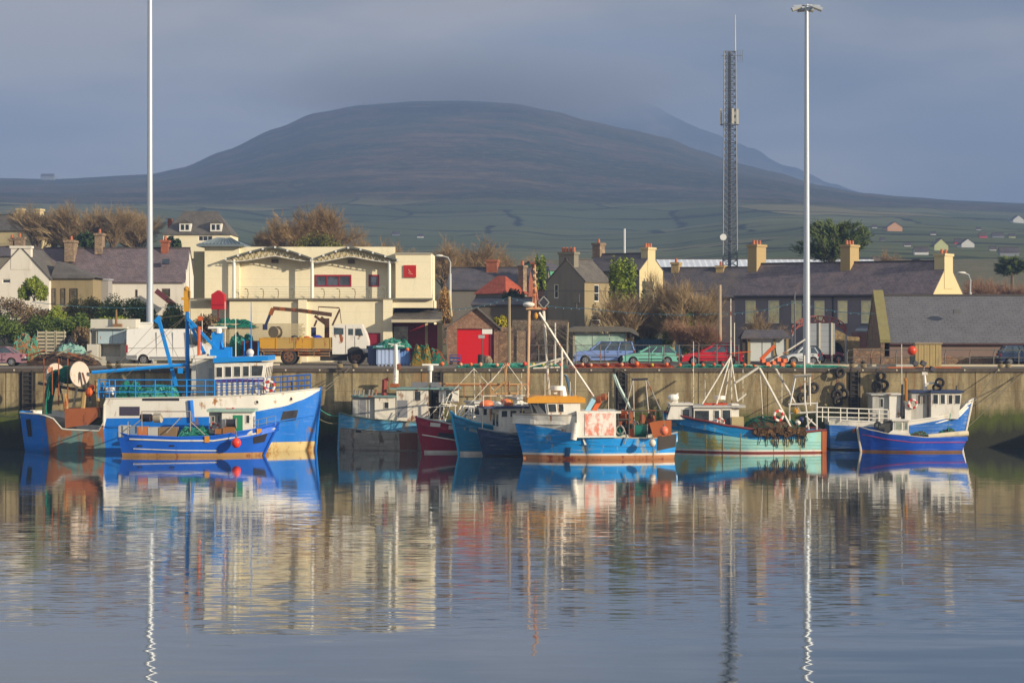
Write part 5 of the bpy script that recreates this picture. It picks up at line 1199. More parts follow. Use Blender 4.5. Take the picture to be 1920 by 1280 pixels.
# ---- C: weathered pale blue wreck
Yc = 147.9
C_ = thing('fishing_boat', 'weathered boat, flaking pale blue over grey hull, rusty white wheelhouse', 'fishing boat', (X(740, Yc), Yc, 0), group='small fishing boats along the quay')
PB = paint('flaking_pale_blue', '#4f9cc0', .6, .2, 1.2, plank=.7, rust=.35, rs=1.3, rcol='#8a8374', dirt=.35, dcol='#7b6a50')
PG = paint('flaking_grey_hull', '#918a7c', .7, .2, 1.2, plank=.6, rust=.25, rs=1.6, rcol='#5a4a3c', dirt=.4, dcol='#5a5348')
HC_ = Hull(C_, Yc, 3.6, (862, 858), (634, 631), [(634, 777), (660, 781), (706, 787), (783, 792), (862, 790)], [(1, .12), (1, [(630, 803), (749, 811), (862, 812)])], ([PB, PG], 0), [(0, .55), (.15, .85), (.4, 1), (.7, .98), (.9, .62), (1, .05)], [(0, .8), (.5, .92), (.8, .75), (1, .5)], bul=.5, rail=paint('worn_rail', '#5b6a5c', .8, .3, rust=.3), stem=PB)
HC_.stripe('rubbing_strake', [(640, 802), (700, 807), (780, 811)], paint('worn_strake', '#7b7a70', .8, .3), .04)
HC_.patch('rust_patch', [(748, 812), (783, 812), (783, 843), (750, 843)], paint('rust_patch', '#6a4230', .8, .3, 1.5, dirt=.4))
for px in (672, 748): HC_.patch('scupper', [(px - 5, 806), (px + 5, 807), (px + 5, 811), (px - 5, 810)], BLK, nu=2)
house(C_, 'fore_cabin', (661, 744), (702, 786), 146.9, 149.0, WD, paint('teal_trim', '#6f8f88', .6, .2, rust=.3), [(673, 686, 748, 784), (690, 692, 750, 784)], gm=paint('door_grey', '#77777a', .6, .1), rh=2.5)  # same white as the cabin, greyed for its shaded half
house(C_, 'cabin', (702.5, 744), (743, 788), 146.7, 149.0, WR, paint('teal_trim', '#6f8f88'), [(720, 729, 753.5, 765.5)], rh=2.5, rov=(42, 1))
wh = house(C_, 'wheelhouse', (743.5, 730), (803, 790), 146.65, 149.1, WR, paint('teal_trim', '#6f8f88'), [(777, 789, 733, 751)], rh=3, rov=(12, 60))
pbox(C_, 'door', (746, 750), (764, 782), 146.62, 146.645, paint('door_grey', '#77777a'), wh)
house(C_, 'wheelhouse_wing', (823, 730), (859, 754), 146.7, 149.0, W, None, [(835, 848, 732, 752)])
m = MB(); m.tube([P(741, 726, 147.2), P(743, 690, 147.2), P(742, 646, 147.2)], .21, .12, 8); m.bar(P(728, 644, 147.2), P(758, 649, 147.2), .06, .06); m.bar(P(733, 649, 147.2), P(752, 641, 147.2), .05, .05); m.cbox(P(740, 722, 147.1), (.6, .5, .25), m=1); m.cbox(P(749, 687, 147.1), (.16, .2, .4), m=1); m.build('mast', [paint('mast_white', '#d4cfc4', .45, .06, rust=.2, rs=3), RUST], C_, world=True, smooth=True)
m = MB(); m.cbox(P(807, 683.5, 147.4), (1.15, .16, .12)); m.cyl(P(807, 690, 147.4), (0, 0, 1), .2, .35, 12); m.tube([P(807, 728, 147.4), P(807, 695, 147.4)], .09, .11, 8); m.build('radar', paint('radar_white', '#d5d2c8'), C_, world=True, smooth=True)
m = MB(); m.cbox(P(781, 722, 147), (.6, .5, .42)); m.cbox(P(796, 722, 147.2), (.5, .5, .42)); m.cbox(P(818, 722, 147.3), (.7, .5, .42)); m.build('roof_boxes', paint('box_grey', '#6a6c70', .6, .15), C_, world=True)
m = MB(); m.tube([P(720, 742, 147), P(721, 712, 147), P(728, 710, 147)], .18, .16, 8); m.build('vent_cowl', paint('cowl_red', '#7a2a22', .6, .2), C_, world=True)
for px in (664, 672, 680, 691, 697, 704): pole(C_, 'deck_fitting', [(px, 744, 147), (px + 2, 730, 147)], .07, paint('fitting_grey', '#7e7a70', .7, .3, 3, rust=.4))
rails(C_, [836, 870, 905, 940, 970], 722, 745, 148.6, RUST, .03, 1, .05, 'railing')

# ---- D: red boat
Yb_ = 143.9
D = thing('fishing_boat', 'crimson hulled boat squeezed between the pale blue wreck and a teal bow', 'fishing boat', (X(781, Yb_), Yb_, 0), group='small fishing boats along the quay')
CR = paint('crimson_hull', '#8c0f2a', .4, .1, .6, dirt=.05)
HD = Hull(D, Yb_, 3.0, (995, 990), (779, 793), [(779, 783), (805, 789), (850, 799), (900, 806), (995, 806)], [(1, .16), (0, 1.0)], ([CR, bst], 0), [(0, .6), (.2, .9), (.5, 1), (.75, .85), (.92, .45), (1, .03)], [(0, .85), (.5, .9), (.8, .5), (1, .3)], bul=.5, rail=WD, stem=CR)
HD.stripe('white_strake', [(791, 815), (825, 822), (862, 829)], bst, .045)
HD.patch('name_board', [(817, 811), (850, 815), (850, 824), (817, 820)], BLK, nu=3)
for px, py in ((810, 797), (841, 803)): HD.patch('fender_pad', [(px - 9, py - 5), (px + 8, py - 3), (px + 8, py + 4), (px - 9, py + 2)], W, off=.08, nu=2)
house(D, 'wheelhouse', (880, 758), (930, 808), 142.8, 144.9, W, WD, [(884, 895, 764, 780), (899, 910, 764, 780), (914, 925, 764, 780)], lean=(6, 0), rh=4, side=(2, 0))
lines(D, 'rail_frame', [((818, 790, 143.2), (822, 758, 143.2)), ((822, 758, 143.2), (850, 760, 143.2)), ((850, 760, 143.2), (852, 798, 143.2)), ((824, 788, 143.6), (843, 738, 143.6)), ((834, 790, 143.6), (850, 740, 143.6)), ((800, 764, 143.6), (858, 761, 143.6))], .04, WST)
lines(D, 'rigging', [((895, 757, 143.8), (893, 690, 143.8)), ((893, 692, 143.8), (800, 786, 143.8)), ((893, 692, 143.8), (960, 760, 143.8)), ((905, 757, 143.8), (905, 712, 143.8)), ((830, 790, 143.4), (829, 742, 143.4))], .022, WST)
D.rotation_euler = (0, 0, R(19))

# ---- E: teal boat
Yb_ = 142.2
E = thing('fishing_boat', 'teal blue bow with a pale stem post beside the crimson boat', 'fishing boat', (X(848, Yb_), Yb_, 0), group='small fishing boats along the quay')
TE = paint('teal_hull', '#0e6f96', .45, .14, .7, plank=.35, dirt=.12, dcol='#2f6f86'); TL = paint('light_stem_blue', '#2f9cc4', .5, .08)
HE = Hull(E, Yb_, 3.2, (1120, 1116), (845, 861), [(845, 774), (853, 783), (890, 795), (945, 806), (1120, 808)], [(1, .2), (0, 1.0)], ([TE, bst], 0), [(0, .6), (.2, .9), (.5, 1), (.75, .88), (.92, .5), (1, .03)], [(0, .85), (.5, .9), (.8, .5), (1, .3)], bul=.45, rail=TL, stem=TL)
HE.patch('name_smear', [(866, 800), (900, 809), (900, 815), (866, 806)], paint('smear_grey', '#7f8f95', .6, .2), nu=3)
lines(E, 'pulpit', [((858, 783, 141.9), (868, 761, 141.9)), ((868, 761, 141.9), (898, 764, 141.9)), ((898, 764, 141.9), (903, 792, 141.9)), ((858, 783, 142.6), (868, 761, 142.6)), ((868, 761, 142.6), (898, 764, 142.6)), ((878, 762, 141.9), (878, 790, 141.9)), ((862, 784, 141.9), (884, 764, 141.9)), ((888, 763, 142.6), (890, 790, 142.6)), ((870, 776, 141.9), (900, 780, 141.9))], .055, paint('pulpit_white', '#d5d0c6', .45, .06))
m = MB(); m.prism([P(928, 764, 141.6), P(936, 764, 141.6), P(945, 806, 141.6), (P(935, 806, 141.6))], (0, .4, 0)); m.build('ladder_mast', paint('pulpit_white', '#d5d0c6'), E, world=True)
house(E, 'wheelhouse', (960, 750), (1010, 806), 141.2, 143.2, W, WD, [(964, 975, 758, 774), (979, 990, 758, 774)], lean=(8, 0), rh=4, side=(2, 0))
lines(E, 'gantry', [((832, 719, 143.4), (1008, 722, 143.4)), ((929, 716, 143), (930, 790, 143)), ((966, 714, 143), (967, 790, 143)), ((930, 740, 143), (990, 738, 143)), ((930, 738, 143), (958, 716, 143)), ((958, 716, 143), (962, 680, 143)), ((958, 680, 143), (960, 790, 143)), ((960, 762, 142.4), (990, 720, 142.4))], .06, paint('gantry_rust', '#a07a4c', .6, .2, 2, rust=.45, rs=3))
lines(E, 'rigging', [((962, 682, 143), (860, 780, 142.2)), ((962, 682, 143), (1008, 750, 142.4)), ((985, 750, 142.2), (984, 700, 142.2)), ((975, 750, 142), (975, 722, 142)), ((958, 681, 143), (930, 718, 143)), ((905, 790, 142), (904, 740, 142))], .02, WST)
E.rotation_euler = (0, 0, R(17))

# ---- F: navy boat
Yb_ = 140.5
Fb = thing('fishing_boat', 'dark navy boat tucked behind the white bow, orange life rafts on its roof', 'fishing boat', (X(899, Yb_), Yb_, 0), group='small fishing boats along the quay')
NV = paint('navy_hull', '#1c3556', .55, .2, .8, plank=.4, dirt=.2, dcol='#3a4048')
HF = Hull(Fb, Yb_, 2.8, (1130, 1126), (896, 908), [(896, 805), (930, 811), (975, 818), (1130, 818)], [(1, .1), (0, 1.0)], ([NV, paint('navy_boot', '#2a2a2e', .7)], 0), [(0, .6), (.2, .9), (.5, 1), (.75, .88), (.92, .55), (1, .06)], [(0, .85), (.5, .9), (.8, .6), (1, .4)], bul=.45, rail=paint('grey_gunwale', '#737a7c', .7, .2), stem=NV)
house(Fb, 'wheelhouse', (932, 766), (1000, 812), 139.8, 141.6, W, paint('roof_navy', '#2c3a5a', .5), [(936, 948, 770, 782), (953, 966, 770, 782), (971, 982, 770, 782)], rh=4, rov=(30, 3), side=(2, 0))
for px, py, mt in ((914, 752, paint('raft_orange', '#c86a3a', .5, .15)), (952, 750, paint('raft_orange', '#c86a3a')), (938, 755, W)):
    m = MB(); m.ball(P(px, py + 6, 140.6), .34, 12, 8, (1.5, 1, .9)); m.build('life_raft', mt, Fb, world=True, smooth=True)
m = MB(); m.cbox(P(958, 756, 140.5), (.3, .3, .5)); m.build('yellow_tank', YEL, Fb, world=True)
lines(Fb, 'roof_rail', [((905, 762, 140.3), (905, 742, 140.3)), ((905, 742, 140.3), (990, 742, 140.3)), ((945, 762, 140.3), (945, 742, 140.3)), ((903, 818, 140.4), (905, 762, 140.3))], .03, WST)
Fb.rotation_euler = (0, 0, R(15))

# ---- G: the front boat with the orange wheelhouse roof
Yc = 138.7
G = thing('fishing_boat', 'bright blue boat in front, white bow, orange wheelhouse roof, rusty bipod mast', 'fishing boat', (X(1115, Yc), Yc, 0), group='small fishing boats along the quay')
SKY = paint('sky_blue_hull', '#1088d0', .45, .10, .5, plank=.45, rust=.22, rs=1.6, rcol='#a89a60', dirt=.15, dcol='#5f94ab')
GB = paint('orange_boot', '#b5794a', .6, .2, 1, rust=.45, rs=2, rcol='#8a3a1c')
HG = Hull(G, Yc, 3.9, (1270, 1264), (960, 981), [(960, 778), (1076, 778.5), (1085, 779), (1088, 817), (1150, 821), (1222, 823), (1270, 812)],
    [(1, .26), (2, .40), (0, [(960, 793), (1010, 801), (1060, 811), (1088, 816.5), (1150, 820), (1270, 820)]), (3, [(960, 795.5), (1010, 803), (1060, 813), (1088, 816.8), (1150, 820.5), (1270, 820.5)][:4] + [(1150, 820.8), (1270, 820.8)])], ([SKY, GB, bst, BLK, W], 4), [(0, .72), (.12, .9), (.4, 1), (.7, .96), (.88, .62), (1, .03)], [(0, .88), (.5, .94), (.8, .62), (1, .3)], bul=.6, rail=paint('gunwale_grey', '#9a9284', .7, .15), step=(1086.5,), railr=.05, matfn=lambda px, j, mi: (0 if px > 1087 and mi == 4 else mi))
HG.patch('stern_panel', [(1230, 818), (1266, 814), (1265, 838), (1230, 845)], paint('bitumen_panel', '#3a332c', .8, .2), off=.03)
HG.stripe('rust_streak', [(1222, 836), (1222, 858)], paint('rust_streak', '#b06a1c', .8), .03)
HG.patch('patch_plate', [(1056, 838), (1066, 838), (1064, 855), (1054, 855)], paint('dark_blue_patch', '#143f66', .6), nu=2)
HG.stripe('plank_seam', [(985, 826), (1080, 833), (1180, 838), (1260, 838)], paint('seam_blue', '#2a6a96', .6), .018)
HG.stripe('plank_seam', [(983, 812), (1040, 822), (1120, 829)], paint('seam_blue', '#2a6a96'), .018)
t = NTree('worn_red_on_white'); o = t.map(); n = t.noise(t.map((1, 1, .55)), 1.9, 8, .72)
c = t.mix(t.ramp(n, [(.44, 0), (.54, 1)]), lin('#d8d0c4'), lin('#cf7c66')); c = t.mix(t.ramp(t.noise(o, 5, 5, .7), [(.5, 0), (.7, .4)]), c, lin('#e0dad0')); worn = t.done(c, .6, 0, .3)
m = MB(); m.box((X(1076, 136.6), 136.6, Z(820, 136.6)), (X(1150, 136.6), 136.7, Z(772, 136.6))); m.build('shelter_panel', W, G, world=True)
m = MB(); m.box((X(1091, 136.57), 136.57, Z(816, 136.6)), (X(1146, 136.57), 136.597, Z(775, 136.6))); m.build('worn_panel', worn, G, world=True)
m = MB(); m.box((X(1076, 136.6), 136.71, Z(775, 136.6)), (X(1160, 136.6), 140.2, Z(771, 136.6))); m.build('shelter_top', W, G, world=True)
m = MB(); m.cyl(P(1072, 808, 136.55), (.15, 0, 1), .2, 1.1, 10); m.build('tank_fender', W, G, world=True, smooth=True)
def gp(px, py, Y): return P(px, py, Y)
fp0 = [(1084, 137.2), (1024, 137.2), (1000, 138.3), (1000, 139.4), (1024, 140.4), (1084, 140.4)]; lo_, hi_ = [], []
for px, Y in fp0:
    lo_.append(P(px, 783, Y)); ov_ = -9 if px < 1010 else (-4 if px < 1030 else 0); q_ = P(px + ov_, 757, Y); hi_.append(V((q_.x, q_.y, Z(754.5, 137.2))))
m = MB(); m.add(lo_ + hi_, [(0, 1, 2, 3, 4, 5), (11, 10, 9, 8, 7, 6)] + [(i, (i + 1) % 6, 6 + (i + 1) % 6, 6 + i) for i in range(6)]); wh = m.build('wheelhouse', W, G, world=True)
gbg = glass('boat_glass'); 
def facet_win(i, f0, f1, g0, g1):
    A_, B_, C_, D_ = lo_[i], lo_[i + 1], hi_[i + 1], hi_[i]; qq = []
    nrm = (B_ - A_).cross(D_ - A_).normalized(); nrm = nrm if nrm.y < 0 or nrm.x < 0 else -nrm
    for f, g in ((f0, g0), (f1, g0), (f1, g1), (f0, g1)): qq.append((A_.lerp(B_, f)).lerp(D_.lerp(C_, f), g) + nrm * .012)
    mm = MB(); mm.poly(qq)
    for k in range(4): mm.bar(qq[k], qq[(k + 1) % 4], .04, .03, 1)
    mm.build('window', [gbg, W], wh, world=True)
facet_win(0, .50, .66, .38, .92); facet_win(0, .72, .97, .38, .92); facet_win(1, .06, .46, .3, .94); facet_win(1, .54, .94, .3, .94); facet_win(2, .08, .92, .3, .94)
m = MB(); m.prism([P(984, 755, 137.1), P(1094, 755, 137.1), P(1093, 746, 137.1), P(1086, 743, 137.1), P(1000, 742, 137.1), P(985, 746, 137.1)], (0, 3.2, 0)); m.build('wheelhouse_roof', paint('roof_orange', '#c98a1e', .5, .15, 1.5, rust=.25, rs=2, rcol='#8a4a1c'), G, world=True)
m = MB(); m.cyl(P(1043, 727, 138.4), (0, 0, 1), .42, .28, 18); m.tube([P(1055, 746, 138.4), P(1053, 724, 138.4)], .3, .2, 8); m.bar(P(1037, 735, 138.4), P(1060, 735, 138.4), .08, .2); m.build('radar', paint('radar_white', '#d5d2c8'), G, world=True, smooth=True)
pole(G, 'pole_mast', [(1052, 726, 138.4), (1052.5, 655, 138.4)], .09, WST, .07)
rustsp = paint('rusty_spar', '#b5926c', .6, .2, 1.2, rust=.5, rs=1.5, rcol='#a8501c')
pole(G, 'bipod_leg', [(987, 745, 138), (993, 583, 139.2)], .085, rustsp, .095); pole(G, 'bipod_leg', [(1033, 748, 140), (1020, 583, 139.2)], .085, WST, .095)
m = MB(); m.bar(P(987, 578, 139.2), P(1025, 578, 139.2), .2, .16); m.tube([P(1004, 578, 139.2), P(1003.5, 496, 139.2)], .1, .07, 7); m.tube([P(1011, 578, 139.2), P(1005, 530, 139.2)], .04, n=5); m.tube([P(999, 578, 139.2), P(1002, 525, 139.2)], .035, n=5)
for k in range(9): m.cbox(P(1004 + (2 if k % 2 else -2), 505 + k * 6, 139.1), (.14, .1, .12))
m.build('topmast', rustsp, G, world=True)
m = MB(); m.ball(P(992, 571, 139.1), .36, 14, 8, (1.1, 1, .5)); m.build('masthead_lamp', W, G, world=True, smooth=True)
m = MB(); c = P(1020, 567, 139.1); m.bar(c + V((-.35, 0, 0)), c + V((0, 0, .4)), .06, .06); m.bar(c + V((0, 0, .4)), c + V((.35, 0, 0)), .06, .06); m.bar(c + V((.35, 0, 0)), c + V((0, 0, -.4)), .06, .06); m.bar(c + V((0, 0, -.4)), c + V((-.35, 0, 0)), .06, .06); m.prism([c + V((-.25, .02, 0)), c + V((0, .02, .28)), c + V((.25, .02, 0)), c + V((0, .02, -.28))], (0, .02, 0), 1); m.build('radar_reflector', [STEEL, BLK], G, world=True)
m = MB(); m.ball(P(1005, 592, 139.0), .14, sq=(1, 1, 1.6)); m.build('brass_bell', YEL, G, world=True)
pole(G, 'boom', [(1011, 586, 139.1), (1064, 670, 138.9), (1116, 748, 138.6)], .1, WST, .08)
lines(G, 'spreader', [((988, 688, 139), (1066, 668, 139)), ((1020, 688, 139), (1066, 668, 139)), ((1000, 690, 139), (1050, 688, 139))], .05, WST)
lines(G, 'rigging', [((1004, 590, 139.1), (1053, 660, 138.4)), ((995, 690, 139), (975, 775, 137.5)), ((1020, 600, 139), (1188, 710, 138.6)), ((1020, 605, 139), (1150, 705, 138.6)), ((1112, 745, 138.6), (1188, 712, 138.6)), ((1040, 720, 138.5), (1010, 745, 138.3)), ((1060, 670, 139), (1036, 745, 138.8)), ((1060, 670, 139), (1080, 745, 138.8))], .016, ROPE)
pole(G, 'blue_davit', [(1072, 748, 138.5), (1062, 708, 138.5), (1058, 702, 138.5)], .1, paint('davit_blue', '#3f5a72', .5, .15))
m = MB(); m.bar(P(1098, 772, 138.4), P(1112, 748, 138.4), .6, .3); m.bar(P(1112, 770, 138.4), P(1128, 744, 138.4), .35, .3, 1); m.cyl(P(1122, 748, 138.2), (1, -.4, 0), .22, .3, 12, 2); m.cyl(P(1131, 744, 138.2), (1, -.4, 0), .22, .3, 12, 2); m.build('power_block', [paint('block_pale_blue', '#8ab4c8', .5, .15, rust=.2), ORP, RUST], G, world=True)
lines(G, 'stern_gallows', [((1188, 790, 138.2), (1187, 709, 138.2)), ((1217, 790, 138.2), (1210, 711, 138.2)), ((1212, 712, 138.2), (1238, 768, 138.2)), ((1172, 768, 138.2), (1186, 712, 138.2))], .05, STEEL)
pole(G, 'gallows_head', [(1184, 711.5, 138.2), (1214, 710.5, 138.2)], .08, BLK); pole(G, 'landing_boom', [(1150, 702, 138.4), (1160, 725, 138.4), (1184, 770, 138.4)], .12, paint('boom_grey_green', '#93a8a0', .5, .15, rust=.2))
lines(G, 'stern_rail', [((1150, 770, 137.2), (1240, 770, 137.2)), ((1155, 770, 137.2), (1155, 818, 137.2)), ((1176, 770, 137.2), (1176, 818, 137.2)), ((1200, 770, 137.2), (1200, 800, 137.2)), ((1226, 770, 137.2), (1226, 800, 137.2)), ((1240, 770, 137.2), (1240, 800, 137.2)), ((1150, 786, 137.2), (1180, 786, 137.2))], .045, paint('rail_dark', '#4e4a44', .7, .25, rust=.4))
m = MB(); m.prism([P(1214, 793, 136.95), P(1230, 789, 136.95), P(1256, 788, 136.95), P(1256, 816, 136.95), P(1222, 822, 136.95)], (0, .08, 0)); m.build('trawl_door', paint('door_rust_orange', '#9a4f1c', .75, .25, 1.5, rust=.3), G, world=True)
m = MB(); m.cyl(P(1199, 808, 137.4), (1, -.15, 0), .42, .75, 18); m.cyl(P(1211, 808, 137.2), (1, -.15, 0), .48, .06, 18, 1); m.cyl(P(1187, 808, 137.5), (1, -.15, 0), .48, .06, 18, 1); m.build('net_reel', [paint('reel_green', '#0e5f4e', .5, .15), paint('reel_grey', '#7d7464', .6, .2, rust=.4)], G, world=True)
rg = random.Random(4)
for k in range(16):
    px, py = rg.uniform(1160, 1226), rg.uniform(776, 812); mt = rg.choice([RUST, ORP, RUST, W, NETD, STEEL, paint('bin_teal', '#2f6f6a', .6, .2)])
    m = MB(); c = P(px, py, rg.uniform(137.3, 138.6)); m.cbox(c, (rg.uniform(.2, .5), .3, rg.uniform(.3, .7)), rg.uniform(-.6, .6), None, rg.uniform(-.3, .3)) if k % 2 else m.ball(c, rg.uniform(.15, .28), 8, 6, (1, 1, 1.2), jit=.3); m.build('deck_gear', mt, G, world=True)
m = MB(); m.torus(P(1158, 806, 136.9), (0, 1, .1), .26, .06, 18, 6); m.tube([P(1160, 797, 136.8), P(1166, 806, 136.7), P(1170, 818, 136.66), P(1166, 833, 136.66)], .05, n=6); m.build('hose', STEEL, G, world=True, smooth=True)
m = MB(); m.cyl(P(1157, 809, 137.1), (0, 1, 0), .3, .3, 16); m.build('rope_coil', NETG, G, world=True)
buoy('pink orange ball fender hung before the rusty trawl door', 1245, 807, 136.5, .28, '#d06a48', 'ball fenders'); buoy('chalky white ball fender beside the black stern panel', 1223, 830, 136.35, .23, '#cbbfae', 'ball fenders')
lines(G, 'aerials', [((1020, 744, 138.2), (1020, 700, 138.2)), ((1078, 744, 138.6), (1079, 690, 138.6)), ((1067, 744, 138.2), (1068, 715, 138.2)), ((1140, 770, 138.2), (1140, 735, 138.2)), ((1206, 770, 138.4), (1206, 740, 138.4))], .02, WST)
G.rotation_euler = (0, 0, R(5))

# ---- H: aqua boat with creels
Yc = 145.5
Hb = thing('fishing_boat', 'long aqua boat with maroon gunwale, pots heaped aft and leaning white spars', 'fishing boat', (X(1402, Yc), Yc, 0), group='small fishing boats along the quay')
AQ = paint('aqua_hull', '#8cc2bc', .5, .14, .7, plank=.35, rust=.55, rs=1.2, rcol='#b0a258', dirt=.4, dcol='#a8aa6c', streak=5); AB = paint('azure_band', '#0c78b0', .45, .14, .7, plank=.3, rust=.2, rs=1.5, rcol='#8a8a50', dirt=.1)
MR = paint('maroon_rail', '#6e2a26', .6, .2, 1.5)
def hm(px, j, mi): return 0 if (mi == 1 and px > 1505) else mi
HH = Hull(Hb, Yc, 4.2, (1551, 1549), (1246, 1266), [(1246, 774), (1318, 789), (1371, 799), (1414, 805), (1509, 810), (1551, 807)], [(2, .1), (3, .22), (0, [(1246, 806), (1267, 809), (1353, 817), (1410, 824), (1551, 823)])], ([AQ, AB, paint('boot_red_worn', '#8a3a30', .7, .25, rust=.4), bst], 1), [(0, .78), (.15, .92), (.45, 1), (.72, .94), (.9, .55), (1, .03)], [(0, .9), (.5, .94), (.8, .62), (1, .3)], bul=.6, rail=MR, railr=.09, matfn=hm, stem=AQ)
HH.patch('stern_post', [(1541, 808), (1550, 808), (1549, 848), (1541, 848)], paint('stern_orange', '#a0521c', .7, .2, 2, rust=.3), off=.05, nu=2, nv=5)
HH.patch('name_smear', [(1258, 790), (1268, 791), (1268, 799), (1258, 798)], paint('smear_grey', '#7f8f95'), nu=2)
for k in range(3): HH.stripe('plank_seam', [(1275, 818 + k * 8), (1400, 828 + k * 6), (1540, 829 + k * 6)], paint('seam_aqua', '#5f8f80', .6), .015)
for px in (1324, 1355, 1388, 1450, 1470, 1500): HH.stripe('rust_run', [(px, 812), (px, 846)], paint('run_ochre', '#94823c', .8, .2), .02)
cw = house(Hb, 'fore_cabin', (1250, 759), (1297, 786), 144.3, 146.7, W, W, [(1278, 1292, 767, 781)], lean=(8, 0), side=(2, 0), rh=2.5)
wh = house(Hb, 'wheelhouse', (1298, 764), (1371, 800), 144.1, 146.9, W, WD, [(1301, 1329, 769, 788), (1338, 1348, 769, 785), (1353, 1369, 768, 798)], lean=(2, 0), rh=4, rov=(2, 26))
house(Hb, 'after_casing', (1371.5, 757), (1385, 784), 144.2, 145.6, W); pbox(Hb, 'gear_locker', (1371, 781.5), (1394, 802), 143.9, 145, paint('locker_beige', '#a8966a', .7, .2, dirt=.2))
ring(Hb, 1350, 791, 143.9, .3); ring(Hb, 1459, 779, 144.0, .42, (.35, -.94, 0))
m = MB(); m.ball(P(1262, 745, 145.4), .3, 12, 8, (1.3, 1, .8)); m.prism([P(1256, 757, 145.4), P(1271, 757, 145.4), P(1272, 736, 145.4), P(1268, 738, 145.4), P(1265, 750, 145.4)], (0, .3, 0)); m.build('radar', paint('radar_white', '#d5d2c8'), Hb, world=True)
m = MB(); m.cyl(P(1349, 745, 145.4), (0, 0, 1), .38, .25, 18); m.cbox(P(1340, 757, 145), (1.6, .5, .12), m=1); m.build('life_raft', [W, paint('raft_red', '#b8401c', .5, .15)], Hb, world=True)
ap = (1370, 668, 145.4)
for f in ((1316, 757, 144.4), (1343, 757, 144.6), (1358, 758, 145.8), (1372, 757, 146.2), (1382, 752, 144.8)): pole(Hb, 'mast_leg', [ap, f], .05, WST)
pole(Hb, 'mast', [(1370, 690, 145.4), (1370, 560, 145.4)], .06, WST, .03); pole(Hb, 'aerial', [(1377, 668, 145.5), (1377, 605, 145.5)], .03, WST)
for p_, q_, r_, mt in (((1379, 717, 145), (1423, 688, 145), .08, WST), ((1424, 690, 145), (1482, 800, 144.2), .085, WST), ((1449, 682, 145.3), (1503, 776, 144.6), .085, WST), ((1444, 678, 145), (1510, 636, 145), .06, WST), ((1382, 752, 145), (1399, 738, 145), .06, WST), ((1372, 662, 145.2), (1408, 659, 145.2), .035, ORP)): pole(Hb, 'derrick_spar', [p_, q_], r_, mt)
m = MB(); m.bar(P(1426, 674, 145), P(1452, 648, 145), .3, .22); m.bar(P(1452, 648, 145), P(1456, 668, 145), .08, .08, 1); m.bar(P(1408, 680, 145), P(1432, 683, 145), .25, .2, 1)
for px, py in ((1430, 676), (1438, 682), (1450, 680), (1459, 674), (1466, 683), (1470, 676)): m.cbox(P(px, py, 145), (.26, .3, .26), .4)
m.build('crane_head', [ORP, BLK], Hb, world=True)
lines(Hb, 'stern_gantry', [((1481, 760, 144.4), (1492, 704, 144.4)), ((1509, 760, 144.4), (1508, 666, 144.4)), ((1519, 760, 144.4), (1518, 703, 144.4)), ((1478, 758, 144.4), (1532, 756, 144.4)), ((1480, 758, 144.4), (1480, 806, 144.4)), ((1510, 758, 144.4), (1516, 805, 144.4)), ((1531, 754, 144.4), (1531, 806, 144.4)), ((1510, 780, 144.4), (1532, 800, 144.4)), ((1511, 800, 144.4), (1522, 785, 144.4)), ((1480, 775, 144.4), (1531, 772, 144.4)), ((1481, 760, 146.6), (1492, 704, 146.6)), ((1519, 760, 146.6), (1518, 703, 146.6)), ((1492, 704, 144.4), (1492, 704, 146.6)), ((1518, 703, 144.4), (1518, 703, 146.6))], .06, paint('gantry_white', '#c8c3b8', .5, .08, rust=.2, rs=3))
pole(Hb, 'gantry_head', [(1489, 705, 144.3), (1522, 703, 144.3)], .1, STEEL)
lines(Hb, 'rigging', [(ap, (1480, 757, 144.4)), (ap, (1262, 775, 144.6)), ((1424, 690, 145), (1490, 705, 144.4)), ((1449, 682, 145.3), (1508, 668, 144.4)), ((1424, 690, 145), (1392, 757, 145)), ((1440, 690, 145), (1500, 745, 144.6)), ((1449, 682, 145), (1518, 704, 144.4))], .014, ROPE)
heap(Hb, 'creels', 1396, 1512, 782, 815, 143.9, 146.6, NETD, 21, 8, 110, NETG, .03)
heap(Hb, 'net', 1448, 1490, 788, 812, 143.8, 145.6, NETG, 23, 3, 40, NETT)
m = MB(); rg = random.Random(8)                                # pots and netting hung over the side
for k in range(34):
    px = rg.uniform(1416, 1508); py = 804 + rg.uniform(0, 10); c = HH.at(px, py, .12)
    m.cbox(c, (rg.uniform(.25, .5), .22, rg.uniform(.2, .45)), rg.uniform(-.4, .4), None, rg.uniform(-.5, .5), rg.uniform(-.4, .4))
for k in range(26):
    px = rg.uniform(1416, 1510); a = HH.at(px, 812, .06); b = HH.at(px + rg.uniform(-5, 5), rg.uniform(824, 840), .05); m.tube([a, (a + b) / 2 + V((rg.uniform(-.1, .1), -.05, 0)), b], .025, n=4)
m.build('hung_creels', netmat('creel_brown', '#3a2a1a', '#7a5a34', 9), Hb, world=True)
for k, (px, py) in enumerate(((1468, 796), (1496, 792), (1492, 770), (1502, 786))):
    m = MB(); m.ball(P(px, py, 144.3), .2, 8, 6, jit=.3); m.build('deck_float', (ORP, W, YEL, paint('float_navy', '#26305a', .6))[k], Hb, world=True)
lines(Hb, 'aerials', [((1300, 757, 145.2), (1300, 640, 145.2)), ((1322, 757, 145.6), (1322, 700, 145.6)), ((1393, 757, 145.4), (1393, 690, 145.4)), ((1466, 755, 145), (1466, 700, 145)), ((1431, 800, 144.4), (1425, 692, 145))], .022, WST)
Hb.rotation_euler = (0, 0, R(1))

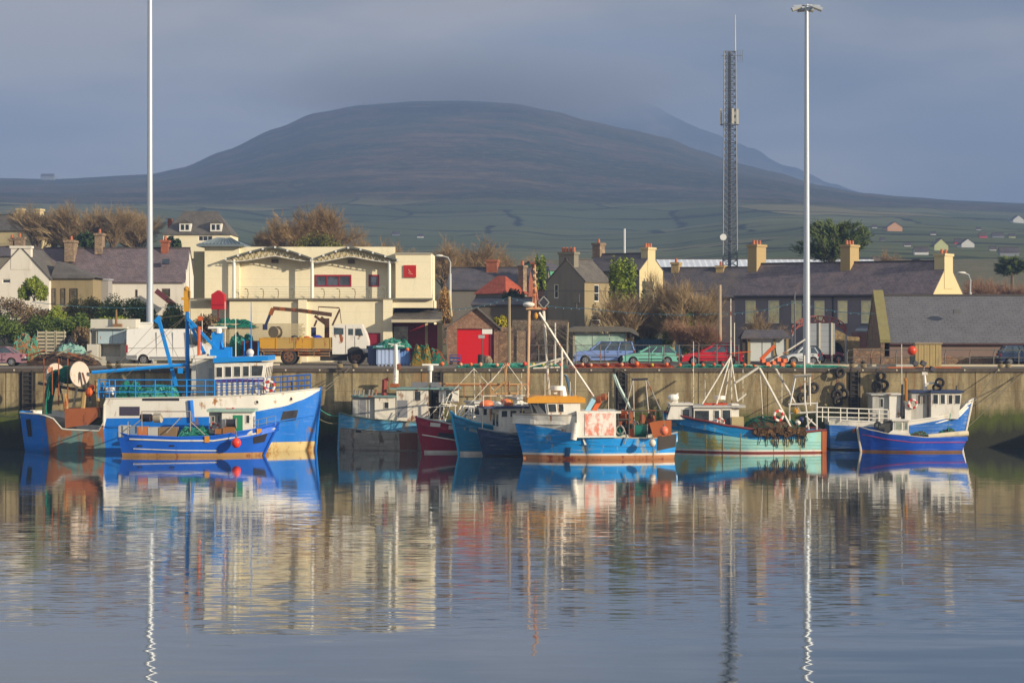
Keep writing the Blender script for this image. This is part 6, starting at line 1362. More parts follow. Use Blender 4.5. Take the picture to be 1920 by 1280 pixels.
# ---- I: blue and white boat on the right
Yc = 148.2
I_ = thing('fishing_boat', 'blue boat with white deckhouse and navy roofed wheelhouse, high bow to the right', 'fishing boat', (X(1690, Yc), Yc, 0), group='small fishing boats along the quay')
IB = paint('faded_royal_blue', '#2a66b4', .45, .18, .8, plank=.55, dirt=.3, dcol='#5f84a8')
HI = Hull(I_, Yc, 3.0, (1556, 1560), (1832, 1812), [(1556, 787), (1610, 790), (1666, 793), (1705, 789), (1755, 783), (1797, 775), (1832, 750)], [(1, .1), (0, [(1556, 797), (1666, 801), (1705, 797), (1797, 783), (1832, 757)])], ([IB, paint('navy_boot', '#2a2a2e'), W], 2), [(0, .72), (.15, .92), (.45, 1), (.72, .92), (.9, .52), (1, .03)], [(0, .88), (.5, .94), (.8, .6), (1, .3)], bul=.4, rail=W, railr=.06, stem=W)
HI.patch('dark_repair', [(1572, 810), (1612, 800), (1612, 826), (1565, 826)], paint('repair_navy', '#173a60', .6, .2))
HI.patch('rust_spot', [(1598, 803), (1606, 803), (1606, 811), (1598, 811)], RUST, nu=2)
house(I_, 'deckhouse', (1636, 741), (1667, 790), 147.3, 149.3, WD, WD, [(1650, 1656, 747, 763)], rh=2.5); house(I_, 'deckhouse_side', (1667.5, 740), (1690, 792), 147.1, 149.3, W, W, rh=2)  # one white deckhouse: shaded part painted greyer, lit part white
house(I_, 'funnel_casing', (1697, 752), (1709, 790), 146.95, 148, W)
wh = house(I_, 'wheelhouse', (1746, 736), (1797, 785), 147.1, 149.3, W, paint('roof_navy', '#2c3a5a'), [(1749, 1759, 739, 757), (1763, 1772, 739, 757), (1778, 1786, 740, 757), (1790, 1800, 740, 757, 1)], lean=(0, 6), rh=4, rov=(1, 4), side=(0, 3), sw=(.5, .92))
house(I_, 'after_wheelhouse', (1709.5, 736), (1745.5, 788), 147.4, 149.3, WD, paint('roof_navy', '#2c3a5a'), [(1720, 1726, 740, 757), (1729, 1735, 740, 757), (1737, 1743, 740, 784)], gm=glass('boat_glass_brown', '#5a4a3a', .1), rh=4, rov=(2, 0))  # white like the front part, its shade in the greyer colour
ring(I_, 1711, 757, 146.85, .36)
rails(I_, [1531, 1542, 1553, 1576, 1588, 1610, 1629, 1648, 1665], 763, 790, 146.9, W, .04, 3, .04, 'railing', 768, 792)
m = MB(); m.tube([P(1735, 733, 148), P(1733, 700, 148)], .15, .1, 8); m.bar(P(1734, 720, 148), P(1758, 716, 148), .3, .12); m.cbox(P(1734, 700, 148), (.4, .2, .2)); m.build('mast', W, I_, world=True)
pole(I_, 'mast_pole', [(1733, 704, 148), (1732, 682, 148)], .06, STEEL); pole(I_, 'aerial', [(1691, 735, 148), (1690.5, 645, 148)], .025, W); pole(I_, 'aerial', [(1793, 732, 148), (1793, 722, 148)], .04, BLK)
m = MB(); m.bar(P(1716, 690, 148), P(1744, 690, 148), .08, .08)
for px, py in ((1716, 681), (1731, 681), (1748, 692)): m.cbox(P(px, py, 147.9), (.36, .3, .3), .3, None, .5)
m.build('deck_light', BLK, I_, world=True)
m = MB(); m.torus(P(1762, 717, 147.6), (.3, 1, 0), .26, .09, 16, 8); m.torus(P(1757, 726, 147.6), (.1, 1, .5), .26, .09, 16, 8); m.build('roof_tyre', paint('tyre_black', '#1b1a1a', .8, .2), I_, world=True, smooth=True)
pole(I_, 'exhaust', [(1699, 752, 147.2), (1699, 715, 147.2), (1697, 709, 147.2)], .1, paint('exhaust_ochre', '#a0661c', .6, .2)); pole(I_, 'exhaust', [(1691, 780, 147), (1692, 720, 147)], .12, BLK, .07)
rails(I_, [1752, 1775, 1797, 1815, 1830], 770, 783, 147.2, STEEL, .02, 2, .02, 'railing', 745, 752)
heap(I_, 'net', 1690, 1790, 800, 812, 145.9, 146.7, NETD, 31, 5, 30, NETG) if False else None

# ---- J: little blue boat in front of it
Yc = 145.3
J = thing('fishing_boat', 'little royal blue boat, small white cuddy, rolled white canvas, thin red line', 'fishing boat', (X(1715, Yc), Yc, 0), group='small fishing boats along the quay')
JB = paint('royal_blue_hull', '#164cb0', .4, .12, .7, plank=.2, dirt=.08, dcol='#4f6fae')
HJ = Hull(J, Yc, 2.3, (1817, 1806), (1613, 1620), [(1613, 801), (1640, 808), (1670, 814), (1739, 820), (1817, 817)], [(1, .13), (0, 1.0)], ([JB, paint('boot_brown_worn', '#7a5636', .7, .3, rust=.4), W], 0), [(0, .72), (.15, .9), (.45, 1), (.72, .9), (.9, .5), (1, .03)], [(0, .85), (.5, .9), (.8, .55), (1, .3)], bul=.35, rail=paint('gunwale_pale', '#b5aa98', .6, .15), railr=.04, stem=paint('gunwale_pale', '#b5aa98'))
HJ.stripe('red_line', [(1617, 814), (1660, 823), (1710, 829), (1810, 829)], paint('line_red', '#a8324a', .5), .03)
m = MB(); m.prism([P(1660, 816, 144.6), P(1710, 820, 144.6), P(1704, 810, 144.6), P(1674, 806, 144.6)], (0, 1.5, 0)); m.build('foredeck', W, J, world=True)
house(J, 'cuddy', (1674, 789), (1704, 814), 144.65, 146.0, W, W, [(1678, 1691, 791.5, 806), (1695, 1702, 791.5, 806)], gm=glass('cuddy_glass', '#6f7568', .1), lean=(1, 0), rh=2, side=(2, 0))
m = MB(); m.tube([P(1741, 819, 144.5), P(1780, 815, 144.4), P(1815, 812, 144.5)], .2, .2, 10); m.build('canvas_roll', paint('canvas_cream', '#cfc0a0', .8, .1, dirt=.15), J, world=True, smooth=True)
m = MB(); m.cyl(P(1652, 800, 144.9), (1, 0, 0), .24, .4, 12); m.cbox(P(1664, 799, 145), (.5, .5, .8)); m.torus(P(1646, 797, 144.8), (.3, 1, 0), .2, .08, 14, 6); m.build('pot_hauler', paint('hauler_dark', '#3a3a36', .7, .3, 3, rust=.3), J, world=True)
heap(J, 'net', 1708, 1745, 809, 822, 144.6, 146, NETD, 41, 3, 30, NETT, .02); heap(J, 'net', 1756, 1800, 803, 822, 145.0, 146.2, NETG, 42, 3, 30, NETD, .02)
pole(J, 'light_mast', [(1778, 812, 145.2), (1782, 775, 145.2)], .03, NETT)

# ---- mooring ropes
def rope(label, pts, r=.03, mat=None, sag=.4):
    a, b = P(*pts[0]), P(*pts[-1]); t_ = thing('mooring_rope', label, 'rope', tuple(a), 0, 'mooring ropes')
    m = MB(); m.tube([a.lerp(b, k / 10) - V((0, 0, sag * 4 * (k / 10) * (1 - k / 10))) for k in range(11)], r, n=5); m.build('strand', mat or ROPE, t_, world=True, smooth=True)
for lab, p_, q_, sg in (('mooring rope from the trawler bow up to the coping', (590, 738, 146.9), (655, 690, 149.9), .1), ('second mooring rope from the trawler bow, crossing the first', (588, 740, 146.9), (640, 700, 149.9), .35),
    ('pale green rope sagging from the trawler bow to the weathered boat', (586, 752, 146.9), (637, 779, 147.9), .35), ('dark hawser from the high bow on the right up to the quay bollard', (1828, 752, 148.2), (1873, 690, 149.9), .05),
    ('thin rope from the high right bow to a far bollard', (1826, 758, 148.2), (1925, 696, 149.9), .25), ('slack rope along the wall right of the high bow', (1815, 800, 148.2), (1905, 705, 149.9), .15),
    ('long rope rising from behind the aqua boat to the coping', (1528, 758, 146), (1556, 695, 149.9), .05), ('pale rope trailing from the net drum stern out of frame', (33, 782, 147), (-30, 772, 149.9), .1), ('low rope from the trawler bow along the dark water', (585, 775, 146.9), (640, 792, 147.9), .3)):
    rope(lab, [p_, q_], .028, NETT if 'green' in lab else None, sg)
# ================================================================== quay: vehicles, gear, poles
TYRE = paint('tyre_rubber', '#2c2824', .85, .25, 3); RIM = paint('wheel_rim', '#8f9092', .35, .1, metal=.4); RIMR = paint('wheel_rim_rusty', '#6a4a34', .7, .3, rust=.5)
LAMP_R = paint('tail_lamp_red', '#8f0f12', .25, .1); LAMP_W = paint('lamp_clear', '#c8cacb', .2, .05); TRIM = paint('black_trim', '#1c1d20', .6, .1)
CARG = glass('car_glass', '#2f3b40', .05)
def wheel(root, x, y, r, w_, side, rim=RIM):
    m = MB(); m.torus((x, y, r), (0, 1, 0), r - .1, .1, 22, 8); m.cyl((x, y, r), (0, 1, 0), r - .09, w_ * .8, 20)
    t_ = m.build('wheel', TYRE, root, smooth=True); m = MB(); yy = y + side * w_ * .44
    m.cyl((x, yy, r), (0, 1, 0), r * .62, .05, 18); m.cyl((x, yy + side * .03, r), (0, 1, 0), r * .18, .05, 10)
    for k in range(5): a = k * 2 * math.pi / 5; m.cyl((x + math.cos(a) * r * .38, yy + side * .027, r + math.sin(a) * r * .38), (0, 1, 0), r * .12, .012, 8, 1)
    m.build('rim', [rim, TRIM], t_)
PROF = {  # outline over the wheels, glasshouse foot and roof; x from rear 0 to nose 1, z in parts of height
    'hatch': dict(body=[(0, .24), (0, .40), (.015, .56), (.05, .66), (.66, .66), (.93, .55), (.99, .45), (1, .3), (1, .2)], foot=(.035, .70), roof=(.14, .50), wr=.30, wx=(.19, .81)),
    'estate': dict(body=[(0, .22), (0, .36), (.01, .58), (.03, .62), (.70, .62), (.94, .56), (.99, .46), (1, .3), (1, .2)], foot=(.02, .74), roof=(.06, .57), wr=.34, wx=(.20, .82)),
    'saloon': dict(body=[(0, .24), (0, .45), (.02, .62), (.16, .68), (.68, .68), (.93, .57), (.99, .46), (1, .3), (1, .2)], foot=(.13, .72), roof=(.28, .54), wr=.30, wx=(.19, .81))}
def car(name, label, px0, px1, Y, facing, col, Hc, kind, cat='car', group='cars parked on the quay', bump=None, rz=0):
    L = (px1 - px0) * Y / FP; r = thing(name, label, cat, (X((px0 + px1) / 2, Y + .8), Y + .85, QZ + .004), rz + (0 if facing > 0 else math.pi), group)
    p = PROF[kind]; Wd = 1.68; m = MB(); wr = p['wr']; xs = lambda u: (u - .5) * L
    low = []                                                     # sill line with wheel arches
    for u in p['wx']:
        for k in range(9): a = math.pi * (1 - k / 8); low.append((xs(u) + math.cos(a) * (wr + .06), max(.2, wr + math.sin(a) * (wr + .06))))
    prof = [(xs(u), z * Hc) for u, z in p['body']]; ring_ = prof + [(xs(1), .22)] + low[::-1] + [(xs(0), .24)]
    # shell: outline at three widths so that the flanks tuck in
    n = len(ring_); zb = .45 * Hc
    def wid(z): return Wd / 2 * (1 - .05 * abs(z - zb) / zb - (.05 if z > .6 * Hc else 0))
    for s_ in (-1, 1):
        o = len(m.v)
        for x, z in ring_: m.v.append((x, s_ * wid(z) * (1 - .10 * max(0, abs(x) / (L / 2) - .82) / .18), z))
        m.f.append(list(range(o, o + n)) if s_ < 0 else list(range(o, o + n))[::-1]); m.m.append(0)
    for i in range(n): m.f.append([i, (i + 1) % n, n + (i + 1) % n, n + i]); m.m.append(0)
    body = m.build('body', paint('car_' + col.strip('#'), col, .25, .05, .6, spec=.6), r, smooth=True, ang=38)
    f0, f1 = xs(p['foot'][0]), xs(p['foot'][1]); r0, r1 = xs(p['roof'][0]), xs(p['roof'][1]); zf = max(z for _, z in p['body']) * Hc - .01; zt_ = Hc - .05; wf, wt = Wd * .46, Wd * .37
    m = MB(); v = [(f0, -wf, zf), (f1, -wf, zf), (f1, wf, zf), (f0, wf, zf), (r0, -wt, zt_), (r1, -wt, zt_), (r1, wt, zt_), (r0, wt, zt_)]
    m.add(v, [(0, 1, 5, 4), (1, 2, 6, 5), (2, 3, 7, 6), (3, 0, 4, 7)]); m.build('window_band', CARG, r)
    bm_ = bpy.data.materials['car_' + col.strip('#')]
    m = MB(); V_ = [V(q) for q in v]
    for a, b in ((0, 4), (1, 5), (2, 6), (3, 7)): m.bar(V_[a], V_[b], .09, .09)
    for f in (.36, .66) if kind != 'saloon' else (.5,):
        for a, b, c_, d in ((0, 1, 4, 5), (3, 2, 7, 6)): m.bar(V_[a].lerp(V_[b], f), V_[c_].lerp(V_[d], f), .07, .05)
    m.prism([(r0 - .08, -wt - .02, zt_ - .02), (r1 + .06, -wt - .02, zt_ - .02), (r1 - .1, -wt + .05, Hc), (r0 + .08, -wt + .05, Hc)], (0, 2 * wt + .04, 0)); m.build('roof', bm_, r)
    m = MB()
    for f in (.36, .66):
        for s_ in (-1, 1): xx = f0 + (f1 - f0) * f; m.box((xx, s_ * Wd / 2 - .012, .32), (xx + .02, s_ * Wd / 2 + .004, zf)); m.box((xx - .3, s_ * Wd / 2 - .01, zf - .13), (xx - .14, s_ * Wd / 2 + .012, zf - .09))
    for s_ in (-1, 1): m.box((xs(p['wx'][0]) + wr + .12, s_ * Wd / 2 - .01, .3 * Hc), (xs(p['wx'][1]) - wr - .12, s_ * Wd / 2 + .006, .34 * Hc))
    m.build('door_seam', TRIM, r)
    for u in p['wx']:
        for s_ in (-1, 1): wheel(r, xs(u), s_ * (Wd / 2 - .1), wr, .2, s_)
    for s_ in (-1, 1):
        m = MB(); m.cbox((xs(.012), s_ * .68, .54 * Hc), (.07, .24, .2)); m.build('tail_light', LAMP_R, r)
        m = MB(); m.cbox((xs(.985), s_ * .6, .46 * Hc), (.08, .34, .14)); m.build('headlight', LAMP_W, r)
    m = MB(); m.cbox((xs(.0), 0, .33 * Hc), (.1, Wd * .93, .16)); m.cbox((xs(1.0), 0, .3 * Hc), (.1, Wd * .9, .16)); m.build('bumper', bump or TRIM, r)
    m = MB(); m.cbox((xs(.0) - .06, 0, .44 * Hc), (.02, .5, .11)); m.build('number_plate', LAMP_W, r)
    for s_ in (-1, 1):
        m = MB(); m.cbox((f1 - .12, s_ * (Wd / 2 + .04), zf + .1), (.12, .14, .12)); m.build('mirror', bm_, r)
    return r
car('parked_car', 'blue four wheel drive estate, parked in front of the glazed shelter', 1076, 1190, 161.5, -1, '#6f86b8', 1.78, 'estate')
car('parked_car', 'pale green hatchback between the blue estate and the red car', 1166, 1270, 160.5, -1, '#6fae9a', 1.42, 'hatch')
car('parked_car', 'bright red hatchback beside the information shelter', 1277, 1392, 161.5, -1, '#b0101f', 1.46, 'hatch')
car('parked_car', 'dark red car showing only its roof behind the bright red hatchback', 1292, 1385, 166, -1, '#7a1020', 1.62, 'hatch')
car('parked_car', 'white hatchback half hidden by the lamp mast', 1474, 1533, 160.5, -1, '#b9bcbc', 1.36, 'hatch')
car('parked_car', 'slate blue car behind the white hatchback', 1468, 1540, 165.5, -1, '#3a4656', 1.4, 'hatch')
car('parked_car', 'maroon car behind the grey hoarding posts', 1528, 1580, 169, 1, '#7a1830', 1.42, 'hatch')
car('parked_car', 'dark blue car seen at the far end of the quay, beyond the railing', 1872, 1960, 158.5, 1, '#26344e', 1.5, 'hatch')
car('parked_car', 'mauve silver saloon at the pale net pile on the far left of the quay', -62, 46, 156.5, -1, '#8f6a74', 1.44, 'saloon')

# ---- white van
Yv = 162.0; L = (402 - 237) * Yv / FP
r = thing('van', 'tall white panel van with plain sides', 'van', (X(319.5, Yv), Yv + 1, QZ + .004)); vw = paint('van_white', '#d9d7d0', .3, .04, .5, dirt=.08)
m = MB(); x0 = -L / 2; Hv = 2.72
out = [(x0, .42), (x0, Hv - .12), (x0 + .12, Hv), (L / 2 - 2.05, Hv), (L / 2 - 1.75, Hv - .12), (L / 2 - 1.0, 1.55), (L / 2 - .12, 1.2), (L / 2, .9), (L / 2, .35)]
low = []
for c in (x0 + 1.28, L / 2 - 1.0):
    for k in range(9): a = math.pi * (1 - k / 8); low.append((c + math.cos(a) * .44, max(.36, .37 + math.sin(a) * .44)))
ring_ = out + low[::-1]; n = len(ring_)
for s_ in (-1, 1):
    o = len(m.v)
    for x, z in ring_: m.v.append((x, s_ * (1.0 - (.09 * (z - 1.2) / 1.5 if z > 1.2 else 0)), z))
    m.f.append(list(range(o, o + n)) if s_ < 0 else list(range(o, o + n))[::-1]); m.m.append(0)
for i in range(n): m.f.append([i, (i + 1) % n, n + (i + 1) % n, n + i]); m.m.append(0)
m.build('body', vw, r, smooth=True, ang=30)
m = MB()
for xa in (x0 + 2.3, x0 + 3.55, L / 2 - 2.25): m.box((xa, -1.0, .5), (xa + .018, -.9, Hv - .25))
m.box((x0 + .03, -1.004, 1.25), (L / 2 - 2.3, -.98, 1.28)); m.build('door_seam', paint('seam_grey', '#9a9a98', .6), r)
m = MB(); m.box((x0 - .03, -1.01, .42), (x0 + .8, -.9, .72)); m.box((x0 + 1.75, -1.01, .42), (L / 2 - 1.5, -.92, .6)); m.build('lower_trim', paint('van_trim_grey', '#77787a', .6), r)
m = MB(); m.poly([(L / 2 - 2.0, -1.012, 1.55), (L / 2 - 1.15, -1.012, 1.5), (L / 2 - 1.65, -.955, 2.35), (L / 2 - 2.0, -.95, 2.35)]); m.build('side_window', CARG, r)
m = MB(); m.poly([(L / 2 - 1.0 + .02, -.9, 1.6), (L / 2 - 1.0 + .02, .9, 1.6), (L / 2 - 1.62, .85, 2.45), (L / 2 - 1.62, -.85, 2.45)]); m.build('windscreen', CARG, r)
for x, s_ in ((x0 + 1.28, -1), (x0 + 1.28, 1), (L / 2 - 1.0, -1), (L / 2 - 1.0, 1)): wheel(r, x, s_ * .86, .37, .24, s_)
m = MB(); m.box((x0 - .02, -1.012, .9), (x0 + .1, -.9, 1.5)); m.build('tail_light', LAMP_R, r)
m = MB(); m.cbox((L / 2 - .08, -.8, .95), (.2, .35, .25)); m.build('headlight', LAMP_W, r)
m = MB(); m.cbox((L / 2 - 1.35, -1.13, 1.6), (.2, .2, .3)); m.build('mirror', TRIM, r)

# ---- crane lorry
Yt = 160.5; T = lambda px, py, Y=Yt: P(px, py, Y)
r = thing('crane_lorry', 'old flatbed lorry, white cab, yellow drop sides and a folded crane', 'lorry', (X(590, Yt), Yt + 1.2, QZ + .004))
cw_ = paint('cab_white', '#d2cdc2', .4, .06, .8, rust=.22, rs=3, dirt=.15); ylw = paint('lorry_yellow', '#b98a28', .55, .15, 1.5, rust=.35, rs=2.5, rcol='#7a431c')
m = MB(); m.prism([T(623, 664), T(623, 613), T(628, 608), T(678, 608), T(686, 626), T(690, 640), T(690, 664)], (0, 2.3, 0)); cab = m.build('cab', cw_, r, world=True)
m = MB(); m.prism([T(652, 664, Yt - .02), T(652, 655, Yt - .02), T(660, 650, Yt - .02), T(672, 650, Yt - .02), T(680, 656, Yt - .02), T(682, 664, Yt - .02)], (0, .1, 0)); m.build('wheel_arch', TRIM, cab, world=True)
for q in (((626, 627), (644, 627), (644, 615), (626, 614)), ((653, 628), (662, 628), (662, 616), (653, 616)), ((666, 629), (681, 629), (677, 616), (666, 616))):
    m = MB(); m.poly([T(a, b, Yt - .012) for a, b in q]); m.build('window', CARG, cab, world=True)
m = MB(); m.box((X(648, Yt), Yt - .014, Z(662, Yt)), (X(648.6, Yt), Yt, Z(610, Yt))); m.box((X(665, Yt), Yt - .014, Z(650, Yt)), (X(665.6, Yt), Yt, Z(630, Yt))); m.box((X(671, Yt), Yt - .03, Z(635, Yt)), (X(674, Yt), Yt, Z(633.5, Yt))); m.build('door_seam', TRIM, cab, world=True)
m = MB(); m.box((X(683, Yt), Yt - .1, Z(670, Yt)), (X(692, Yt), Yt + 2.4, Z(661, Yt))); m.build('bumper', TRIM, r, world=True)
m = MB(); m.cbox(T(689, 651, Yt + .2), (.12, .4, .25)); m.build('headlight', paint('indicator_orange', '#c0561c', .3), r, world=True)
m = MB(); m.box((X(489, Yt), Yt + .55, Z(668, Yt)), (X(684, Yt), Yt + .75, Z(659, Yt))); m.box((X(489, Yt), Yt + 1.65, Z(668, Yt)), (X(684, Yt), Yt + 1.85, Z(659, Yt))); m.box((X(600, Yt), Yt + .1, Z(676, Yt)), (X(650, Yt), Yt + .5, Z(655, Yt))); m.build('chassis', paint('chassis_dark', '#2b2723', .8, .25, rust=.25), r, world=True)
m = MB(); m.box((X(486, Yt), Yt, Z(658, Yt)), (X(622, Yt), Yt + 2.4, Z(654, Yt))); m.build('bed_floor', paint('bed_brown', '#6a4c30', .8, .2, rust=.4), r, world=True)
for a, b, mt in ((487, 519, ylw), (520, 554, paint('lorry_yellow_pale', '#a88a4a', .6, .15, 1.5, rust=.3, rs=2.5)), (555, 588, ylw), (589, 621, paint('lorry_yellow_pale', '#a88a4a'))):
    m = MB(); m.box((X(a, Yt), Yt - .04, Z(653, Yt)), (X(b, Yt), Yt + .02, Z(633, Yt))); m.box((X(a, Yt), Yt - .06, Z(634.5, Yt)), (X(b, Yt), Yt - .042, Z(633, Yt))); m.box((X(b, Yt) - .08, Yt - .075, Z(654, Yt)), (X(b, Yt), Yt - .043, Z(632, Yt))); m.build('drop_side', mt, r, world=True)
m = MB(); m.box((X(486, Yt), Yt + 2.35, Z(653, Yt)), (X(622, Yt), Yt + 2.4, Z(633, Yt))); m.box((X(486, Yt), Yt + .03, Z(653, Yt)), (X(487.5, Yt), Yt + 2.34, Z(633, Yt))); m.build('far_sides', ylw, r, world=True)
m = MB()
for k in range(3): m.box((X(493, Yt), Yt + .02, Z(668 - k * 5, Yt)), (X(527, Yt), Yt + .08, Z(666 - k * 5, Yt))); m.box((X(558, Yt), Yt + .02, Z(668 - k * 5, Yt)), (X(618, Yt), Yt + .08, Z(666 - k * 5, Yt)))
for px in (494, 526, 559, 588, 617): m.box((X(px, Yt), Yt + .083, Z(669, Yt)), (X(px + 1.5, Yt), Yt + .14, Z(654.5, Yt)))
m.build('side_guard', paint('guard_brown', '#8a6a44', .7, .2, rust=.4), r, world=True)
for px in (541, 667):
    for y_ in (.16, 2.2): wheel(r, X(px, Yt) - X(590, Yt), y_ - 1.2, .62, .34, -1 if y_ < 1 else 1, RIMR)
m = MB(); crk = paint('crane_brown', '#4a3220', .6, .25, 1.5, rust=.5, rs=2)
m.cbox(T(613, 620, Yt + 1.2), (.34, .4, 1.9)); m.bar(T(613, 606, Yt + 1.2), T(601, 596, Yt + 1.2), .34, .34); m.bar(T(614, 610, Yt + 1.2), T(590, 592, Yt + 1.2), .16, .2); m.bar(T(622, 590, Yt + 1.2), T(563, 582, Yt + 1.2), .3, .3); m.bar(T(563, 582, Yt + 1.2), T(512, 578, Yt + 1.2), .24, .28)
m.bar(T(512, 578, Yt + 1.2), T(507, 590, Yt + 1.2), .3, .3); m.bar(T(506, 590, Yt + 1.2), T(498, 610, Yt + 1.2), .16, .2, 1); m.cbox(T(497, 613, Yt + 1.2), (.34, .3, .4), m=1)
m.tube([T(596, 592, Yt + 1.2), T(597, 575, Yt + 1.2), T(636, 577, Yt + 1.2), T(637, 582, Yt + 1.2)], .05, n=5); m.tube([T(637, 580, Yt + 1.2), T(623, 610, Yt + 1.2)], .08, n=5); m.tube([T(637, 580, Yt + 1.2), T(640, 606, Yt + 1.2)], .03, n=5); m.bar(T(589, 612, Yt + 1.2), T(594, 600, Yt + 1.2), .14, .14); m.cbox(T(588, 622, Yt + 1.2), (.35, .35, .7), m=1)
m.build('crane', [crk, paint('crane_navy', '#232a4a', .6, .2)], r, world=True)
for nm, px, py, s_, col in (('tub', 595, 630, (.42, .4, .3), '#1a2f9a'), ('bag', 575, 631, (.3, .3, .22), '#b0521c'), ('bag', 566, 630, (.25, .3, .25), '#a8924a'), ('bag', 552, 629, (.3, .3, .3), '#3a3a30')):
    t_ = thing('deck_' + nm, {'#1a2f9a': 'deep blue tub standing on the lorry bed', '#b0521c': 'orange sack on the lorry bed by the blue tub', '#a8924a': 'straw coloured sack on the lorry bed', '#3a3a30': 'dark sack on the lorry bed beside the straw one'}[col], nm, tuple(P(px, 638, Yt + .7))); m = MB(); m.ball((0, 0, .12), .5, 12, 7, (s_[0] * 2, s_[1] * 2, s_[2] * 2), jit=.12); m.build('body', paint('sack_' + col[1:], col, .6, .2), t_, smooth=True)
t_ = thing('cable_reel', 'grey timber cable reel standing on the end of the lorry bed', 'reel', tuple(P(513, 633, Yt + 1.4))); m = MB(); m.cyl((0, 0, .42), (.5, 1, 0), .46, .07, 22); m.cyl((.12, .3, .42), (.5, 1, 0), .28, .5, 16); m.cyl((.25, .55, .42), (.5, 1, 0), .46, .07, 22); m.build('drum', paint('reel_timber', '#8f8268', .8, .2, dirt=.3), t_)

# ---- lamp masts, radio mast, poles
def lamp_mast(px, Y, r0, r1, ztop, label, heads):
    r = thing('lamp_mast', label, 'lamp mast', (X(px, Y), Y, QZ), 0, 'tall lamp masts'); mt = paint('mast_grey', '#aeb4ba', .35, .06, .4, metal=.3)
    m = MB(); m.tube([(0, 0, 0), (0, 0, 8), (0, 0, 16), (0, 0, ztop - QZ)], r0, r1, 14); m.build('pole', mt, r, smooth=True); m = MB(); m.cyl((0, 0, .1), (0, 0, 1), r0 * 2, .2, 14); m.build('base_plate', STEEL, r)
    if heads:
        z = ztop - QZ; m = MB(); m.torus((0, 0, z - .15), (0, 0, 1), .55, .06, 16, 6); m.bar((-1, 0, z - .1), (1, 0, z - .1), .1, .1); m.build('head_frame', mt, r)
        for sx, sy in ((-1, -.2), (1, -.2), (-.35, .6), (.35, .6)):
            m = MB(); m.cbox((sx * .78, sy, z - .28), (.75, .5, .22), 0, None, sx * .35); m.cbox((sx * .78 + sx * .02, sy, z - .42), (.6, .42, .08), 0, 1, sx * .35); m.build('floodlight', [mt, paint('lamp_lens', '#b5aa90', .2)], r)
    return r
lamp_mast(281, 167.0, .29, .17, 38.5, 'pale lamp mast rising behind the white van, its top out of frame', True)
lamp_mast(1512.5, 158.6, .28, .15, 32.6, 'pale lamp mast crowned with floodlights beside the hoarding', True)
t_ = thing('junction_box', 'white box at the foot of the lamp mast by the van', 'box', (X(273, 165.5), 165.5, QZ)); m = MB(); m.box((-.5, -.3, 0), (.5, .3, Z(604, 165.5) - QZ - .1)); m.box((-.55, -.35, Z(604, 165.5) - QZ - .1), (.55, .35, Z(604, 165.5) - QZ)); m.build('cabinet', vw, t_)
Ym = 235.0
r = thing('radio_mast', 'tall grey lattice radio mast with panel antennas and a white dish', 'mast', (X(1368, Ym), Ym, 7)); mt = paint('lattice_grey', '#6c7178', .5, .15, metal=.2); zt = Z(97, Ym) - 7
m = MB(); tri = [(-.5, -.35), (.5, -.35), (0, .55)]; wd_ = lambda z: 1.7 - .45 * z / zt
N_ = 44
for i, (a, b) in enumerate(tri):
    m.tube([(a * wd_(0), b * wd_(0), 0), (a * wd_(zt), b * wd_(zt), zt)], .085, .07, 5); c, d = tri[(i + 1) % 3]
    for k in range(N_):
        z0_, z1_ = zt * k / N_, zt * (k + 1) / N_; w0, w1 = wd_(z0_), wd_(z1_)
        m.tube([(a * w0, b * w0, z0_), (c * w1, d * w1, z1_)], .035, n=4, cap=False); m.tube([(c * w0, d * w0, z0_), (a * w1, b * w1, z1_)], .035, n=4, cap=False); m.tube([(a * w1, b * w1, z1_), (c * w1, d * w1, z1_)], .03, n=4, cap=False)
m.tube([(.05, 0, 0), (.05, 0, zt)], .13, n=6); m.tube([(-.12, .1, 0), (-.1, .1, zt)], .07, n=5); m.build('lattice', mt, r)
m = MB(); m.tube([(.65, 0, zt - 4), (.62, 0, Z(28, Ym) - 7)], .1, .05, 6); m.build('whip_aerial', paint('aerial_pale', '#b9bcc0', .4), r)
for px in (1352, 1373, 1383, 1379):
    m = MB(); c = V((X(px, Ym) - X(1368, Ym), -.7 if px == 1373 else 0, 0)); m.cbox((c.x, c.y, Z(219, Ym) - 7), (.22, .2, 1.7)); m.tube([(c.x, c.y + .05, Z(205, Ym) - 7), (c.x, c.y + .05, Z(236, Ym) - 7)], .05, n=5); m.build('panel_antenna', paint('antenna_cream', '#b9b3a0', .5), r)
m = MB(); m.torus((0, 0, Z(234, Ym) - 7), (0, 0, 1), 1.0, .05, 14, 5); m.bar((-.9, 0, Z(105, Ym) - 7), (1.4, -.2, Z(105, Ym) - 7), .06, .06)
for dx in (.9, 1.15, 1.4):
    m.tube([(dx, -.2, Z(94, Ym) - 7), (dx, -.2, Z(118, Ym) - 7)], .025, n=4)
m.build('antenna_frame', mt, r)
m = MB(); c = V((X(1355, Ym) - X(1368, Ym), -.6, Z(445, Ym) - 7)); m.cyl(c, (0, 1, .05), .36, .3, 18); m.build('dish', paint('dish_white', '#d5d5d2', .4), r)
def plain_pole(name, label, px, py0, py1, Y, rad, mat, cat='pole', lean=0, r1=None):
    zb = min(gz(X(px, Y), Y) if Y > 172 else QZ, Z(py0, Y)); r = thing(name, label, cat, (X(px, Y), Y, zb)); m = MB(); m.tube([(0, 0, 0), (lean, 0, Z(py1, Y) - zb)], rad, r1 or rad * .8, 7); m.build('shaft', mat, r, smooth=True); return r
wood = paint('pole_wood', '#8a7c64', .8, .2); pw_ = paint('pole_pale', '#b9b2a0', .6, .1)
plain_pole('wooden_pole', 'grey wooden pole right of the red doored garage', 955, 682, 556, 158, .13, wood)
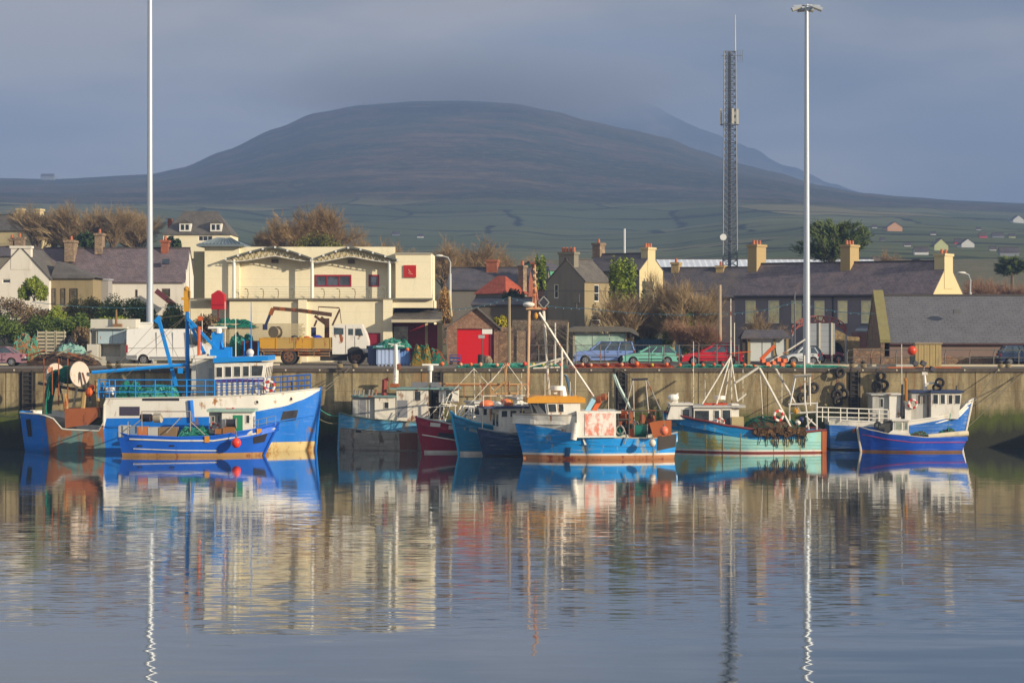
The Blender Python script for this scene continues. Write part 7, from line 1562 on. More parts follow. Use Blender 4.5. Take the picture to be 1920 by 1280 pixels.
plain_pole('painted_pole', 'pole banded with faded red stripes before the bare trees', 1350, 640, 534, 164, .14, paint('pole_banded', '#a08f78', .7, .25, .8, rust=.5, rs=1.2, rcol='#8a4a34'))
plain_pole('flag_pole', 'slim white pole above the slate roofs', 1171, 480, 429, 250, .16, paint('flagpole_white', '#c5c5c2', .4)); plain_pole('timber_stake', 'leaning stake at the end of the glazed shelter', 1062, 655, 604, 160, .09, wood, 'stake', .12); plain_pole('timber_stake', 'thin upright stake right of the rusty bipod mast', 1041, 660, 605, 161, .08, pw_, 'stake'); plain_pole('timber_stake', 'slanting yellowish prop beside the shaggy stump', 855, 592, 545, 172, .1, yel_r, 'stake', -.55)
plain_pole('iron_pole', 'thin iron pole over the roof of the information shelter', 1490, 640, 547, 168, .07, paint('iron_pole', '#5a5a5e', .6), lean=0)
def street_lamp(px, pyb, pyt, Y, out, label):
    zb = Z(pyb, Y); r = thing('street_lamp', label, 'street lamp', (X(px, Y), Y, zb), 0, 'street lamps'); h = Z(pyt, Y) - zb; m = MB(); s_ = out / abs(out)
    m.tube([(0, 0, -2.5), (0, 0, h * .45)], .13, .12, 8); m.tube([(0, 0, h * .45), (-.03 * s_, 0, h * .8), (out * .15, 0, h * .95), (out * .5, 0, h)], .07, .06, 7); m.build('post', paint('lamp_post_grey', '#a8aaa8', .4, .08), r, smooth=True)
    m = MB(); m.ball((out * .72, 0, h + .02), .28, 12, 7, (1.3, .6, .4)); m.build('lamp_head', paint('lamp_head_pale', '#c9c6ba', .4), r, smooth=True)
street_lamp(1819, 577, 512, 172.5, -.95, 'street lamp with a curved neck over the slate shed ridge'); street_lamp(844, 540, 480, 184, -1.3, 'street lamp with a curved neck at the corner of the cream building')

# ---- festoon lights and wires
def cable(label, pts, Y, r_, mat, bulbs=0, sag=.5, name='festoon_cable'):
    t_ = thing(name, label, 'cable', tuple(P(*pts[0], Y)), 0, 'cables strung over the quay'); q = []
    for (a, b), (c, d) in zip(pts, pts[1:]):
        p0, p1 = P(a, b, Y), P(c, d, Y)
        for k in range(10): f = k / 10; q.append(p0.lerp(p1, f) - V((0, 0, sag * 4 * f * (1 - f))))
    q.append(P(*pts[-1], Y)); m = MB(); m.tube(q, r_, n=4); m.build('wire', mat, t_, world=True)
    if bulbs:
        m = MB()
        for i in range(1, len(q) - 1):
            m.ball(q[i] - V((0, 0, .07)), .035, 6, 4)
        bo = m.build('bulbs', paint('bulb_pale', '#8fa8a8', .3), t_, world=True); bo['kind'] = 'stuff'
tq = paint('cable_turquoise', '#355f6e', .6, .1)
cable('turquoise festoon cable dipping across the grey gable house', [(838, 580), (955, 557), (1100, 578), (1350, 588)], 165, .022, tq, 1, .25); cable('turquoise festoon cable across the terrace windows', [(1350, 588), (1490, 566), (1640, 588)], 166, .022, tq, 1, .25); cable('turquoise festoon cable above the hedge on the bank', [(60, 566), (345, 574)], 172, .022, tq, 1, .3); cable('thin dark wire running level past the grey gable', [(1000, 545), (1345, 545)], 178, .02, BLK, 0, .05, 'overhead_wire')

# ---- railings, bollards, tyres, timber box
def railing(label, pxs, py, pyb, Y, lean=0):
    r = thing('quay_railing', label, 'railing', (X(pxs[0], Y), Y, QZ), 0, 'railings along the quay'); mt = paint('railing_grey', '#5a5852', .6, .2, rust=.25)
    for px in pxs:
        m = MB(); x = X(px, Y) - X(pxs[0], Y); m.tube([(x, 0, Z(pyb, Y) - QZ), (x, 0, (Z(py, Y) - QZ) * .75), (x + lean, 0, Z(py, Y) - QZ)], .045, n=5); m.build('post', mt, r)
    m = MB(); h = Z(py, Y) - QZ
    for f in (.97, .5): m.tube([(0, 0, h * f), (X(pxs[-1], Y) - X(pxs[0], Y), 0, h * f)], .028, n=5)
    m.build('rail', mt, r)
railing('dark tubular railing in front of the parked cars', [1080, 1126, 1173, 1217, 1245, 1273, 1310, 1344, 1385], 646, 684, 156.8); railing('railing with kinked posts before the low rubble walls', [1588, 1633, 1680, 1726, 1772, 1818, 1863, 1910, 1960], 655, 686, 157.4, .12)
railing('short railing beside the rusty bipod mast', [992, 1010, 1038, 1066], 646, 684, 163)
def bollard(px, label, Y=151.2):
    r = thing('bollard', label, 'bollard', (X(px, Y), Y, QZ), 0, 'mooring bollards'); m = MB(); m.tube([(0, 0, 0), (0, 0, .18), (0, 0, .36)], .17, .13, 10); m.ball((0, 0, .4), .19, 10, 6, (1, 1, .6)); m.build('post', paint('bollard_iron', '#3a332c', .7, .3, rust=.35), r, smooth=True)
    m = MB()
    for k in range(3): m.torus((0, 0, .08 + k * .08), (.1, 0, 1), .2, .035, 14, 5)
    m.build('rope_turns', paint('rope_tan', '#8a7a58'), r)
for px, lab in ((637, 'rope wrapped bollard under the front of the lorry'), (665, 'bollard below the lorry cab, next to the fish bins'), (1598, 'bollard above the dark ladder and tyre cluster'), (1619, 'bollard a step right of the ladder above the tyres'), (1876, 'bollard holding the dark hawser'), (1890, 'bollard next to the one holding the hawser'), (205, 'rope wrapped bollard above the blue boom'), (222, 'bollard between the van and the blue boom')): bollard(px, lab)
tyre0 = None
for px, py, ry, lab in ((1575, 698, 1.2, 'tyre lying tilted at the coping, alone above its cluster'), (1574, 727, .3, 'topmost tyre of the four hanging left of the ladder'), (1569, 740, .1, 'middle outer tyre of the cluster left of the ladder'), (1582, 738, -.4, 'inner tyre of the cluster left of the ladder'), (1571, 752, .5, 'lowest tyre of the cluster left of the ladder'), (1526, 727, .5, 'tyre high behind the white stern gantry'), (1504, 746, .6, 'tyre low behind the white stern gantry'), (1652, 705, .4, 'topmost tyre right of the ladder'), (1656, 722, .1, 'outer middle tyre right of the ladder'), (1645, 724, -.3, 'inner middle tyre right of the ladder'), (1650, 736, .2, 'lowest tyre right of the ladder')):
    loc = tuple(P(px, py, 149.62))
    if tyre0 is None:
        tyre0 = thing('hanging_tyre', lab, 'tyre', loc, 0, 'fender tyres on the quay wall'); m = MB(); m.torus((0, 0, 0), (.15, 1, .1), .3, .12, 22, 9); m.build('tyre', TYRE, tyre0, smooth=True); m = MB(); m.tube([(0, .1, .38), (0, .2, 1.0)], .02, n=5); m.build('chain', RUST, tyre0); tyre0.rotation_euler = (0, 0, ry * .4)
    else: dup(tyre0, loc, ry, lab)
Yx = 154.5
r = thing('timber_crate', 'tall pale timber crate on the quay edge beside an orange float', 'crate', (X(1741, Yx), Yx, QZ)); m = MB(); w_ = X(1766, Yx) - X(1717, Yx); h = Z(642, Yx) - QZ
for k in range(9): m.box((-w_ / 2 + k * w_ / 9, -.02 * (k % 2), 0), (-w_ / 2 + (k + 1) * w_ / 9 - .015, .9, h - .12))
m.build('boards', paint('crate_pale_wood', '#a08c5c', .8, .2, 1.5, dirt=.3), r); m = MB(); m.box((-w_ / 2 - .06, -.08, h - .118), (w_ / 2 + .06, .95, h)); m.build('lid', wood, r)
t_ = thing('marker_float', 'round orange marker float on a dark stand by the timber crate', 'float', (X(1710, 154.2), 154.2, QZ)); m = MB(); m.ball((0, 0, Z(657, 154.2) - QZ), .34, 16, 10, (1, .8, 1)); m.build('float', paint('float_orange', '#c23a10', .4, .1), t_, smooth=True); m = MB(); m.box((-.14, -.12, 0), (.2, .12, Z(667, 154.2) - QZ)); m.build('stand', paint('stand_dark', '#232c28', .7), t_)
t_ = thing('rusty_plank', 'rusty orange plank lying along the coping', 'plank', (X(1662, 150.2), 150.2, QZ)); m = MB(); m.box((0, -.35, .004), (5.2, -.1, .1)); m.build('plank', paint('plank_rust', '#a8582c', .8, .3, 2, rust=.3), t_)
t_ = thing('pale_slab', 'pale concrete slab on the quay edge left of the timber crate', 'slab', (X(1692, 152), 152, QZ)); m = MB(); m.box((-.5, -.3, .004), (.75, .5, .22)); m.build('slab', conc, t_)

# ---- nets with floats along the edge
def float_net(label, pxa, pxb, mat, smat, floats, seed, h=.26):
    Y = 151.4; r = thing('trawl_net', label, 'net', (X((pxa + pxb) / 2, Y), Y, QZ), 0, 'trawl nets laid out along the quay edge')
    heap(r, 'netting', pxa, pxb, Z_inv(h, Y), 689.6, Y - .3, Y + 1.4, mat, seed, 14, 120, smat, .02, n=44)
    for px, py, rr, col in floats:
        m = MB(); m.ball(P(px, py, Y - .35), rr, 10, 7, (1, 1, 1.05)); m.build('float', paint('float_' + col[1:], col, .45, .12, 3, dirt=.1), r, world=True, smooth=True)
def Z_inv(h, Y): return HZ - (QZ + h - HC) * FP / Y
fo, fy, fp_, fr_ = '#c8581c', '#b0a01c', '#c88a68', '#b83a1c'
float_net('green trawl net with pale and orange floats below the red roller door', 852, 1066, NETG, NETT, [(829 + 35, 683, .13, fp_), (883, 683, .13, fo), (901, 683, .14, fp_), (932, 684, .13, fp_), (953, 684, .13, fo), (984, 682, .16, fr_), (1000, 683, .12, fy), (1018, 683, .12, fy), (1033, 683, .12, fy), (1050, 684, .12, fo)], 51)
float_net('orange and red trawl net before the blue estate and green hatchback', 1066, 1268, NETO, netmat('net_red', '#7a2418', '#a03a24'), [(1092, 683, .12, fp_), (1108, 684, .12, fp_), (1139, 683, .13, fp_), (1166, 683, .13, fp_), (1194, 682, .18, fo), (1223, 684, .11, fy), (1250, 683, .14, fo)], 52)
float_net('green trawl net with orange floats before the red hatchback', 1268, 1420, NETG, NETT, [(1275, 684, .13, fo), (1299, 683, .14, fo), (1318, 684, .12, fo), (1339, 683, .13, fr_), (1355, 684, .12, fr_), (1396, 684, .13, fo), (1414, 684, .13, fo)], 53, .2)
float_net('thin green net trailing to a single big orange float by the lamp mast', 1420, 1592, NETG, NETT, [(1443, 685, .12, fp_), (1487, 683, .2, '#b5671c')], 54, .16)

# ---- bins, nets and odds and ends on the quay
def pile(name, label, pxa, pxb, pyt, Y0, Y1, mat, smat, seed, lumps=4, strands=60, cat='net', group='net piles on the quay'):
    r = thing(name, label, cat, (X((pxa + pxb) / 2, Y0), Y0, QZ), 0, group); heap(r, 'netting', pxa, pxb, pyt, Z_inv(-.02, Y0), Y0, Y1, mat, seed, lumps, strands, smat, .03); return r
bw = paint('bin_pale_blue', '#9fb0cf', .5, .1, 1, dirt=.2); bb_ = paint('bin_blue', '#5f86bf', .5, .1, 1, dirt=.15)
def fbin(px0, px1, pyt, Y, mat, label, dep=1.1, rz=0):
    r = thing('fish_bin', label, 'bin', (X((px0 + px1) / 2, Y), Y, QZ), rz, 'fish bins on the quay'); w_ = (px1 - px0) * Y / FP; h = Z(pyt, Y) - QZ; m = MB()
    m.box((-w_ / 2, 0, .12), (w_ / 2, dep, h - .1)); m.box((-w_ / 2 - .03, -.03, h - .098), (w_ / 2 + .03, dep + .03, h))
    for k in (-.32, 0, .32): m.box((k * w_ - .06, -.025, .15), (k * w_ + .06, -.002, h - .14)); m.box((k * w_ - .07, .05, 0), (k * w_ + .07, dep - .05, .118))
    m.build('tub', mat, r); return r
fbin(690, 708, 648, 159, paint('bin_shaded_side', '#4a5678', .5, .1), 'shaded side of the first bin, a dark box nearest the lorry cab'); fbin(706, 728, 648, 157.5, bw, 'whitish blue bin next to the dark box of its shaded side'); fbin(728.6, 750, 648, 157.5, bw, 'whitish blue bin behind the white mast, under the green net'); fbin(750, 768, 650, 158, bb_, 'stronger blue bin at the end of the row of bins')  # first box stands for a bin's shaded side, shade in its colour
r = thing('net_bundle', 'green net heaped on top of the fish bins', 'net', (X(735, 157.6), 157.6, QZ), 0, 'net piles on the quay'); heap(r, 'netting', 697, 772, 635, 653, 157.3, 158.9, netmat('net_bin_green', '#1c4a3a', '#3f7a66'), 61, 8, 110, NETT, .03, n=44, wid=.42, base=.15)
m = MB(); m.ball(P(764, 655, 157.3), .14); m.build('float', paint('float_' + fo[1:], fo), r, world=True, smooth=True)
pile('net_bundle', 'orange and green rope bundle right of the fish bins', 770, 808, 644, 157.2, 159, netmat('net_olive_orange', '#6a6a2c', '#b5782c'), NETG, 62); pile('net_bundle', 'low dark green net beside a large orange float', 792, 838, 654, 157.6, 159.4, NETG, NETO, 63)
t_ = thing('loose_float', 'orange float resting at the end of the dark green net', 'float', (X(829, 157.2), 157.2, QZ + .16)); m = MB(); m.ball((0, 0, 0), .17, 12, 8); m.build('float', paint('float_' + fo[1:], fo), t_, smooth=True)
r = thing('hand_cart', 'blue metal hand cart beside the red roller door', 'cart', (X(853, 161), 161, QZ)); cb = paint('cart_blue', '#23407a', .5, .15, rust=.2); m = MB(); m.box((-.42, 0, .25), (.4, .6, .32)); m.tube([(-.4, .05, .3), (-.4, .05, .75), (.4, .05, .75), (.4, .05, .3)], .03, n=5); m.tube([(-.4, .55, .3), (-.4, .55, .75), (.4, .55, .75), (.4, .55, .3)], .03, n=5); m.box((-.4, .02, .45), (.4, .05, .6)); m.build('frame', cb, r)
for x in (-.3, .3):
    for y_ in (.05, .55): m = MB(); m.torus((x, y_, .14), (0, 1, 0), .09, .045, 12, 6); m.build('wheel', TYRE, r)
r = thing('sign_post', 'post carrying a white board and small grey signs before the red door', 'sign', (X(904, 158.5), 158.5, QZ)); Yq_ = 158.5; m = MB(); m.tube([(0, 0, 0), (0, 0, Z(618, Yq_) - QZ)], .045, n=6); m.build('post', paint('sign_post_dark', '#4a4844', .6), r); m = MB(); m.box((X(904, Yq_) - X(904, Yq_) + .0, -.06, Z(626, Yq_) - QZ), (X(923, Yq_) - X(904, Yq_), -.04, Z(617, Yq_) - QZ)); m.build('white_board', paint('board_white', '#d5d2ca', .4), r); m = MB(); m.box((-.28, -.06, Z(634, Yq_) - QZ), (.2, -.04, Z(628, Yq_) - QZ)); m.build('grey_sign', paint('sign_grey', '#9a9a98', .5), r)
t_ = thing('stone_block', 'rough stone block with a dark bin before the red roller door', 'block', (X(912, 158), 158, QZ)); m = MB(); m.ball((.1, 0, .35), .45, 9, 6, (.8, .8, .9), jit=.15); m.build('block', stone_c, t_)
t_ = thing('oil_drum', 'dark drum leaning on the stone block', 'drum', (X(902, 157.6), 157.6, QZ)); m = MB(); m.cyl((0, 0, .42), (.05, 0, 1), .26, .84, 14); m.torus((0, 0, .55), (.05, 0, 1), .26, .02, 14, 5); m.build('drum', paint('drum_dark', '#2c2a28', .6, .2, rust=.3), t_)
pile('net_bundle', 'green and orange net pile behind the mauve saloon', 14, 66, 622, 160, 163, netmat('net_mixed', '#5f6f4a', '#b05a34'), NETT, 71, 5, 80); pile('net_bundle', 'sprawling brown and black gear pile on the far left of the quay', 48, 182, 663, 157.5, 160, netmat('junk_brown', '#2e2420', '#5a4636'), paint('junk_rope', '#6a5238', .9, .3), 72, 7, 90); pile('net_bundle', 'pale green tarpaulin thrown over a gear heap', 98, 168, 643, 159.6, 161.6, paint('tarp_pale_green', '#6f8f84', .7, .15), NETG, 73, 3, 10); pile('net_bundle', 'black mussel rope heap above the pale green tarpaulin', 106, 152, 633, 161.8, 163, netmat('rope_black', '#1c1a1c', '#34302e'), BLK, 74, 3, 60)
rg = random.Random(77)
for k, (px, py) in enumerate(((70, 664), (92, 668), (118, 662), (140, 669), (163, 664), (176, 670))):
    t_ = thing('broken_board', ('broken board leaning out of the gear pile, nearest the mauve saloon', 'dark board lying across the gear pile, second from the saloon', 'rusty board in the middle of the gear pile, under the tarpaulin', 'dark board low on the gear pile, right of the rusty one', 'board sticking up from the gear pile beside the small grey crate', 'board lowest of the gear pile, nearest the pump hut panel')[k], 'board', tuple(P(px, py, 157.3)), 0, 'boards in the gear pile'); m = MB(); m.cbox((0, 0, .1), (rg.uniform(.7, 1.4), .25, .09), rg.uniform(-.5, .5), None, rg.uniform(-.6, .6)); m.build('plank', (RUST, BLK, wood)[k % 3], t_)
pal = paint('pallet_pale', '#a89f88', .8, .15, dirt=.2)
for i, px in enumerate((78, 95, 113)):
    r = thing('slatted_crate', ('slatted crate nearest the net pile, first of three pale ones', 'slatted crate standing between the two other pale ones', 'slatted crate nearest the pump hut, last of three pale ones')[i], 'crate', (X(px, 162.5), 162.5, QZ), 0, 'pale slatted crates'); h = Z(619, 162.5) - QZ; m = MB()
    for k in range(9): m.box((-.32, 0, .2 + k * (h - .2) / 9), (.32, .6, .2 + (k + .62) * (h - .2) / 9))
    for x in (-.33, .3): m.box((x, -.03, 0), (x + .05, -.003, h))
    m.build('slats', pal, r)
r = thing('slatted_crate', 'small grey crate beside the pale panel of the pump hut', 'crate', (X(161, 161.5), 161.5, QZ)); m = MB()
for k in range(4): m.box((-.32, 0, k * .28), (.32, .6, k * .28 + .2))
m.box((-.33, -.03, 0), (-.27, -.003, 1.1)); m.box((.27, -.03, 0), (.33, -.003, 1.1)); m.build('slats', wood, r)
r = thing('timber_stack', 'stack of long pale planks under green nets behind the wheelhouse', 'timber stack', (X(485, 166.5), 166.5, QZ)); m = MB()
for k in range(12):
    for j in range(3): m.box((X(394, 166.5) - X(485, 166.5) + rnd.uniform(0, .3), j * .5, 1.25 + k * .16), (X(570, 166.5) - X(485, 166.5) - rnd.uniform(0, .4), j * .5 + .46, 1.25 + k * .16 + .11))
for px in (410, 485, 560): m.box((X(px, 166.5) - X(485, 166.5) - .1, .1, 0), (X(px, 166.5) - X(485, 166.5) + .1, 1.3, 1.24))
m.build('planks', paint('plank_pale', '#a89a78', .8, .15, 2, dirt=.2), r)
r = thing('net_bundle', 'emerald net draped over the timber stack', 'net', (X(430, 166.4), 166.4, QZ), 0, 'net piles on the quay'); heap(r, 'netting', 388, 482, 597, 614, 166.3, 168, netmat('net_emerald', '#0c5f4c', '#167a62'), 81, 7, 80, NETG, .03, n=44, wid=.4, base=.1)
pile('net_bundle', 'green net mound behind the wheelhouse aerials', 424, 478, 622, 164, 166, NETG, NETT, 82); 
t_ = thing('red_skip', 'dark rusty bin next to the tail of the lorry', 'bin', (X(470, 163), 163, QZ)); m = MB(); m.prism([(-.6, 0, .1), (.6, 0, .1), (.75, 0, 1.8), (-.75, 0, 1.8)], (0, 1, 0)); m.build('bin', paint('bin_dark_red', '#4a1f1c', .7, .2, rust=.3), t_)
# ================================================================== trees, hedges, ivy
def bare_tree(name, label, px, Y, h, spread, seed, twig, bark, group='bare trees behind the quay', trunks=1, lean=0, ivy=None, dens=1.0, upright=.5, z=None):
    rg = random.Random(seed); r = thing(name, label, 'tree', (X(px, Y), Y, (gz(X(px, Y), Y) if z is None else z) - .1), 0, group); mt, mc = MB(), MB()
    def seg(mb, p, d, L, r0, r1, n, k=3):
        pts = [p]
        for i in range(k):
            d = (d + V((rg.uniform(-1, 1), rg.uniform(-1, 1), rg.uniform(-.4, .7))) * .16).normalized(); pts.append(pts[-1] + d * (L / k))
        mb.tube(pts, r0, r1, n, cap=False); return pts, d
    def child_dir(d, a):
        ax = d.orthogonal().normalized(); ax.rotate(Matrix.Rotation(rg.uniform(0, 6.28), 3, d)); q = d.copy(); q.rotate(Matrix.Rotation(a, 3, ax)); q.z += .12; return q.normalized()
    def grow(p, d, L, rad, lv):
        mb = mt if lv <= 1 else mc
        pts, d2 = seg(mb, p, d, L, rad, rad * .55, 5 if lv <= 1 else 3, 3 if lv < 3 else 2)
        if lv >= 4: return
        kids = [0, 0, 6, 6, 5][lv + 1] if lv < 3 else int(5 * dens)
        kids = {0: 7, 1: 6, 2: 6, 3: int(9 * dens)}[lv]
        for i in range(kids):
            f = .35 + .65 * (i + rg.random()) / kids; j = min(len(pts) - 2, int(f * (len(pts) - 1))); q = pts[j].lerp(pts[j + 1], f * (len(pts) - 1) - j)
            grow(q, child_dir(d2, rg.uniform(.25, .35 + spread)), L * rg.uniform(.5, .78), rad * (.5 if lv < 3 else .42), lv + 1)
    for t_ in range(trunks):
        d = V((lean + rg.uniform(-.25, .25) * (trunks > 1), rg.uniform(-.2, .2) * (trunks > 1), 1)).normalized()
        grow(V((rg.uniform(-.6, .6) * (trunks > 1), rg.uniform(-.4, .4) * (trunks > 1), 0)), d, h * .42, h * .022, 0)
    mt.build('trunk', bark, r); c = mc.build('crown', twig, r)
    if ivy:
        m = MB()
        for _ in range(900):
            zz = rg.uniform(.02, .62) * h; a = rg.uniform(0, 6.28); q = h * .03 * rg.uniform(.6, 2.2); leaf(m, V((math.cos(a) * q, math.sin(a) * q, zz)), .16, rg)
        m.build('ivy', ivy, r)
    return r
def leaf(m, p, s, rg):
    u = V((rg.gauss(0, 1), rg.gauss(0, 1), rg.gauss(0, 1))).normalized(); w_ = u.orthogonal().normalized(); w_.rotate(Matrix.Rotation(rg.uniform(0, 6.28), 3, u)); q = u.cross(w_) * s * .6; w_ = w_ * s
    m.poly([p - w_, p - q * .8, p + w_, p + q])
def bush(name, label, px0, px1, pyt, pyb, Y, depth, mat, seed, n=2600, s=.13, cat='bush', group=None, clumps=26, twigs=None, flat=.9, rag=.2, fill=False):
    rg = random.Random(seed); x0, x1, z0, z1 = X(px0, Y), X(px1, Y), Z(pyb, Y), Z(pyt, Y); r = thing(name, label, cat, ((x0 + x1) / 2, Y, z0), 0, group); m = MB(); hw, hh, hd = (x1 - x0) / 2, z1 - z0, depth / 2
    cl = []
    for _ in range(clumps):
        a, b = rg.uniform(0, math.pi), rg.uniform(-1, 1); q = rg.uniform(.55, 1); cl.append((V((math.cos(a) * q * hw * .86, b * hd * .8, (rg.uniform(.05, .92) if fill else max(0, math.sin(a) * q * (1 - .3 * abs(b))) * .86) * hh)), rg.uniform(.16, .30)))
    for i in range(n):
        c, k = cl[rg.randrange(len(cl))]; d = V((rg.gauss(0, 1), rg.gauss(0, 1), rg.gauss(0, 1))).normalized() * rg.uniform(.55, 1 + rag)
        p = c + V((d.x * k * hw, d.y * k * hd * 1.3, d.z * k * hh)); p.z = max(p.z, -.1); leaf(m, p, s * rg.uniform(.7, 1.3), rg)
    m.build('crown', mat, r)
    m = MB()
    for k in range(6): m.tube([(rg.uniform(-.5, .5) * hw, rg.uniform(-.4, .4) * hd, -.2), (rg.uniform(-.8, .8) * hw, rg.uniform(-.5, .5) * hd, hh * .6)], .05, .02, 5)
    m.build('stem', BARK, r); return r
BARK = paint('bark_grey', '#6a5a48', .9, .2); BARKL = paint('bark_pale', '#8a7a5c', .9, .2)
TW1 = foliage('twig_russet', '#75603f', '#a0845a'); TW2 = foliage('twig_grey_brown', '#75634a', '#9f8862'); TW3 = foliage('twig_red', '#785844', '#a07e60')
IVY = foliage('ivy_leaf', '#3f5216', '#84902a'); HEDGE = foliage('hedge_leaf', '#2e4218', '#66752a'); HEDB = foliage('bramble_brown', '#50402a', '#7d6846'); EVER = foliage('evergreen_leaf', '#1c2c18', '#3f5028'); CON = foliage('conifer_needle', '#24381c', '#5c6632'); GORSE = foliage('gorse_leaf', '#6a6a14', '#b0a020')
# large bare trees: the russet tree behind the cream building, others copied from two grown ones
bare_tree('bare_tree', 'large russet bare tree rising behind the cream building, tallest of them', 600, 246, 9.6, .62, 1, TW1, BARK, trunks=3, dens=1.2)
tA = bare_tree('bare_tree', 'round russet bare tree left of the tallest one', 540, 244, 7.8, .7, 2, TW1, BARK, trunks=2, dens=1.2)
tB = bare_tree('bare_tree', 'slender grey bare tree behind the two yellow chimneys', 75, 262, 8.6, .45, 3, TW2, BARK, trunks=2)
tC = bare_tree('bare_tree', 'thicket of upright grey stems behind the long cottage roof', 130, 262, 8.2, .4, 4, TW2, BARKL, trunks=3)
def more(src, px, Y, sc, rz, lab, dz=0): dup(src, (X(px, Y), Y, gz(X(px, Y), Y) - .1 + dz), rz, lab, 'bare trees behind the quay', sc)
for src, px, Y, sc, rz, lab in ((tC, 165, 264, .95, 1, 'upright bare thicket just left of the tall cottage chimney'), (tB, 205, 262, .98, 2, 'bare tree right behind the tall cottage chimney'), (tC, 235, 265, .95, 3, 'bare thicket left of the pale lamp mast'), (tB, 262, 264, .9, 4, 'bare tree touching the left side of the lamp mast'), (tB, 108, 268, .95, 5, 'bare tree between the yellow chimneys and the thicket'), (tA, 5, 274, 1.1, .6, 'tawny bare tree at the very edge beside the yellow chimneys'),
    (tA, 500, 248, .8, 1.9, 'low russet tree right of the dormer house'), (tA, 655, 246, .98, 2.7, 'russet tree sloping down right of the tallest one'), (tA, 705, 256, 1.1, 3.6, 'small russet tree behind the flat roof of the cream building'), (tA, 752, 262, 1.12, .9, 'pale brown tree behind the red emblem end of the cream building'),
    (tA, 835, 258, 1.2, 1.4, 'rounded brown tree behind the street lamp'), (tA, 890, 262, 1.22, 2.2, 'rounded brown tree above the brick chimneys'), (tA, 935, 266, 1.1, 4.1, 'brown tree just left of the ivy topped chimney'), (tA, 1010, 272, .95, 5.2, 'faint brown tree beyond the grey gable'),
    (tA, 1668, 330, .9, .4, 'pale rounded tree on the slope right of the conifer'), (tA, 1640, 335, .7, 1.1, 'smaller pale tree between the conifer and the rounded one')): more(src, px, Y, sc, rz, lab)
tR = bare_tree('bare_tree', 'reddish bare tree right of the cream end gable', 1845, 236, 5.4, .6, 7, TW3, BARK, trunks=3)
for px, Y, sc, rz, lab in ((1872, 240, .95, 1, 'reddish bare tree above the orange gable'), (1826, 244, .9, 2.4, 'reddish bare scrub behind the street lamp'), (1905, 238, .9, 3.3, 'reddish bare tree at the far edge beyond the slate shed')): more(tR, px, Y, sc, rz, lab)
# trees in front of the terrace
tD = bare_tree('bare_tree', 'ivy clad bare tree in the middle of the clump by the terrace', 1252, 178, 7.6, .5, 11, TW2, BARKL, 'bare trees before the terrace', trunks=3, ivy=IVY, dens=1.2)
for px, Y, sc, rz, lab in ((1290, 176, .86, 1.2, 'dense tan bare tree right of the ivy clad one'), (1325, 178, .84, 2.4, 'tan bare tree next to the striped pole'), (1218, 181, .82, 3.8, 'bare tree between the ivy clad one and the cream gable')):
    dup(tD, (X(px, Y), Y, QZ), rz, lab, 'bare trees before the terrace', sc)
bare_tree('bare_tree', 'pale forked bare tree against the ivy covered house', 1178, 176, 7.0, .4, 12, TW2, BARKL, 'bare trees before the terrace', trunks=2, dens=.7, z=QZ)
dup(tR, (X(1288, 174), 174, QZ), .7, 'russet leafless shrub under the dense tan tree', 'bare trees before the terrace', .72); dup(tR, (X(1322, 173.5), 173.5, QZ), 2.2, 'russet leafless shrub beside the striped pole', 'bare trees before the terrace', .66)
bush('shrub', 'dark ivy mass behind the pale forked tree', 1190, 1232, 540, 640, 184, 3, EVER, 92, 2600, .16)
bare_tree('bare_tree', 'small bare street tree over the information shelter', 1440, 169, 4.9, .55, 13, TW2, BARK, 'bare trees before the terrace', dens=.7, z=QZ)
bush('ivy_mass', 'bright green ivy pouring down the flank of the grey gable house', 1142, 1176, 503, 622, 181.5, 1.6, IVY, 93, 6500, .13, 'ivy', clumps=60, fill=True); bush('ivy_mass', 'ivy mound against the dark slate roof above the bright ivy', 1150, 1192, 494, 560, 190, 2.5, IVY, 94, 4500, .14, 'ivy', clumps=40, fill=True)
bush('ivy_mass', 'ivy bursting over the brick chimney of the blue slate house', 1003, 1026, 484, 540, 213, 1.6, IVY, 95, 3000, .14, 'ivy', fill=True)
bush('gorse_bush', 'yellow flowering gorse beside the red doored garage', 924, 950, 587, 612, 170, 1.4, GORSE, 96, 1500, .09)
bush('shrub', 'dark shrub below the red tiled cottage', 938, 985, 540, 566, 192, 2, EVER, 97, 1500, .13)
r = bush('shaggy_stump', 'shaggy brown stump of a pollarded tree behind the garage', 822, 848, 530, 602, 174, 1.6, foliage('shag_brown', '#7a5c34', '#b08c58'), 98, 3200, .11, 'tree stump', clumps=40)
bare_tree('bare_tree', 'twiggy bare bush against the end of the cream building', 824, 182, 5.6, .6, 14, TW3, BARK, 'bare trees before the terrace', trunks=2, dens=.8)
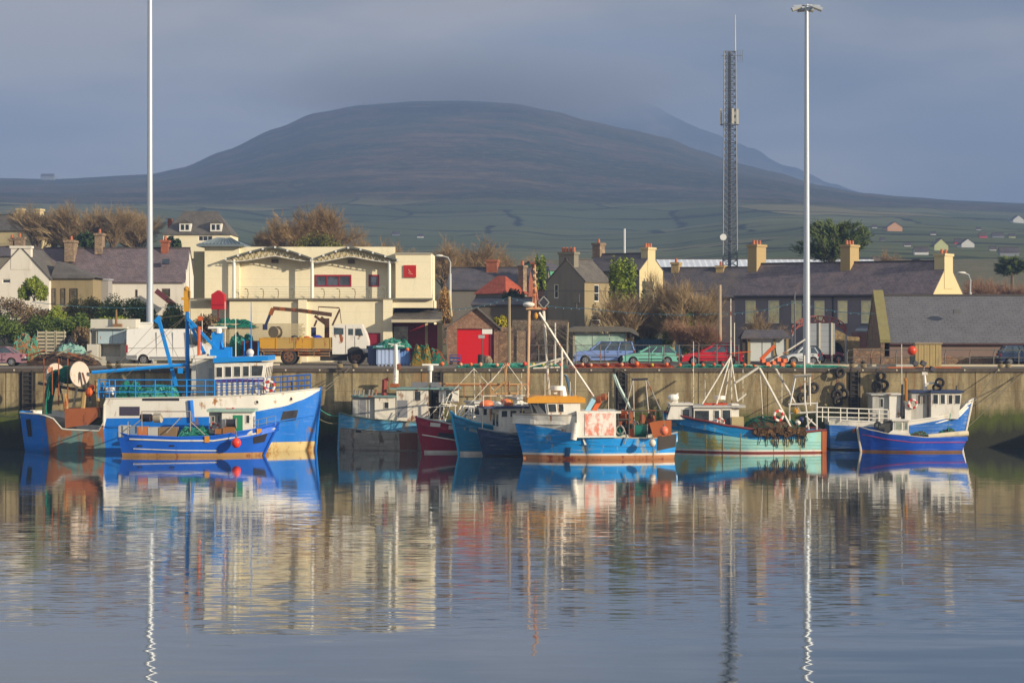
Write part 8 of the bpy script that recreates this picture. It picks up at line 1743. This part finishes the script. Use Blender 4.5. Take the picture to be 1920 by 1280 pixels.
# conifers
def conifer(name, label, px, pyt, pyb, wpx, Y, seed, n=46, boughs=None):
    rg = random.Random(seed); z0, z1 = Z(pyb, Y), Z(pyt, Y); h = z1 - z0; hw = wpx / 2 * Y / FP; r = thing(name, label, 'conifer', (X(px, Y), Y, z0), 0, 'evergreen trees'); m = MB(); m.tube([(0, 0, -4), (0, 0, h * .9)], .35, .08, 7); m.build('trunk', BARK, r); m = MB(); ml = MB()
    for i in range(n):
        f = (i + rg.random()) / n; a = rg.uniform(0, 6.28); L = hw * (1.15 - f * .85) * rg.uniform(.6, 1.08); b = V((0, 0, h * (.02 + f * .8))); e = b + V((math.cos(a) * L, math.sin(a) * L, L * rg.uniform(.25, .75)))
        m.tube([b, b.lerp(e, .6) - V((0, 0, L * .06)), e], .07, .02, 4)
        for k in range(230):
            g = rg.uniform(.25, 1.05); p = b.lerp(e, g) + V((rg.gauss(0, 1), rg.gauss(0, 1), rg.gauss(.3, .8))) * L * .10 * (1.3 - g * .7); dd = (e - b).normalized() + V((rg.gauss(0, .5), rg.gauss(0, .5), rg.gauss(.1, .5))); sz = rg.uniform(.25, .5); w_ = dd.orthogonal().normalized() * .06; ml.poly([p, p + dd * sz * .5 + w_, p + dd * sz, p + dd * sz * .5 - w_])
    m.build('branch', BARK, r); ml.build('crown', CON, r); return r
conifer('conifer', 'broad dark conifer with spreading boughs behind the terrace', 1562, 414, 500, 150, 228, 21, 60); conifer('conifer', 'dark pine at the edge above the reddish trees', 1898, 482, 520, 60, 250, 22, 26)
bush('evergreen', 'dark evergreen behind the tall cottage chimney', 138, 186, 432, 470, 232, 3, EVER, 99, 2600, .2, 'evergreen tree', 'evergreen trees'); bush('evergreen', 'dark shrubs before the dormer house', 303, 342, 440, 470, 250, 3, EVER, 100, 1800, .2, 'evergreen tree', 'evergreen trees')
bush('shrub', 'green crown among the russet trees behind the cream building', 555, 640, 430, 472, 240, 3, foliage('olive_leaf', '#3a4018', '#76702c'), 101, 1600, .16, rag=.5)
# hedges on the bank
for i, (a, b, t_, bt, Y, mt, lab) in enumerate(((-60, 105, 551, 612, 181, HEDB, 'big rusty brown bramble mound under the white gable'), (-50, 60, 588, 640, 174, HEDGE, 'dark green hedge at the left edge below the brambles'), (40, 130, 584, 640, 175, HEDGE, 'green hedge between the brambles and the pump hut'), (110, 215, 552, 612, 183, foliage('hedge_olive', '#4a4a1c', '#7a7032'), 'olive bush below the tan wing of the cottage'), (180, 300, 553, 606, 180, HEDGE, 'tall green hedge left of the lamp mast'), (105, 185, 588, 640, 174.5, HEDGE, 'green hedge behind the slatted crates'), (180, 262, 588, 622, 177, foliage('hedge_bright', '#4f6018', '#8a9230'), 'bright olive hedge top behind the pump hut'), (292, 352, 560, 640, 178, HEDGE, 'hedge right of the lamp mast before the long cottage'), (40, 86, 517, 560, 190, foliage('hedge_bright', '#4f6018', '#8a9230'), 'rounded green bush against the white gable'), (130, 180, 610, 660, 172.5, HEDB, 'brown dead bracken behind the slatted crates'), (355, 430, 590, 625, 171.5, HEDB, 'brown weeds along the foot of the cream building'), (86, 130, 575, 625, 178, foliage('hedge_bright', '#4f6018', '#8a9230'), 'yellowish bush in the middle of the bank hedge'))):
    bush('hedge_bush', lab, a, b, t_, bt, Y, 4.5, mt, 200 + i, 10000, .09, 'hedge', 'bushes on the bank', 46)
